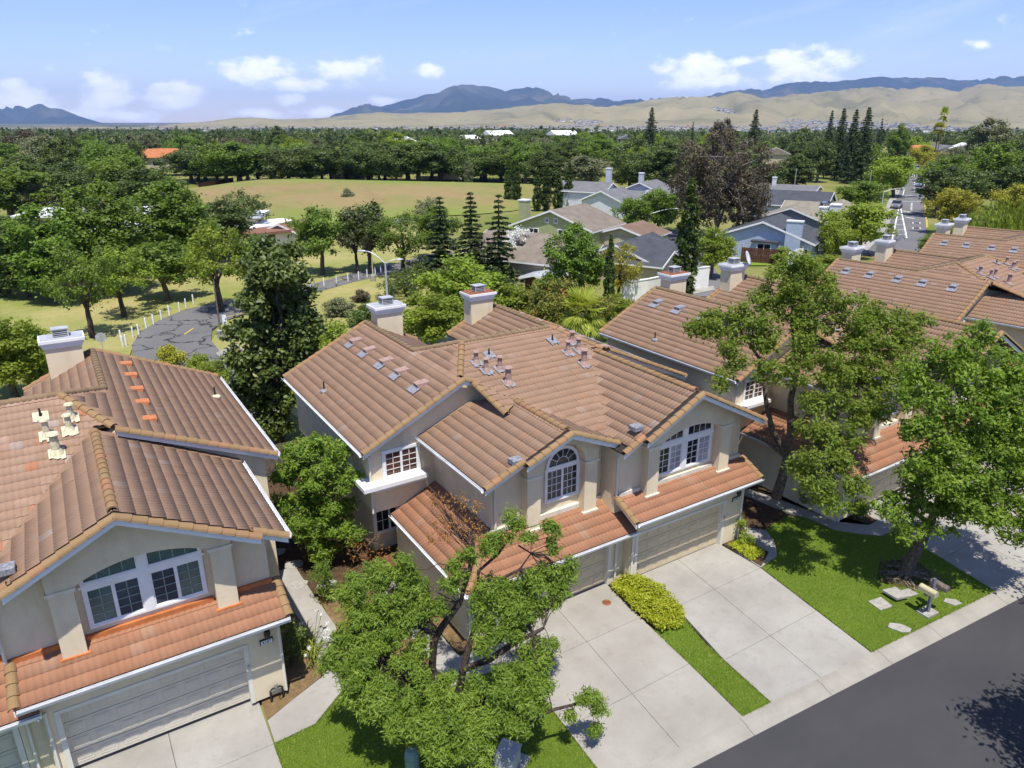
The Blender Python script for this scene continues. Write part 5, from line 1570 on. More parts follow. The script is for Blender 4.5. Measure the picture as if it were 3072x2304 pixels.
# ---- leaning tree by the mailbox
JS = .60523 / DS
d_ = [(900, 380, 55, .2), (960, 330, 60, .2), (1000, 410, 60, .3), (1050, 300, 70, 0), (1100, 390, 70, .2), (1150, 450, 55, .4), (1030, 490, 50, .6), (1200, 370, 70, 0), (1260, 430, 60, .2), (1150, 250, 75, -.2), (1250, 290, 75, -.3), (1060, 200, 60, -.3), (1180, 160, 80, -.5), (1320, 360, 60, 0), (1320, 240, 75, -.4)]
sk = [[(1015, 705, 0, .27), (1050, 620, 0, .22), (1090, 550, 0, .19), (1140, 450, 0, .16), (1180, 340, -.1, .12), (1200, 200, -.3, .07)], [(1140, 450, 0, .12), (1050, 380, .2, .08), (960, 360, .3, .04)], [(1180, 340, -.1, .1), (1290, 280, -.2, .06)], [(1200, 200, -.3, .12), (1260, 60, -.2, .1), (1300, -120, 0, .07), (1250, -320, 0, .04)], [(1260, 60, -.2, .09), (1480, -60, 0, .06), (1620, -160, .3, .04)], [(1180, 300, 0, .08), (1420, 330, .8, .06)]]
dbig = [(1000, 385, 75, 0), (900, 470, 75, 0), (1020, 480, 95, .3), (1110, 420, 85, 0), (1180, 520, 95, .3), (1250, 450, 90, 0), (1330, 520, 110, 0), (860, 560, 65, .3), (960, 590, 95, .6), (1080, 600, 95, .6), (1200, 640, 105, .8), (1300, 650, 105, .5),
      (880, 680, 75, .8), (1000, 720, 95, 1), (1130, 740, 95, 1), (1240, 770, 95, 1), (1340, 800, 110, .8), (900, 790, 60, 1.2), (960, 840, 80, 1.5), (1080, 860, 85, 1.5), (1200, 890, 95, 1.5), (1300, 920, 100, 1.2), (860, 850, 50, 1.2), (1060, 960, 70, 1.8), (1160, 990, 65, 1.8), (1270, 1030, 80, 1.5), (1390, 650, 110, .3), (1120, 330, 60, 0), (1350, 1000, 90, 1.2)]
shaped_tree('lawn_tree', 'big leaning tree with a thick bare trunk and yellow-green crown beside the mailbox', 'tree', (25.97, 12.09), [(*J(x, y), r * JS, l + .8) for x, y, r, l in d_] + [(*U(x, y), r * US, l) for x, y, r, l in dbig], 'leaf_pistache', .16, .07, 105,
            [[(*J(x, y), l, r) for x, y, l, r in p] for p in sk], 'bark', clump=.38, seed=35, sub=(8, 6), hang=.1)
# surface roots round its foot
rr = random.Random(8)
ro = thing('tree_roots', 'tangle of grey surface roots around the leaning tree by the mailbox', 'roots', (25.97, 12.09, 0))
for k in range(26):
    a = rr.uniform(0, 2 * PI); L = rr.uniform(.5, 1.25)
    pts = [(math.cos(a + rr.uniform(-.2, .2) * t * 3) * L * t, math.sin(a + rr.uniform(-.2, .2) * t * 3) * L * t, .09 * (1 - t) + .02) for t in (.12, .35, .6, .8, 1)]
    MB().tube(pts, [.075, .055, .045, .035, .015], 6).obj('root', 'root_bark', ro)
sheet('soil_patch', [(25.97 + 1.2 * math.cos(a) * (1 + .15 * math.sin(3 * a)), 12.09 + .95 * math.sin(a) * (1 + .12 * math.cos(4 * a))) for a in np.arange(0, 2 * PI, .3)], .018, 'mulch')
for k, (x, y, h, w) in enumerate(((21.2, 2.5, 8.0, 6.5), (29.3, 4.9, 8.5, 6.0))):
    mt = round_tree(140 + k, 8, 6, nc=90, nl=110, ll=.20, lw=.09, cr=.7, base=.3)
    plant_tree('street_tree', mt, (x, y), h, w, ('street tree across the road shading the asphalt opposite the driveways', 'street tree across the road shading the kerb past the mailbox')[k], None, 'tree', 8, 6, 'leaf_pistache', z=-.1)
# ---- tall glossy evergreen behind the first two townhouses
d_ = [(590, 540, 32), (560, 580, 38), (622, 590, 42), (590, 630, 50), (643, 650, 40), (545, 650, 36), (580, 700, 52), (645, 715, 45), (530, 715, 34), (600, 770, 55), (660, 770, 32), (550, 790, 45), (610, 840, 50), (560, 860, 42), (530, 830, 32), (642, 840, 36), (590, 905, 45), (600, 575, 30), (570, 545, 22), (655, 690, 30), (515, 770, 26), (625, 545, 20)]
shaped_tree('evergreen_tree', 'tall dense glossy dark evergreen between the tile roofs', 'tree', (8.8, 38.3), [(x, y, r, (i % 3 - 1) * .6) for i, (x, y, r) in enumerate(d_)], 'leaf_glossy', .27, .15, 110, None, 'bark_dark', clump=.55, seed=41, sub=(12, 6), trunk_r=.3)
# ---- oleander-like shrubs in the side yard
d_ = [(680, 962, 36), (640, 990, 36), (728, 985, 38), (618, 1028, 30), (690, 1035, 48), (752, 1040, 36), (660, 1088, 45), (722, 1108, 42), (612, 1085, 26), (680, 1148, 40), (742, 1150, 36), (640, 1138, 30), (700, 1190, 30), (610, 1130, 22)]
shaped_tree('oleander', 'tall bright green willowy shrub in the gap between the two nearest townhouses', 'shrub', (6.7, 25.6), [(x, y, r, (i % 3 - 1) * .4 + (y - 960) / 230.0) for i, (x, y, r) in enumerate(d_)], 'leaf_willow', .17, .055, 110, None, 'bark_dark', clump=.30, seed=43, sub=(9, 6), trunk_r=.06, hang=-.2)
d_ = [(705, 1228, 24), (700, 1255, 26), (718, 1272, 22), (690, 1240, 20)]
shaped_tree('round_shrub', 'small neat rounded bush at the end of the side yard path', 'shrub', (6.35, 22.9), [(x, y, r, .3) for x, y, r in d_], 'leaf_mid', .07, .035, 75, None, 'bark_dark', clump=.22, seed=45, sub=(6, 6), trunk_r=.03)
d_ = [(770, 1190, 30), (800, 1170, 30), (790, 1220, 26), (825, 1210, 26), (760, 1235, 22)]
shaped_tree('wispy_shrub', 'half bare ochre-leaved shrub with grey twigs beside the porch path', 'shrub', (7.6, 22.2), [(x, y, r, .2) for x, y, r in d_], 'leaf_rust', .11, .03, 12, None, 'bark', clump=.28, seed=47, sub=(6, 6), trunk_r=.05, hang=-.4)
d_ = [(765, 1285, 26), (800, 1270, 24), (745, 1330, 22), (790, 1320, 28), (838, 1300, 22)]
shaped_tree('yellow_shrub', 'yellowing low shrub between the path and the front lawn tree', 'shrub', (6.9, 20.3), [(x, y, r, .3) for x, y, r in d_], 'leaf_bright', .11, .035, 60, None, 'bark', clump=.25, seed=48, sub=(5, 6), trunk_r=.04)
d_ = [(850, 1330, 40), (900, 1300, 40), (860, 1380, 35), (930, 1350, 40), (880, 1260, 30)]
shaped_tree('understory_shrub', 'dense dark shrub under the front lawn tree against the garage wall', 'shrub', (8.9, 18.6), [(x, y, r, .2) for x, y, r in d_], 'leaf_mid', .10, .045, 60, None, 'bark_dark', clump=.28, seed=49, sub=(5, 6), trunk_r=.04)
d_ = [(622, 1345, 22), (628, 1380, 24), (618, 1410, 22), (640, 1365, 18), (628, 1435, 16)]
shaped_tree('clipped_shrub', 'narrow dark clipped shrub against the corner of the house numbered 4187', 'shrub', (4.15, 20.2), [(x, y, r, .1) for x, y, r in d_], 'leaf_glossy', .07, .045, 85, None, 'bark_dark', clump=.2, seed=51, sub=(7, 6), trunk_r=.03)

# ---- ground cover strip between the driveways
def cover(name, label, cat, poly, h, lmat, n, ll, lw, seed, kindle=.10):
    rng = np.random.default_rng(seed)
    xs = [p[0] for p in poly]; ys = [p[1] for p in poly]
    pts = []
    while len(pts) < n:
        x, y = rng.uniform(min(xs), max(xs)), rng.uniform(min(ys), max(ys))
        ins = False
        for i in range(len(poly)):
            (x1, y1), (x2, y2) = poly[i], poly[(i + 1) % len(poly)]
            if (y1 > y) != (y2 > y) and x < (x2 - x1) * (y - y1) / (y2 - y1) + x1: ins = not ins
        if ins: pts.append((x, y, h * rng.uniform(.35, 1) * (1 + .3 * math.sin(x * 5 + y * 3))))
    c = np.mean(np.array(poly), axis=0)
    V, F, rn = leaf_arrays(rng, np.array(pts) - [c[0], c[1], 0], np.full(n, kindle), np.full(n, 5), ll, lw, up=.7, flat=.6)
    r = thing(name, label, cat, (c[0], c[1], 0))
    link('foliage', np_mesh('foliage', V, F, lmat, rnd=rn), r)
    b = MB()
    for k in range(14):
        p = pts[k]; b.tube([(p[0] - c[0], p[1] - c[1], 0), (p[0] - c[0] + .05, p[1] - c[1], p[2])], .006, 4)
    b.obj('stem', 'bark_dark', r)
cover('ground_cover', 'clipped strip of yellow-green leafy ground cover between the two driveways', 'ground cover', [(15.62, 17.6), (16.9, 17.5), (17.05, 16.6), (16.95, 15.25), (16.3, 14.45), (15.35, 14.6), (15.42, 16.4)], .38, 'leaf_cover', 2600, .085, .05, 61)
cover('ground_cover', 'low lime green plants spilling at the garage corner by the footpath', 'ground cover', [(21.6, 15.9), (22.4, 16.0), (22.65, 16.7), (22.5, 17.2), (21.6, 17.2)], .16, 'leaf_cover', 700, .07, .04, 62)
d_ = [(1605, 1135, 16), (1615, 1160, 20), (1600, 1180, 18), (1622, 1185, 16)]
shaped_tree('nandina_shrub', 'upright feathery light green bush at the garage corner beside the keypad', 'shrub', (22.3, 17.0), [(x, y, r, 0) for x, y, r in d_], 'leaf_bright', .10, .035, 55, None, 'bark', clump=.2, seed=63, sub=(6, 6), trunk_r=.02)
rr = random.Random(5)
for k, (x, y, h, lab) in enumerate([(23.2, 18.6, 1.0, 'dark leafy shrub beside the garage wall under the wide tree'), (23.4, 20.4, 1.4, 'tall shaded shrub along the narrow side path'), (24.6, 20.8, 1.1, 'rounded shaded shrub behind the wide tree trunk'), (27.5, 17.5, 1.1, 'shaded shrub at the bend of the footpath'), (28.4, 15.6, .9, 'white-stemmed shrub in the bed by the far garage')]):
    c0 = [(x + rr.uniform(-.4, .4), y + rr.uniform(-.4, .4), h * rr.uniform(.3, .8)) for _ in range(16)]
    V, F, rn = leaf_arrays(np.random.default_rng(70 + k), np.array(c0) - [x, y, 0], np.full(16, .3), np.full(16, 70), .12, .06)
    r = thing('shade_shrub', lab, 'shrub', (x, y, 0))
    link('crown', np_mesh('crown', V, F, 'leaf_mid' if k < 4 else 'leaf_tawny', rnd=rn), r)
    b = MB()
    for _ in range(6): b.tube([(0, 0, 0), (rr.uniform(-.3, .3), rr.uniform(-.3, .3), h * .7)], [.02, .01], 5)
    b.obj('stem', 'bark_pale' if k == 4 else 'bark_dark', r)
# agapanthus with white heads by the path
ag = thing('agapanthus', 'clump of strappy leaves with white flower heads beside the path', 'plant', (4.75, 20.3, 0))
V, F, rn = [], [], []
rng = np.random.default_rng(81)
for k in range(90):
    a = rng.uniform(0, 2 * PI); L = rng.uniform(.4, .75); o = np.array([rng.normal() * .15, rng.normal() * .35, 0.0]); d = np.array([math.cos(a), math.sin(a), 0]); s = np.array([-d[1], d[0], 0]) * .018
    p1, p2 = o + d * L * .45 + [0, 0, L * .7], o + d * L + [0, 0, L * .45]
    i0 = len(V); V += [o - s, o + s, p1 + s, p1 - s, p2 + s * .2, p2 - s * .2]; F += [(i0, i0 + 1, i0 + 2, i0 + 3), (i0 + 3, i0 + 2, i0 + 4, i0 + 5)]; r_ = rng.random(); rn += [r_, r_]
link('leaves', np_mesh('leaves', np.array(V), np.array(F), 'leaf_grass', rnd=rn), ag)
for k in range(13):
    x, y, h = rng.uniform(-.35, .8), rng.uniform(-1.3, 1.0), rng.uniform(.65, 1.05)
    MB().tube([(x * .5, y * .5, 0), (x, y, h)], .009, 5).obj('stalk', 'leaf_grass', ag)
    V, F, r_ = leaf_arrays(rng, [(x, y, h)], [.075], [34], .06, .035)
    link('flower_head', np_mesh('flower_head', V, F, 'petal_white', rnd=r_), ag)

# ------------------------------------------------------------------ middle distance
PT = {}
PT['a'] = (round_tree(101, 8, 6, nc=95, nl=95, ll=.30, lw=.19, cr=.80), 8, 6)
PT['b'] = (round_tree(102, 8, 6, nc=105, nl=95, ll=.28, lw=.18, cr=.72, base=.24), 8, 6)
PT['c'] = (round_tree(103, 10, 6, nc=190, nl=95, ll=.27, lw=.17, cr=.72, base=.07), 10, 6)
PT['euc'] = (round_tree(107, 18, 16, nc=260, nl=80, ll=.46, lw=.2, cr=1.15, base=.12, trunk=.5, bark='bark_pale'), 18, 16)
PT['d'] = (round_tree(104, 7, 7.5, nc=105, nl=95, ll=.30, lw=.2, cr=.85, base=.22), 7, 7.5)
PT['open'] = (round_tree(105, 8, 6.4, nc=60, nl=70, ll=.26, lw=.16, cr=.70, base=.30, bark='bark_dark'), 8, 6.4)
PT['bush'] = (round_tree(106, 3, 4, nc=60, nl=85, ll=.22, lw=.13, cr=.55, base=.02, trunk=.08), 3, 4)
PT['pine'] = (conifer(111, 12, 5.5, nl=11000, ll=.36, lw=.13, rows=22, ragged=.6), 12, 5.5)
PT['pine2'] = (conifer(112, 12, 5.0, nl=11000, ll=.36, lw=.13, rows=18, ragged=.75), 12, 5.0)
PT['spire'] = (conifer(113, 18, 6.5, nl=8000, ll=.62, lw=.2, rows=32, ragged=.35), 18, 6.5)
PT['cyp'] = (cypress(114), 10, 1.6)
PT['wil'] = (willow(115), 8, 8)
PT['fan'] = (palm(116, 9, True, 1.4), 9, 4.2)
PT['fan_low'] = (palm(117, 3.2, True, 1.7, 40), 3.2, 5.1)
def T(kind, bx, by, ty, w, lmat, label, name='tree', group=None, cat='tree'):
    m, h0, w0 = PT[kind]
    return px_tree(name, m, bx, by, ty, w, label, h0, w0, lmat, group, cat)
# park side, left
T('b', 30, 860, 672, 150, 'leaf_bright', 'lush yellow-green tree hugging the chimney of the house numbered 4187', 'camphor_tree')
T('bush', 95, 850, 700, 90, 'leaf_bright', 'yellow-green bush in front of the lush tree by the chimney', 'shrub', cat='shrub')
T('open', 200, 728, 508, 120, 'leaf_mid', 'sparse tree with bare reaching limbs at the bend of the park road', 'park_tree')
T('open', 268, 684, 520, 110, 'leaf_bright', 'thin light green park tree close to the white posts', 'park_tree')
T('a', 362, 648, 512, 120, 'leaf_mid', 'round green tree casting a shadow on the park grass', 'park_tree')
T('open', 478, 672, 468, 120, 'leaf_bright', 'tall bright green tree beside the inner bend of the park road', 'park_tree')
T('a', 560, 650, 500, 90, 'leaf_mid', 'green park tree behind the glossy evergreen', 'park_tree')
T('c', 245, 632, 380, 150, 'leaf_mid', 'tall dense green tree before the white-roofed school block', 'park_tree')
T('c', 125, 650, 428, 140, 'leaf_mid', 'tall leafy tree with a white roof edge behind its crown', 'park_tree')
T('c', 60, 640, 455, 120, 'leaf_dark', 'dark tree beside the old wooden fence', 'park_tree')
T('c', 392, 592, 376, 145, 'leaf_mid', 'large green tree between two white school roofs', 'park_tree')
T('b', 480, 560, 420, 120, 'leaf_dark', 'dark green tree left of the flat canopy roof', 'park_tree')
T('open', 430, 590, 480, 95, 'leaf_bright', 'light green tree under the large school trees', 'park_tree')
T('open', 535, 520, 403, 95, 'leaf_dark', 'oak with an open crown leaning over the meadow edge', 'oak_tree')
T('bush', 12, 640, 560, 60, 'leaf_dark', 'dark clump at the old wooden fence', 'shrub', cat='shrub')
for i, (bx, by, ty, w, lm, lab) in enumerate([(20, 470, 375, 80, 'leaf_olive', 'grey-green olive tree by the far left school roof'), (75, 480, 385, 90, 'leaf_olive', 'second grey-green olive tree by the far left school roof'), (15, 560, 470, 90, 'leaf_dark', 'dark tree left of the tall leafy park tree'), (170, 470, 360, 90, 'leaf_dark', 'dark oak behind the white school roof')]):
    T('d', bx, by, ty, w, lm, lab, 'oak_tree')
# centre, along the road
T('a', 697, 592, 440, 92, 'leaf_mid', 'straight park tree with a clear trunk near the row of posts', 'park_tree')
T('open', 772, 588, 440, 70, 'leaf_olive', 'thin grey-green tree across the road from the street lamp', 'park_tree')
T('a', 800, 585, 430, 100, 'leaf_dark', 'dark green tree across the road from the street lamp', 'park_tree')
T('open', 872, 598, 448, 95, 'leaf_mid', 'green tree with a bare lower trunk on the near side of the road', 'park_tree')
T('a', 945, 560, 440, 80, 'leaf_mid', 'green tree at the far end of the park road', 'park_tree')
T('open', 928, 520, 418, 60, 'leaf_olive', 'wispy olive tree at the meadow corner', 'park_tree')
T('bush', 735, 680, 640, 70, 'leaf_olive', 'grey-green shrub on the grass behind the tile roof', 'shrub', cat='shrub')
T('bush', 790, 700, 655, 90, 'leaf_dark', 'dark spreading shrub near the street lamp', 'shrub', cat='shrub')
T('bush', 780, 650, 622, 45, 'leaf_russet', 'brownish shrub on the slope near the street lamp', 'shrub', cat='shrub')
T('b', 1000, 720, 540, 150, 'leaf_bright', 'big yellow-green camphor behind the rusty-topped chimney', 'camphor_tree')
T('b', 935, 760, 620, 130, 'leaf_bright', 'yellow-green camphor between the two chimneys of the same house', 'camphor_tree')
T('b', 1080, 720, 600, 120, 'leaf_bright', 'yellow-green camphor next to the red-tipped hedge trees', 'camphor_tree')
T('bush', 735, 790, 690, 110, 'leaf_bright', 'yellow-green treetop above the tile roof edge', 'shrub', cat='shrub')
T('bush', 370, 800, 740, 70, 'leaf_yellow', 'yellow-green treetop over the back corner of the house numbered 4187', 'shrub', cat='shrub')
T('bush', 440, 830, 760, 80, 'leaf_bright', 'leafy treetop between the park road and the tile roof', 'shrub', cat='shrub')
T('b', 470, 880, 770, 70, 'leaf_bright', 'small camphor beside the tall evergreen', 'camphor_tree')
T('pine2', 955, 600, 425, 110, 'leaf_conifer', 'dark redwood left of the grey shingle roof', 'conifer')
T('pine', 1020, 625, 415, 120, 'leaf_conifer', 'second dark redwood left of the grey shingle roof', 'conifer')
T('pine2', 1078, 625, 420, 105, 'leaf_conifer', 'tallest dark pine beside the grey shingle roof', 'conifer')
T('open', 1118, 600, 480, 60, 'petal_white', 'white-flowering tree beside the grey shingle roof', 'flowering_tree')
for i, (x, y, t, w) in enumerate([(1150, 725, 612, 110), (1205, 740, 590, 130), (1262, 735, 612, 115), (1180, 752, 645, 105)]):
    T('d', x, y, t, w, 'leaf_photinia', 'photinia with red-brown leaf tips behind the tile roof', 'photinia', 'red-tipped photinias behind the roof')
T('fan_low', 1255, 775, 672, 95, 'leaf_palm', 'low fan palm with pale fronds behind the tile roof', 'fan_palm', cat='palm')
T('b', 1330, 700, 630, 70, 'leaf_bright', 'yellow-green tree between the white wall and the tile roof', 'camphor_tree')
T('c', 1240, 660, 470, 100, 'leaf_mid', 'tall bright tree before the grey gabled roof', 'garden_tree')
T('open', 1335, 660, 515, 85, 'leaf_yellow', 'yellowish tree rising behind the white wall', 'garden_tree')
T('cyp', 1312, 690, 505, 26, None, 'slim dark cypress standing against the yellowish tree', 'cypress')
T('cyp', 1475, 650, 385, 54, None, 'tall broad cypress beside the rusty-topped chimney', 'cypress')
T('cyp', 1098, 440, 342, 18, None, 'left of two tall cypresses side by side at the meadow corner', 'cypress')
T('cyp', 1116, 440, 344, 20, None, 'right of two tall cypresses side by side at the meadow corner', 'cypress')
for x, t, w in ((1160, 365, 20), (1180, 355, 22), (1205, 372, 24), (1228, 350, 22)):
    T('cyp', x, 455, t, w, None, 'green columnar cypress behind the green gabled house', 'cypress', 'cypress row behind the green house')
T('cyp', 1252, 452, 375, 13, None, 'narrow cypress touching the grey and white houses', 'cypress')
T('cyp', 1281, 450, 380, 13, None, 'narrow cypress standing alone before the white gables', 'cypress')
T('b', 1535, 600, 482, 72, 'leaf_bright', 'yellow-green tree at the court entrance beside the big cypress', 'garden_tree')
T('euc', 1545, 520, 262, 190, 'leaf_russet', 'huge rusty brown eucalyptus with a pale leaning trunk', 'eucalyptus')
T('euc', 1495, 500, 330, 85, 'leaf_russet', 'lower brown limb mass beside the huge eucalyptus', 'eucalyptus')
T('euc', 1600, 525, 360, 90, 'leaf_russet', 'brown-green tree against the blue house', 'eucalyptus')
T('d', 1365, 505, 420, 80, 'leaf_mid', 'round street tree over the dark parked car', 'street_tree')
T('d', 1420, 500, 400, 90, 'leaf_mid', 'round street tree beside the court', 'street_tree')
T('d', 1405, 545, 500, 70, 'leaf_dark', 'glossy low tree by the court street lamp', 'garden_tree')
T('bush', 1180, 640, 590, 70, 'leaf_mid', 'garden shrub by the shed behind the photinias', 'shrub', cat='shrub')
# avenue trees
T('d', 1845, 548, 428, 150, 'leaf_bright', 'big yellow-green street tree beside the white fence', 'street_tree')
T('d', 1800, 560, 470, 90, 'leaf_bright', 'smaller yellow-green tree in front of the big street tree', 'street_tree')
T('d', 1928, 425, 330, 105, 'leaf_bright', 'round yellow-green street tree where the avenue bends', 'street_tree')
T('d', 1860, 455, 385, 100, 'leaf_mid', 'dark street tree between two yellow-green ones', 'street_tree')
T('d', 2048, 505, 398, 98, 'leaf_yellow', 'golden-green tree standing on the median', 'street_tree')
T('d', 2012, 392, 322, 62, 'leaf_yellow', 'golden-green median tree further up the avenue', 'street_tree')
T('d', 1990, 360, 305, 50, 'leaf_yellow', 'golden-green median tree near the top of the avenue', 'street_tree')
T('d', 1965, 335, 285, 60, 'leaf_bright', 'bright tree closing the end of the avenue', 'street_tree')
T('wil', 2130, 590, 430, 150, 'leaf_bright', 'weeping willow hanging over the last tile roof', 'willow')
T('wil', 2215, 600, 400, 120, 'leaf_bright', 'second weeping willow beside the last tile roof', 'willow')
T('d', 2030, 575, 500, 120, 'leaf_mid', 'broad leafy tree behind the two-dish chimney', 'garden_tree')
T('d', 2185, 480, 390, 90, 'leaf_yellow', 'golden-green tree beyond the willows', 'street_tree')
T('d', 1785, 600, 545, 90, 'leaf_bright', 'yellow-green hedge tree at the end of the white fence', 'garden_tree')
T('bush', 1690, 570, 530, 50, 'leaf_bright', 'bright shrub before the brown fence of the blue house', 'shrub', cat='shrub')
T('bush', 1960, 590, 555, 50, 'leaf_russet', 'dark red shrub behind the chimney pair', 'shrub', cat='shrub')
T('bush', 752, 438, 405, 34, 'leaf_olive', 'lone dark round bush in the golden meadow', 'shrub', cat='shrub')

# ------------------------------------------------------------------ houses beyond the townhouses
def gable_part(root, x, y, rz, L, W, he, pitch, wall, roof, trim='white_paint', over=.45, z0=0.0):
    """wall block and two roof slopes, ridge along local x turned by rz"""
    ca, sa = math.cos(rz), math.sin(rz)
    X = lambda a, b, z: (x + ca * a - sa * b, y + sa * a + ca * b, z + z0)
    hp = he + pitch * W / 2
    w = MB()
    sec = [(-W / 2, -.3), (W / 2, -.3), (W / 2, he), (0, hp), (-W / 2, he)]
    V = [X(s * L / 2, b, z) for s in (-1, 1) for b, z in sec]
    w.add(V, [tuple(range(4, -1, -1)), tuple(range(5, 10))] + [(i, (i + 1) % 5, 5 + (i + 1) % 5, 5 + i) for i in range(5)])
    w.obj('wall', wall, root)
    for s in (-1, 1):
        e = W / 2 + over; ze = hp - pitch * e + .06
        MB().slab([X(-L / 2 - over, s * e, ze), X(L / 2 + over, s * e, ze), X(L / 2 + over, 0, hp + .06), X(-L / 2 - over, 0, hp + .06)], .10).obj('roof_slope', roof, root)
        for t in (-1, 1):
            xx = t * (L / 2 + over + .02)
            MB().add([X(xx, s * e, ze - .02), X(xx, 0, hp + .04), X(xx, 0, hp - .20), X(xx, s * e, ze - .26), X(xx + t * .05, s * e, ze - .02), X(xx + t * .05, 0, hp + .04), X(xx + t * .05, 0, hp - .20), X(xx + t * .05, s * e, ze - .26)],
                     [(0, 1, 2, 3), (7, 6, 5, 4), (0, 4, 5, 1), (3, 2, 6, 7), (0, 3, 7, 4), (1, 5, 6, 2)]).obj('fascia', trim, root)
        MB().add([X(-L / 2 - over, s * (e + .02), ze), X(L / 2 + over, s * (e + .02), ze), X(L / 2 + over, s * (e + .02), ze - .18), X(-L / 2 - over, s * (e + .02), ze - .18)], [(0, 1, 2, 3)]).obj('fascia', trim, root)

def wall_window(root, x, y, z, w, h, rz, gl='glass'):
    """window on a wall; local +y of the window frame is the outward normal after turning by rz"""
    o = link('window', None, root, (x, y, z), (0, 0, rz))
    b = MB(); t = .12
    b.box(-w / 2 - t, w / 2 + t, -.02, .06, -h / 2 - t, -h / 2).box(-w / 2 - t, w / 2 + t, -.02, .06, h / 2, h / 2 + t).box(-w / 2 - t, -w / 2, -.02, .06, -h / 2, h / 2).box(w / 2, w / 2 + t, -.02, .06, -h / 2, h / 2)
    b.box(-.03, .03, -.01, .05, -h / 2, h / 2)
    b.obj('frame', 'white_paint', o)
    for s in (-1, 1): MB().box(min(.035 * s, s * w / 2), max(.035 * s, s * w / 2), 0, .02, -h / 2, h / 2).obj('pane', gl, o)

def house(label, face, rz, parts, windows=(), chimneys=(), boxes=(), name='house'):
    """face: ground point at the foot of the gable; local x runs along the ridge away from the lens"""
    root = thing(name, label, 'house', (face[0], face[1], GZ(face)), rz)
    for p in parts: gable_part(root, *p)
    for (x, y, z, w, h, r) in windows: wall_window(root, x, y, z, w, h, r)
    for (x, y, sx, sy, zt, mat) in chimneys:
        c = MB().box(x - sx / 2, x + sx / 2, y - sy / 2, y + sy / 2, -.2, zt).obj('chimney', mat, root)
        MB().box(x - sx / 2 - .08, x + sx / 2 + .08, y - sy / 2 - .08, y + sy / 2 + .08, zt, zt + .18).obj('cap', 'white_paint', c)
    for (nm, x0, x1, y0, y1, z0, z1, mat) in boxes: MB().box(x0, x1, y0, y1, z0, z1).obj(nm, mat, root)
    return root
R26, R116 = rad(26), rad(116)
FX = rad(90)       # outward normal -x
house('pale blue sided house with charcoal roof, bay window and tall sided chimney', G(1641, 556), R26,
      [(4.6, 0, 0, 9.2, 12.5, 2.55, .36, 'siding_blue', 'shingle_charcoal'), (7.5, -5.6, rad(-90), 4, 5.0, 2.5, .36, 'siding_blue', 'shingle_charcoal')],
      [(-.02, 4.4, 1.5, 1.7, 1.0, FX), (-1.02, -.6, 1.35, 1.6, 1.4, FX), (-.02, -3.0, 1.2, .7, .9, FX), (-.02, -5.4, 1.2, .7, .9, FX)],
      [(-.15, -3.9, .7, 1.9, 5.0, 'siding_blue')], [('bay', -1.0, 0, -2.0, .8, .5, 2.2, 'siding_blue'), ('bay_roof', -1.25, 0, -2.3, 1.1, 2.2, 2.45, 'shingle_charcoal')])
house('teal house with tan shingles and a double white sided chimney behind the pale blue house', G(1700, 520), R26,
      [(5, 0, 0, 10, 12, 2.8, .36, 'siding_teal', 'shingle_tan'), (1.5, 1.0, 0, 5, 7.5, 2.2, .36, 'siding_teal', 'shingle_rust')], [], [(2.0, -4.2, 1.2, 1.2, 5.0, 'siding_white'), (2.6, -5.7, 1.4, 1.4, 5.4, 'siding_white')])
house('house with one long charcoal roof above the teal house', G(1700, 470), R116, [(0, 0, 0, 14, 10, 3.0, .40, 'siding_blue', 'shingle_charcoal')], [], [])
house('tan house with dark solar panels on its roof beside the big street tree', G(1793, 500), R26,
      [(4.5, 0, 0, 9, 9, 2.7, .38, 'siding_white', 'shingle_tan'), (4.5, 5.5, rad(90), 5, 8, 2.7, .38, 'siding_white', 'shingle_tan')], [], [], [('solar_panel', 2.5, 5.5, 1.0, 2.6, 4.25, 4.32, 'glass')])
house('house with a pale grey low roof under the dark trees', G(1690, 435), R116, [(0, 0, 0, 14, 9, 2.8, .22, 'siding_grey', 'shingle_grey')], [], [(2, 1, .8, .8, 5.2, 'siding_white')])
house('house with charcoal garage roof near the avenue trees', G(1815, 486), R116, [(0, 0, 0, 9, 7, 2.4, .32, 'siding_grey', 'shingle_charcoal')])
house('green sided gabled house with a square chimney and small attic vents', G(1190, 537), R26,
      [(5, 0, 0, 10, 12.5, 3.1, .37, 'siding_green', 'shingle_brown'), (6.5, -9.2, 0, 7, 8, 2.3, .30, 'siding_tan', 'shingle_rust')],
      [(-.02, -1.9, 2.2, 1.5, 1.2, FX), (-.02, 2.8, 2.3, 1.4, .8, FX), (-.02, .7, 4.0, .35, .5, FX), (-.02, -.7, 4.0, .35, .5, FX)],
      [(4, 6.7, 1.3, 1.3, 6.0, 'siding_green')], [('garage_door', 2.9, 3.05, -11.8, -6.8, .1, 2.1, 'wall_tan')])
house('house with a broad grey-brown shingle roof and skylight', G(1240, 606), R116, [(5.5, 0, 0, 11, 10.5, 2.9, .40, 'wall_tan', 'shingle_brown'), (1.5, -2.0, 0, 5, 6, 2.2, .36, 'wall_tan', 'shingle_charcoal')], [], [],
      [('skylight', 5.0, 6.0, 2.0, 2.9, 4.05, 4.22, 'glass')])
house('low white-walled house with dark charcoal roof behind the white wall', G(1395, 592), R26, [(1.5, 2.2, 0, 10.5, 7.5, 2.5, .38, 'siding_white', 'shingle_charcoal'), (-1.5, .5, rad(90), 7.6, 6.2, 2.2, .36, 'wall_tan', 'shingle_charcoal')],
      [(1.0, -1.58, 1.2, 1.6, 1.0, PI), (4.5, -1.58, 1.2, 1.6, 1.0, PI)])
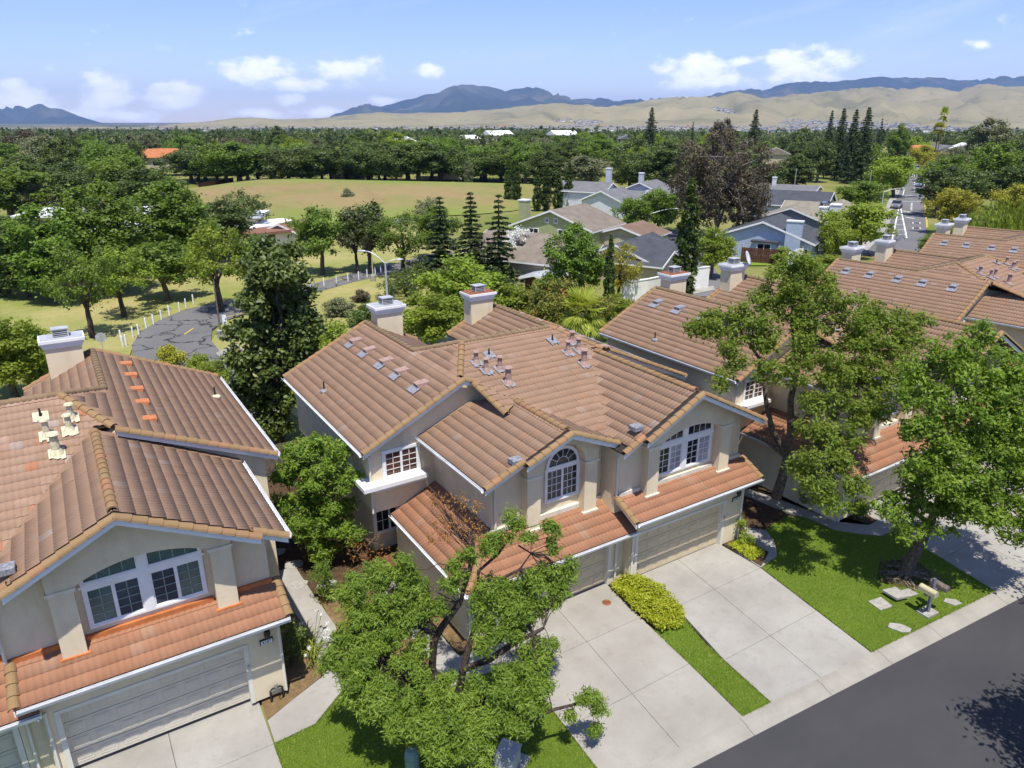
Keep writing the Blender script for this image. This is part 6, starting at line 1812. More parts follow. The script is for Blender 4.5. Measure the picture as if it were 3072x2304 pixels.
house('white gabled house half hidden by the narrow cypresses', G(1300, 468), R26, [(4, 0, 0, 9, 8, 3.2, .42, 'siding_white', 'shingle_grey'), (8, 7, rad(90), 10, 7, 4.2, .42, 'siding_white', 'shingle_grey')], [], [(9, 3, .9, .9, 8.2, 'siding_grey')])
house('lilac-grey house with paired front gables beyond the court', G(1378, 446), R26, [(5, 0, 0, 9, 10, 3.0, .4, 'siding_grey', 'shingle_grey'), (1, -2.4, 0, 4, 5, 2.7, .4, 'siding_grey', 'shingle_grey')], [(-.52, 2.6, 2.2, 1.4, 1.1, FX)], [(6, 2.0, .9, .9, 6.4, 'siding_grey')])
house('grey roofed house in the trees behind the court lamp', G(1330, 452), R116, [(0, 0, 0, 12, 8, 2.6, .34, 'siding_grey', 'shingle_grey')])
# school blocks with white flat roofs
def block(label, P, rz, L, W, h, wall='wall_tan', roof='roof_white', name='school_building'):
    r = thing(name, label, 'building', (P[0], P[1], -.14), rz)
    MB().box(-L / 2, L / 2, -W / 2, W / 2, -.2, h).obj('wall', wall, r)
    MB().box(-L / 2 - .9, L / 2 + .9, -W / 2 - .9, W / 2 + .9, h + .002, h + .35).obj('roof', roof, r)
    for k in range(int(L // 3)): MB().box(-L / 2 + 1 + k * 3, -L / 2 + 2.6 + k * 3, -W / 2 - .03, -W / 2, 1.2, 2.2).obj('window', 'glass', r)
    return r
block('tan school block with a broad white flat roof behind the tall park trees', G(238, 512), rad(-24), 20, 9, 3.8)
block('lower tan school wing with a stepped white roof between two large trees', G(318, 530), rad(-24), 9, 7, 2.8)
block('small tan hall with a thin white flat canopy at the meadow edge', G(522, 516), rad(-24), 6, 6, 3.6)
block('low hut with a rusty brown flat roof by the meadow', G(555, 536), rad(14), 8, 5, 2.3, 'siding_white', 'roof_brownred')
block('low shed with a pale flat roof beside the rusty hut', G(560, 522), rad(14), 10, 5, 2.4, 'siding_white', 'roof_white')
house('small white hut with a brown gable roof near the school', G(618, 530), rad(40), [(2.5, 0, 0, 7, 6, 2.2, .38, 'siding_white', 'roof_brownred')], name='hut')
house('garden shed with a pale metal roof behind the photinias', G(1165, 632), R26, [(1, 0, 0, 3.5, 2.6, 1.9, .25, 'brown_wood', 'galv')], name='shed')

# ---- walls and fences
def wall_run(name, label, cat, pts, h, t, mat, cap=None):
    r = thing(name, label, cat, (pts[0][0], pts[0][1], 0))
    for a, c in zip(pts[:-1], pts[1:]):
        d = c - a; L = math.hypot(d[0], d[1]); rz = math.atan2(d[1], d[0]); m = (a + c) / 2 - np.array([pts[0][0], pts[0][1], 0])
        MB().cbox((m[0], m[1], h / 2 - .1), (L, t, h), rz).obj('wall_section', mat, r)
        if cap: MB().cbox((m[0], m[1], h - .08), (L + .02, t + .1, .08), rz).obj('coping', cap, r)
wall_run('garden_wall', 'long white stucco garden wall behind the tile roof', 'wall', [G(1343, 655), G(1400, 645), G(1455, 632)], 2.1, .2, 'stucco_white', 'white_paint')
wall_run('garden_wall', 'white stucco wall end beside the broad cypress', 'wall', [G(1483, 626), G(1528, 620)], 2.3, .2, 'stucco_white', 'white_paint')
wall_run('garden_wall', 'low white wall glimpsed through the camphors between the chimneys', 'wall', [G(900, 742), G(1000, 740), G(1060, 730)], 1.9, .2, 'stucco_white', 'white_paint')
def board_fence(label, a, c, h, mat, name='board_fence'):
    r = thing(name, label, 'fence', (a[0], a[1], 0))
    d = c - a; L = math.hypot(d[0], d[1]); rz = math.atan2(d[1], d[0]); r.rotation_euler = (0, 0, rz)
    n = int(L / .2); rr = random.Random(int(L * 10)); pm_ = MB().box(0, .188, -.012, .012, 0, h).mesh('board', mat)
    for i in range(min(n, 280)):
        o = link('board', pm_, r, (i * .2, rr.uniform(-.008, .008), rr.uniform(-.03, .03)))
    for k in range(int(L / 2.4) + 1): MB().box(k * 2.4 - .05, k * 2.4 + .05, .012, .11, -.1, h + .05).obj('post', mat, r)
    MB().box(0, L, .013, .06, .25, .35).box(0, L, .013, .06, h - .4, h - .3).obj('rail', mat, r)
board_fence('dark brown board fence in front of the pale blue house', G(1600, 565), G(1706, 572), 1.8, 'brown_wood')
board_fence('white fence panel run beside the big yellow-green street tree', G(1702, 578), G(1790, 540), 1.9, 'white_paint')
board_fence('weathered vine-grown wooden fence at the park edge', G(-20, 640), G(82, 612), 1.9, 'grey_wood')
board_fence('dark fence along the far meadow edge', G(430, 408), G(505, 394), 1.4, 'brown_wood')
board_fence('grey board fence in the dark gap behind the side yard', np.array([5.0, 33.5, 0]), np.array([8.6, 33.5, 0]), 1.8, 'grey_wood')
# hedge behind the street lamp
hg = thing('hedge', 'dense dark clipped hedge along the park road', 'hedge', tuple(G(880, 640)))
P0, P1 = G(850, 652), G(925, 590)
rngh = np.random.default_rng(5); n = 150
ts = rngh.random(n); cc = P0[None] * (1 - ts[:, None]) + P1[None] * ts[:, None] + np.c_[rngh.normal(size=n) * .9, rngh.normal(size=n) * .9, rngh.uniform(.3, 1.9, n)] - G(880, 640)
V, F, rn = leaf_arrays(rngh, cc, np.full(n, .6), np.full(n, 60), .22, .13)
link('foliage', np_mesh('foliage', V, F, 'leaf_dark', rnd=rn), hg)
MB().box(-.1, .1, -.1, .1, 0, 1.0).obj('stem', 'bark_dark', hg)

# ---- street furniture
def street_lamp(label, P, H, arms, mat='galv'):
    r = thing('street_lamp', label, 'street lamp', (P[0], P[1], GZ(P)))
    MB().tube([(0, 0, 0), (0, 0, H * .55), (0, 0, H * .9)], [.13, .10, .075], 10).obj('pole', mat, r)
    MB().lathe([(.24, 0), (.22, .12), (.14, .16)], (0, 0, 0), 10).obj('base', mat, r)
    for a, L, rise in arms:
        u = np.array([math.cos(a), math.sin(a)])
        pts = [(u[0] * L * t, u[1] * L * t, H * .88 + rise * math.sin(t * PI / 2)) for t in np.linspace(0, 1, 7)]
        ar = MB().tube(pts, [.06, .055, .05, .045, .04, .04, .035], 8).obj('arm', mat, r)
        e = pts[-1]
        h = MB()
        h.lathe([(.02, -.02), (.15, .0), (.20, .06), (.16, .13), (.05, .17)], (0, 0, 0), 12)
        o = h.obj('lamp_head', 'galv', r, smooth=True); o.location = (e[0] + u[0] * .3, e[1] + u[1] * .3, e[2] - .06); o.scale = (2.1, 1.1, .9); o.rotation_euler = (0, 0, a)
ca_ = YAW - PI / 2       # direction of picture right
P = G(838, 668)
street_lamp('tall galvanised street lamp with two curved arms behind the chimney', P, height_at(P, 552), [(ca_ + PI - .2, 1.9, 1.1), (ca_ + .2, 1.0, .35)])
P = G(1398, 506); street_lamp('single arm street lamp at the mouth of the court', P, height_at(P, 456), [(ca_ + .1, 4.2, .9)])
P = G(1900, 470); street_lamp('street lamp arm reaching over the avenue', P, height_at(P, 405), [(ca_ - .1, 3.0, .7)])
def pole(label, P, H, name='pole', mat='grey_wood', foot=True, sign=None):
    r = thing(name, label, 'pole' if not sign else 'sign', (P[0], P[1], GZ(P)))
    MB().tube([(0, 0, 0), (.02, 0, H)], [.075, .055], 8).obj('shaft', mat, r)
    if foot: MB().lathe([(.30, 0), (.30, .75), (.26, .80)], (0, 0, 0), 14).obj('concrete_base', 'concrete_box', r)
    if sign:
        w, h, m, face = sign
        MB().box(-w / 2, w / 2, -.09, -.075, H - h, H).obj('sign_plate', m, r); r.rotation_euler = (0, 0, face)
P = G(478, 729); pole('wooden pole in a round concrete base on the grass corner', P, height_at(P, 600))
P = G(806, 606); pole('thin tan pole with a concrete foot by the row of posts', P, height_at(P, 552), mat='mailbox_cream')
P = G(489, 722); pole('small blank white sign on a post at the park road corner', P, height_at(P, 676), 'road_sign', 'steel', False, (.45, .75, 'sign_white', YAW - PI / 2))
P = G(1770, 560); pole('white notice sign under the big street tree', P, height_at(P, 524), 'road_sign', 'steel', False, (.7, .9, 'sign_white', YAW - PI / 2))
P = G(*Z4(1548, 668)); pole('red stop sign standing on the median nose', P, height_at(P, Z4(0, 625)[1]), 'stop_sign', 'steel', False, (1.0, 1.0, 'sign_red', YAW - PI / 2))
P = G(1710, 448); pole('slim white utility pole beyond the pale grey roof', P, height_at(P, 362), 'utility_pole', 'galv', False)
P = G(1873, 430); pole('slim white utility pole at the avenue trees', P, height_at(P, 365), 'utility_pole', 'galv', False)
# back of a stop sign beside the chimney of 4187
P = G(230, 790); r = thing('stop_sign', 'grey back of an octagonal stop sign rising beside the chimney', 'sign', (P[0], P[1], 0), YAW - PI / 2 + .3)
Hh = height_at(P, 718); oc = [(.38 * math.cos(rad(22.5 + 45 * k)), .38 * math.sin(rad(22.5 + 45 * k)) + Hh - .38) for k in range(8)]
MB().prism_y([(x, z) for x, z in oc], -.01, .01).obj('sign_plate', 'galv', r); MB().tube([(0, -.04, 0), (0, -.04, Hh - .05)], .03, 6).obj('post', 'galv', r)

# mailboxes on one post
mb = thing('mailbox_stand', 'slate post carrying two weathered cream letter boxes by the kerb', 'mailbox', (24.31, 10.32, 0), rad(-4))
MB().cbox((0, 0, .04), (.62, .45, .10)).obj('footing', 'concrete_box', mb)
MB().tube([(0, 0, .05), (.03, .02, .75), (.09, .06, 1.42)], .07, 4).obj('post', 'mailbox_post', mb)
MB().cbox((.06, .03, .92), (.85, .10, .09)).obj('cross_arm', 'mailbox_post', mb)
for s, x, mat in ((-1, -.26, 'mailbox_cream'), (1, .40, 'grey_wood')):
    b = MB(); w, L, h = .12, .30, .13
    prof = [(-w, 0), (w, 0), (w, h)] + [(w * math.cos(a), h + w * .8 * math.sin(a)) for a in np.linspace(.3, PI - .3, 6)] + [(-w, h)]
    b.prism_y([(x + p[0], .97 + p[1]) for p in prof], -L, L)
    bx = b.obj('letter_box', mat, mb)
    MB().box(x + w + .001, x + w + .012, -.1, .08, 1.02, 1.06).obj('flag', 'sign_red' if s < 0 else 'mailbox_post', bx)
    MB().prism_y([(x + p[0] * .92, .975 + p[1] * .92) for p in prof], -L - .012, -L - .001).obj('door', mat, bx)
# utility pedestal and cabinet on the front lawn
ub = thing('utility_pedestal', 'grey-green rounded utility pedestal on the lawn under the front tree', 'utility pedestal', tuple(G(*K(698, 1700))))
MB().lathe([(.19, 0), (.19, .72), (.175, .82), (.12, .88), (.02, .90)], (0, 0, 0), 16).obj('body', 'utility_green', ub); MB().lathe([(.20, .60), (.205, .62), (.20, .64)], (0, 0, 0), 16).obj('band', 'utility_green', ub)
P = G(*K(1285, 1660)); uc = thing('utility_cabinet', 'pale slatted utility cabinet on a concrete pad at the lawn edge', 'utility cabinet', (P[0], P[1], 0), rad(35))
MB().box(-.55, .55, -.45, .45, 0, .08).obj('pad', 'concrete_box', uc); MB().box(-.30, .30, -.26, .26, .081, .62).obj('body', 'galv', uc)
for k in range(9): MB().box(-.315, -.30, -.22, .22, .14 + k * .05, .165 + k * .05).obj('slat', 'galv', uc)
MB().box(-.33, .33, -.29, .29, .621, .66).obj('lid', 'galv', uc)
# backflow valve by the wall of 4187
bv = thing('backflow_valve', 'black backflow valve and pipe loop in the soil by the garage wall', 'pipe', (3.35, 18.72, 0))
MB().tube([(-.18, 0, 0), (-.18, 0, .40), (-.12, 0, .46), (.12, 0, .46), (.18, 0, .40), (.18, 0, 0)], .035, 8).obj('pipe', 'black_metal', bv); MB().tube([(0, 0, .46), (0, 0, .60)], .05, 8).obj('valve', 'steel', bv); MB().tube([(.05, -.05, .1), (.12, -.12, .3), (.18, 0, .32)], .02, 6).obj('hose', 'black_metal', bv)

# ---- vehicles
def car(label, P, rz, paint, L=4.5, W=1.8, H=1.45):
    MATS.get(paint)
    r = thing('car', label, 'car', (P[0], P[1], GZ(P) + .1), rz)
    side = [(-L / 2, .35), (-L / 2 + .05, .75), (-L / 2 + .35, .92), (-L * .17, .98), (L * .36, .98), (L / 2 - .05, .85), (L / 2, .45), (L / 2 - .1, .25), (-L / 2 + .1, .25)]
    MB().prism_y([(x, z) for x, z in side], -W / 2, W / 2).obj('body', paint, r)
    c = MB(); k = .14
    lo = [(-L * .20, .975), (L * .38, .975)]; hi = [(-L * .04, H), (L * .24, H)]
    V = [(lo[0][0], -W / 2 + .04, lo[0][1]), (lo[1][0], -W / 2 + .04, lo[1][1]), (lo[1][0], W / 2 - .04, lo[1][1]), (lo[0][0], W / 2 - .04, lo[0][1]), (hi[0][0], -W / 2 + k, H), (hi[1][0], -W / 2 + k, H), (hi[1][0], W / 2 - k, H), (hi[0][0], W / 2 - k, H)]
    c.add(V, [(0, 1, 5, 4), (1, 2, 6, 5), (2, 3, 7, 6), (3, 0, 4, 7)]).obj('windows', 'glass', r)
    MB().box(hi[0][0] - .02, hi[1][0] + .02, -W / 2 + k - .02, W / 2 - k + .02, H - .02, H + .05).obj('roof', paint, r)
    for sx in (-1, 1):
        for sy in (-1, 1):
            w = MB().prism_y([(sx * L * .31 + .33 * math.cos(a), .33 + .33 * math.sin(a)) for a in np.linspace(0, 2 * PI, 15)[:-1]], sy * W / 2 - .12 + .02 * sy, sy * W / 2 + .12 * 0 + .04 * sy if sy > 0 else sy * W / 2 + .14).obj('wheel', 'tyre', r)
    for sy in (-1, 1):
        MB().box(-L / 2 - .01, -L / 2 + .12, sy * W * .36 - .16, sy * W * .36 + .16, .62, .76).obj('headlight', 'sign_white', r); MB().box(L / 2 - .12, L / 2 + .01, sy * W * .38 - .14, sy * W * .38 + .14, .6, .78).obj('tail_light', 'sign_red', r)
plain('paint_silverblue', (.22, .30, .42), .3, .5, .03, 2, metal=.3); plain('paint_navy', (.02, .025, .045), .25, .5, .03, 2); plain('paint_white', (.75, .75, .76), .3, .5, .03, 2); plain('paint_grey', (.18, .18, .19), .3, .5, .03, 2)
dv = AR[6] - AR[4]; av = math.atan2(dv[1], dv[0])
car('silver-blue car driving towards the crossing on the avenue', G(*Z4(1492, 588)), av, 'paint_silverblue')
car('dark navy car parked under the court street tree', G(1388, 503), rad(10), 'paint_navy')
car('grey car parked at the avenue kerb under the trees', G(*Z4(1338, 735)), av, 'paint_grey')
car('white car parked beside the charcoal roofed house', G(1447, 592), rad(80), 'paint_white')
P = G(*Z4(1500, 675)); mo = thing('motorcycle', 'dark motorcycle riding up the avenue', 'motorcycle', (P[0], P[1], 0), av)
for x in (-.7, .7): MB().prism_y([(x + .31 * math.cos(a), .31 + .31 * math.sin(a)) for a in np.linspace(0, 2 * PI, 13)[:-1]], -.07, .07).obj('wheel', 'tyre', mo)
MB().tube([(-.55, 0, .9), (-.1, 0, .75), (.5, 0, .72), (.8, 0, .8)], [.10, .2, .16, .06], 8).obj('body', 'black_metal', mo); MB().tube([(-.5, -.35, 1.0), (-.5, .35, 1.0)], .03, 6).obj('handlebar', 'steel', mo)
def rider(P, rz):
    me = bpy.data.meshes.new('person')
    J_ = [(.15, 0, .92), (.10, 0, 1.2), (-.02, 0, 1.48), (-.06, 0, 1.58), (-.08, 0, 1.72), (-.04, .20, 1.42), (-.22, .28, 1.2), (-.45, .30, 1.04), (-.04, -.20, 1.42), (-.22, -.28, 1.2), (-.45, -.30, 1.04), (.08, .16, .88), (-.28, .22, .72), (-.05, .2, .35), (.08, -.16, .88), (-.28, -.22, .72), (-.05, -.2, .35)]
    Ed = [(0, 1), (1, 2), (2, 3), (3, 4), (2, 5), (5, 6), (6, 7), (2, 8), (8, 9), (9, 10), (0, 11), (11, 12), (12, 13), (0, 14), (14, 15), (15, 16)]
    me.from_pydata(J_, Ed, []); me.materials.append(MATS['paint_navy'])
    o = link('person', me, None, (P[0], P[1], 0), (0, 0, rz), label='motorcyclist in dark clothes bent over the handlebar', category='person')
    m = o.modifiers.new('skin', 'SKIN')
    for v, r_ in zip(me.skin_vertices[0].data, [.15, .17, .17, .07, .12, .07, .055, .045, .07, .055, .045, .1, .08, .06, .1, .08, .06]): v.radius = (r_, r_)
    me.skin_vertices[0].data[0].use_root = True
    o.modifiers.new('smooth', 'SUBSURF').levels = 1
rider(P, av)

# ------------------------------------------------------------------ far trees, wood, town, hills
def column_point(px, d):
    r_ = ray(px, 300); h = r_ - _up * r_[2]
    return h * (d / float(h @ _fh))
def FT(kind, px, d, ty, w, lmat, label, name='tree', group=None):
    m, h0, w0 = PT[kind]; P = column_point(px, d)
    dd = float((P - _C) @ _fw)
    z0 = GZ(P)
    hgt = 16.7 + d * (365 - ty * DS) / 2308.0 - z0
    return plant_tree(name, m, P, hgt, w * DS / FPX * dd, label, group, 'tree', h0, w0, lmat)
for (k, px, d, ty, w, lm, lab) in [
    ('spire', 1405, 330, 236, 58, None, 'tallest lone redwood standing before the far hills'), ('spire', 1628, 300, 240, 58, None, 'tall conifer behind the brown eucalyptus'), ('pine', 1495, 340, 264, 30, None, 'pointed conifer left of the brown eucalyptus'),
    ('spire', 1790, 240, 242, 40, None, 'thin ragged conifer at the left of the dark conifer row'), ('spire', 1815, 235, 238, 60, None, 'second conifer of the dark conifer row'), ('spire', 1842, 225, 240, 62, None, 'third conifer of the dark conifer row'), ('spire', 1868, 215, 236, 72, None, 'broadest conifer of the dark conifer row'),
    ('pine', 1900, 240, 258, 34, None, 'short conifer at the avenue end of the dark row'), ('c', 1945, 300, 262, 50, 'leaf_mid', 'green conical tree above the end of the avenue'), ('pine', 385, 330, 272, 60, 'leaf_mid', 'bright green pyramidal tree rising over the left wood'), ('pine2', 155, 340, 278, 40, None, 'dark pointed conifer over the left wood'),
    ('c', 598, 420, 268, 48, 'leaf_dark', 'dark crooked pine sticking up above the wood'), ('c', 60, 300, 276, 120, 'leaf_russet', 'broad bronze-green tree at the left skyline'), ('d', 505, 310, 292, 100, 'leaf_russet', 'domed bronze tree in the wood beyond the meadow'), ('c', 1655, 270, 300, 70, 'leaf_mid', 'green tree shoulder to shoulder with the brown eucalyptus'),
    ('b', 1560, 330, 252, 60, 'leaf_russet', 'bronze treetop above the eucalyptus'), ('c', 1290, 300, 285, 90, 'leaf_mid', 'leafy tree with a pale crown beyond the cypresses'), ('c', 2135, 260, 250, 90, 'leaf_olive', 'tall grey-green conifer at the right skyline'),
    ('c', 1160, 420, 282, 80, 'leaf_dark', 'dark dome tree beyond the meadow corner'), ('c', 1010, 200, 342, 26, 'leaf_olive', 'blue-grey spruce at the meadow fence')]:
    FT(k, px, d, ty, w, lm, lab, 'tree')
FT('fan', 2030, 260, 250, 22, 'leaf_palm', 'tall fan palm against the golden hills', 'palm'); FT('fan', 2025, 250, 278, 34, 'leaf_yellow', 'shorter sunlit palm under the tall fan palm', 'palm')
# row of oaks that closes the meadow
rr = random.Random(77)
ex = 0
for px in range(395, 1190, 22):
    P = column_point(px + rr.uniform(-8, 8), rr.uniform(212, 232))
    if 955 < px < 1000 or 770 < px < 790: continue
    H_, W_ = rr.uniform(9, 12.5), rr.uniform(13, 19)
    k = rr.choice('dabd'); m, h0, w0 = PT[k]
    plant_tree('oak_tree', m, P, H_, W_, 'dark oak in the belt that closes the golden meadow', 'oaks behind the meadow', 'tree', h0, w0, rr.choice(['leaf_dark', 'leaf_dark', 'leaf_mid']))
def blocked(px, d):
    if 300 < px < 1170: return d < 240
    if px <= 300: return d < 125
    if px < 1450: return d < 165
    if px < 1650: return d < 150
    if px < 1870: return d < 172
    if px < 1925: return d < 215
    if px < 2040: return d < 500
    return d < 135
near = []
tries = 0
while len(near) < 205 and tries < 9000:
    tries += 1
    px = rr.uniform(-60, 2270); d = 120 + 420 * rr.random() ** 1.3
    if blocked(px, d): continue
    P = column_point(px, d)
    if any((P[0] - q[0]) ** 2 + (P[1] - q[1]) ** 2 < (6 + d * .012) ** 2 for q in near): continue
    near.append(P)
    k = rr.choice(['a', 'b', 'c', 'd', 'd', 'b', 'c', 'pine' if rr.random() < .5 else 'a'])
    m, h0, w0 = PT[k]
    lm = rr.choice(['leaf_mid', 'leaf_dark', 'leaf_dark', 'leaf_mid', 'leaf_bright', 'leaf_olive', 'leaf_mid']) if k != 'pine' else None
    if px > 1650 and rr.random() < .6: lm = 'leaf_dark' if k != 'pine' else None
    H_ = rr.uniform(7.5, 13) * (1.15 if k in ('pine', 'c') else 1); W_ = rr.uniform(9, 14) * (.6 if k == 'pine' else 1)
    lab = {'leaf_mid': 'mid green tree in the wooded suburb beyond the meadow and houses', 'leaf_dark': 'dark green tree in the wooded suburb beyond the meadow and houses', 'leaf_bright': 'light green tree in the wooded suburb beyond the meadow and houses', 'leaf_olive': 'grey-green tree in the wooded suburb beyond the meadow and houses', None: 'pointed dark conifer in the wooded suburb beyond the meadow and houses'}[lm]
    plant_tree('tree', m, P, H_, W_, lab, 'trees of the wooded suburb', 'tree', h0, w0, lm)
# the wood beyond, one mass
def far_wood():
    rng = np.random.default_rng(9)
    C, R, N, col = [], [], [], []
    for _ in range(2300):
        d = 420 * (2600 / 420.0) ** rng.random(); px = rng.uniform(-120, 2330)
        if 1925 < px < 2040 and d < 520: continue
        if px > 1250 and d > 1100 and rng.random() < .75: continue
        P = column_point(px, d); z0 = GZ(P)
        h = rng.uniform(7, 13); w = rng.uniform(6, 12) * (1 + d / 2600)
        tall = rng.random() < .12
        for q in range(5):
            a = rng.uniform(0, 2 * PI); t = rng.random()
            rw = (w * .28 if not tall else w * .12)
            C.append((P[0] + math.cos(a) * rw, P[1] + math.sin(a) * rw, z0 + h * (.3 + .6 * t) * (1.35 if tall else 1))); R.append((w * .30 if not tall else w * .16)); N.append(max(5, int(16 - d / 200)))
            col.append(d)
    N = np.array(N); dd = np.repeat(np.array(col), N)
    V, F, rn = leaf_arrays(rng, C, R, N, 2.3, 1.7, up=.5)
    V = V.reshape(-1, 4, 3); c = V.mean(axis=1, keepdims=True); V = c + (V - c) * (.55 + dd / 1500.0)[:, None, None]
    tc = rng.random(len(C) // 5 + 1)
    rn = np.clip(rn * .55 + .45 * tc[np.repeat(np.arange(len(C)) // 5, N)], 0, 1)
    link('wood', np_mesh('wood', V.reshape(-1, 3), F, 'leaf_wood', rnd=rn), None, kind='stuff', label='distant wooded suburb reading as one green mass below the hills')
leaf('leaf_wood', (.03, .05, .014), (.07, .105, .02), (.15, .19, .035), .25)
far_wood()

# ---- houses and halls glimpsed among far trees
hb = MB(); hb.add([(-6, -4, 0), (6, -4, 0), (6, 4, 0), (-6, 4, 0), (-6, -4, 3), (6, -4, 3), (6, 4, 3), (-6, 4, 3)], [(0, 1, 5, 4), (1, 2, 6, 5), (2, 3, 7, 6), (3, 0, 4, 7)])
hr = MB(); hr.add([(-6.5, -4.6, 2.9), (6.5, -4.6, 2.9), (6.5, 4.6, 2.9), (-6.5, 4.6, 2.9), (-6.5, 0, 4.9), (6.5, 0, 4.9)], [(0, 1, 5, 4), (2, 3, 4, 5), (0, 4, 3), (1, 2, 5)])
HM = {}
for rm in ('shingle_grey', 'roof_white', 'roof_terracotta', 'shingle_tan', 'shingle_brown'):
    HM[rm] = hr.mesh('roof', rm)
hwm = hb.mesh('wall', 'wall_tan')
for (px, d, s, rm, z, lab) in [(322, 250, 1.3, 'roof_terracotta', 3.2, 'terracotta roof in the wood left of the meadow'), (130, 230, 1.1, 'roof_terracotta', 0, 'second terracotta roof low among the left trees'), (870, 430, 1.3, 'roof_white', 3.5, 'white roofed building glimpsed over the meadow oaks'), (1010, 520, 1.2, 'roof_white', 3.5, 'long white roof above the meadow oaks'), (1075, 560, 1.6, 'roof_white', 4, 'white hall deep in the wood'), (1215, 520, 1.5, 'roof_white', 5, 'white roof behind the cypresses on the skyline'), (1355, 480, 1.3, 'shingle_grey', 4, 'grey roof on the skyline left of the redwood'),
                               (1680, 250, 1.0, 'shingle_tan', 5.0, 'tan roofed house beside the dark conifers'), (2040, 300, 1.0, 'shingle_grey', 4.5, 'grey roofed house at the top of the avenue'), (2085, 290, 1.1, 'roof_white', 5.0, 'white roofed house with panels at the top of the avenue'), (2062, 280, 1.0, 'shingle_brown', 4.0, 'brown roofed house at the top of the avenue'), (1985, 330, .9, 'roof_terracotta', 4, 'small red roof at the end of the avenue'), (755, 235, .9, 'shingle_grey', .5, 'grey roof tucked behind the meadow oaks'), (985, 232, 1.0, 'shingle_grey', 1.5, 'pale grey house at the edge of the meadow'), (470, 260, .8, 'shingle_grey', 2, 'grey roof in the trees left of the meadow')]:
    P = column_point(px, d); r = thing('house', lab, 'house', (P[0], P[1], z - 1.2), rad(rr.uniform(-30, 60))); r.scale = (s, s, s)
    link('wall', hwm, r); link('roof', HM[rm], r)
    MB().box(-1, 1, -4.03, -4.0, 1.0, 2.2).obj('window', 'glass', r)

# ---- hills: crest lines read off the skyline, relief as geometry
def fbm(x, y, seed=0, oct=5):
    v = np.zeros_like(x); a, f = 1.0, 1.0
    rng = np.random.default_rng(seed)
    for o in range(oct):
        for _ in range(3):
            th, ph = rng.uniform(0, 2 * PI, 2)
            v += a / 3 * np.sin((x * math.cos(th) + y * math.sin(th)) * f + ph)
        a *= .5; f *= 2.03
    return v
def hills(name, crest, d0, d1, dback, mat, rel, seed, foot_z=-14, n=420, m=40):
    px = np.linspace(crest[0][0], crest[-1][0], n)
    cy = np.interp(px, [c[0] for c in crest], [c[1] for c in crest])
    V = []
    for j in range(m + 1):
        t = j / m
        for i in range(n):
            dc = d1
            d = d0 + (dback - d0) * t
            P = column_point(px[i], d)
            V.append((P[0], P[1], 0))
    V = np.array(V).reshape(m + 1, n, 3)
    tt = (d0 + (dback - d0) * np.linspace(0, 1, m + 1) - d0) / (d1 - d0)
    zc = CAM_H + d1 * (365 - cy * DS) / 2308.0
    fx = fbm(V[:, :, 0] / rel[1], V[:, :, 1] / rel[1], seed)
    for j in range(m + 1):
        t = tt[j]
        s = t * t * (3 - 2 * t) if t <= 1 else 1 - (t - 1) * .8
        env = math.sin(min(t, 1) * PI) if t < 1 else 0
        ridg = (1 - np.abs(fx[j])) - .5
        V[j, :, 2] = foot_z + (zc - foot_z) * s * (1 if t >= 1 else 1) + ridg * rel[0] * env * np.clip((zc - foot_z) / 200.0, .05, 1)
    F = np.array([(j * n + i, j * n + i + 1, (j + 1) * n + i + 1, (j + 1) * n + i) for j in range(m) for i in range(n - 1)])
    link(name, np_mesh(name, V.reshape(-1, 3), F, mat, smooth=True), None, kind='structure')
def hill_mats():
    b = NB('hill_gold'); n = b.noise(.0016, 6, .65); n2 = b.noise(.011, 5, .7)
    c = b.ramp(b.remap(n, .3, .7), [(0, (.13, .125, .06)), (.4, (.24, .21, .105)), (1, (.32, .27, .14))]); c = b.mix(b.remap(n2, .60, .72, 0, .8), c, (.05, .06, .03))
    b.bsdf(c, .95, .1)
    b = NB('hill_blue'); n = b.noise(.0009, 6, .65); n2 = b.noise(.004, 5, .7)
    c = b.ramp(b.remap(n, .3, .7), [(0, (.028, .042, .022)), (.6, (.06, .072, .036)), (1, (.16, .14, .075))]); c = b.mix(b.remap(n2, .55, .75, 0, .5), c, (.03, .04, .02))
    b.bsdf(c, .95, .1)
hill_mats()
hills('mountains', [(-150, 248), (0, 245), (40, 247), (90, 243), (130, 246), (180, 258), (230, 266), (270, 271), (340, 273), (560, 272), (690, 266), (735, 252), (790, 245), (850, 235), (880, 226), (920, 214), (960, 206), (1000, 199), (1045, 195), (1075, 201), (1090, 207), (1130, 203), (1160, 205), (1195, 217), (1220, 219), (1260, 216), (1300, 221), (1330, 226), (1380, 229), (1430, 228), (1480, 224), (1540, 216), (1600, 210), (1640, 204), (1700, 195), (1760, 191), (1800, 187), (1840, 179), (1890, 178), (1920, 184), (1960, 184), (2040, 184), (2100, 186), (2130, 182), (2180, 181), (2212, 182), (2360, 186)], 10500, 14500, 17000, 'hill_blue', (420, 620), 3)
hills('hills', [(-150, 274), (250, 274), (330, 273), (400, 266), (440, 264), (520, 257), (570, 256), (610, 260), (700, 258), (800, 250), (900, 248), (1000, 247), (1060, 246), (1100, 242), (1200, 236), (1300, 237), (1380, 233), (1440, 227), (1520, 226), (1580, 217), (1640, 222), (1700, 214), (1760, 216), (1830, 210), (1880, 204), (1920, 210), (1980, 206), (2050, 212), (2100, 198), (2150, 206), (2212, 204), (2360, 200)], 3600, 7600, 9800, 'hill_gold', (190, 330), 5)

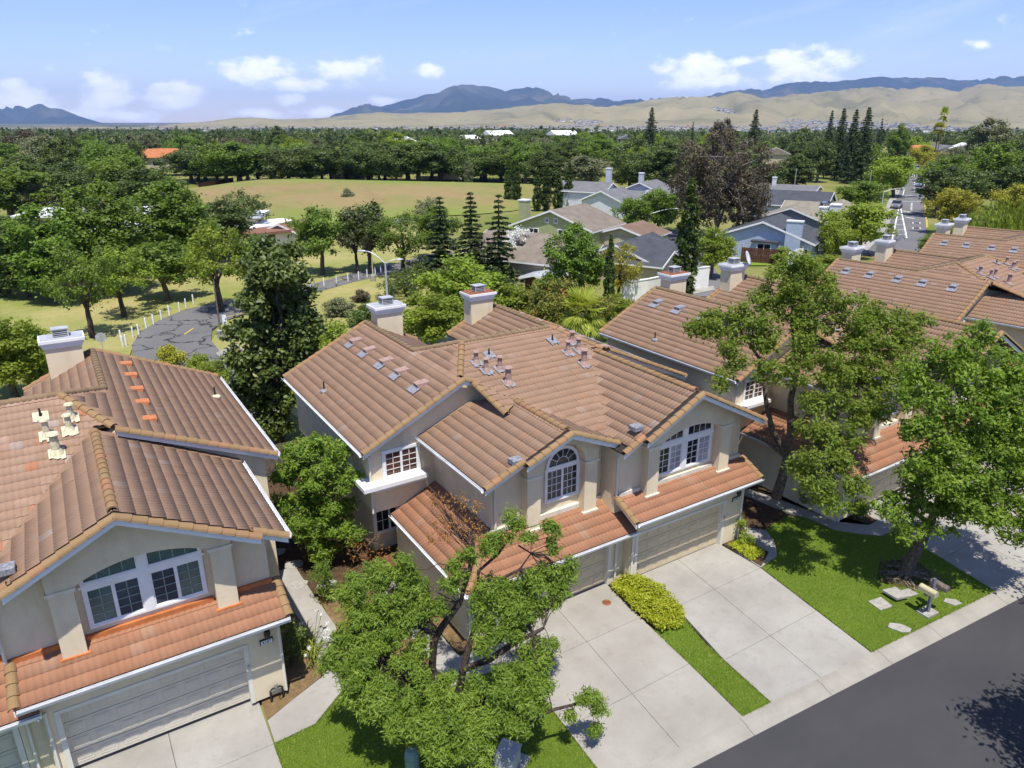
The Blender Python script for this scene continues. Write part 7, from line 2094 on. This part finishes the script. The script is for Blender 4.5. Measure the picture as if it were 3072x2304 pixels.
# ---- the far town: pale boxes on the plain and on the lower slopes
tb = MB(); tb.box(-9, 9, -6, 6, 0, 5); tb.add([(-9.6, -6.6, 5), (9.6, -6.6, 5), (9.6, 6.6, 5), (-9.6, 6.6, 5), (-9.6, 0, 8), (9.6, 0, 8)], [(0, 1, 5, 4), (2, 3, 4, 5), (0, 4, 3), (1, 2, 5)], 1)
TM = [tb.mesh('house', [w_, r_]) for w_, r_ in (('stucco_white', 'shingle_tan'), ('wall_tan', 'roof_terracotta'), ('siding_white', 'shingle_grey'))]
crest_x = [c for c in range(0)]
def slope_z(px, d):
    cy = np.interp(px, [700, 1000, 1200, 1300, 1440, 1580, 1700, 1880, 2050, 2212], [258, 247, 236, 237, 227, 217, 214, 204, 212, 204])
    zc = CAM_H + 7600 * (365 - cy * DS) / 2308.0; t = min(max((d - 3600) / 4000.0, 0), 1); return -14 + (zc + 14) * t * t * (3 - 2 * t)
stuffV, stuffF, stuffM = [], [], []
cnt = 0
for k in range(3600):
    if k % 3 == 0:
        px, d = rr.uniform(330, 2150), rr.uniform(2300, 3800)
    else:
        px, d = rr.gauss(1530, 260), 3600 + 2300 * rr.random() ** 1.2
        if not 1050 < px < 2060: continue
    P = column_point(px, d); z = slope_z(px, d) if d > 3600 else -14
    s = rr.uniform(.9, 1.9) * (1.6 if (k % 3 == 0 and rr.random() < .3) else 1) * (.6 if k % 3 == 0 else 1); a = rr.uniform(0, PI)
    if cnt < 240:
        o = link('house', TM[k % 3], None, (P[0], P[1], z), (0, 0, a), label='tiny pale house on the far hillside and valley floor', category='house', group='houses on the far hillside'); o.scale = (s, s, s); cnt += 1
    else:
        ca2, sa2 = math.cos(a) * s, math.sin(a) * s; o = len(stuffV)
        stuffV += [(P[0] + ca2 * x - sa2 * y, P[1] + sa2 * x + ca2 * y, z + s * q) for x, y, q in tb.v]; stuffF += [tuple(i + o for i in f) for f in tb.f]; stuffM += tb.mi
b = MB(); b.v, b.f, b.mi = stuffV, stuffF, stuffM
b.obj('far_town', ['stucco_white', 'shingle_tan'], None, kind='stuff', label='pale specks of the far town spread below the golden hills')

# ------------------------------------------------------------------ turf: short blades over the near lawns, ragged at their edges
def turf():
    rng = np.random.default_rng(3)
    polys = [[(21.54, 15.40), (20.72, kb(20.7)), (27.72, kb(27.7)), (28.43, 12.88), (28.72, 14.05), (27.72, 14.19), (27.06, 14.8), (26.48, 15.56), (26.31, 16.97), (25.55, 17.45), (24.6, 17.34), (24.03, 17.21), (23.59, 16.34), (22.8, 15.59)],
             [(16.02, kb(16)), (14.89, kb(14.9)), (15.12, 12.53), (15.32, 14.9), (16.75, 15.0), (16.34, 13.7)],
             [(2.66, kb(2.6)), (9.98, kb(10)), (10.18, 13.5), (10.4, 16.1), (8.1, 16.3), (6.9, 17.3), (5.2, 17.98), (4.02, 17.12), (2.8, 17.05)]]
    pts = []
    for poly in polys:
        A = np.array(poly); lo, hi = A.min(0), A.max(0)
        n = int((hi - lo).prod() * 900)
        q = lo + rng.random((n, 2)) * (hi - lo)
        ins = np.zeros(n, bool)
        for i in range(len(A)):
            (x1, y1), (x2, y2) = A[i], A[(i + 1) % len(A)]
            cnd = ((y1 > q[:, 1]) != (y2 > q[:, 1])) & (q[:, 0] < (x2 - x1) * (q[:, 1] - y1) / (y2 - y1 + 1e-12) + x1); ins ^= cnd
        pts.append(q[ins])
        for i in range(len(A)):
            a, c = A[i], A[(i + 1) % len(A)]; k = int(np.linalg.norm(c - a) * 170)
            t = rng.random(k)[:, None]; pts.append(a * (1 - t) + c * t + rng.normal(size=(k, 2)) * .022)
    q = np.concatenate(pts); n = len(q)
    a = rng.uniform(0, 2 * PI, n); h_ = rng.uniform(.025, .06, n); w_ = rng.uniform(.008, .014, n)
    V = np.zeros((n, 3, 3))
    V[:, 0, :2] = q - np.stack([np.cos(a), np.sin(a)], 1) * w_[:, None]; V[:, 1, :2] = q + np.stack([np.cos(a), np.sin(a)], 1) * w_[:, None]
    V[:, 2, :2] = q + rng.normal(size=(n, 2)) * .022; V[:, 2, 2] = h_; V[:, :, 2] += .012
    link('grass', np_mesh('grass', V.reshape(-1, 3), np.arange(n * 3).reshape(n, 3), 'leaf_turf', rnd=rng.random(n)), None, kind='stuff', label='short mown grass blades over the front lawns')
leaf('leaf_turf', (.12, .21, .018), (.20, .30, .032), (.30, .38, .06), .4, (.36, .34, .11), .95)
turf()

# ------------------------------------------------------------------ air
hz = MB().box(-19000, 19000, -19000, 19000, -22, 660)
m = bpy.data.materials.new('haze'); m.use_nodes = True; nt = m.node_tree; nt.nodes.clear()
o_ = nt.nodes.new('ShaderNodeOutputMaterial'); pv = nt.nodes.new('ShaderNodeVolumePrincipled')
pv.inputs['Color'].default_value = (.30, .50, 1.0, 1); pv.inputs['Density'].default_value = 4.6e-5; pv.inputs['Anisotropy'].default_value = 0.0
nt.links.new(pv.outputs[0], o_.inputs['Volume']); MATS['haze'] = m
hz.obj('haze', 'haze', None, kind='stuff', label='pale blue air over the valley')
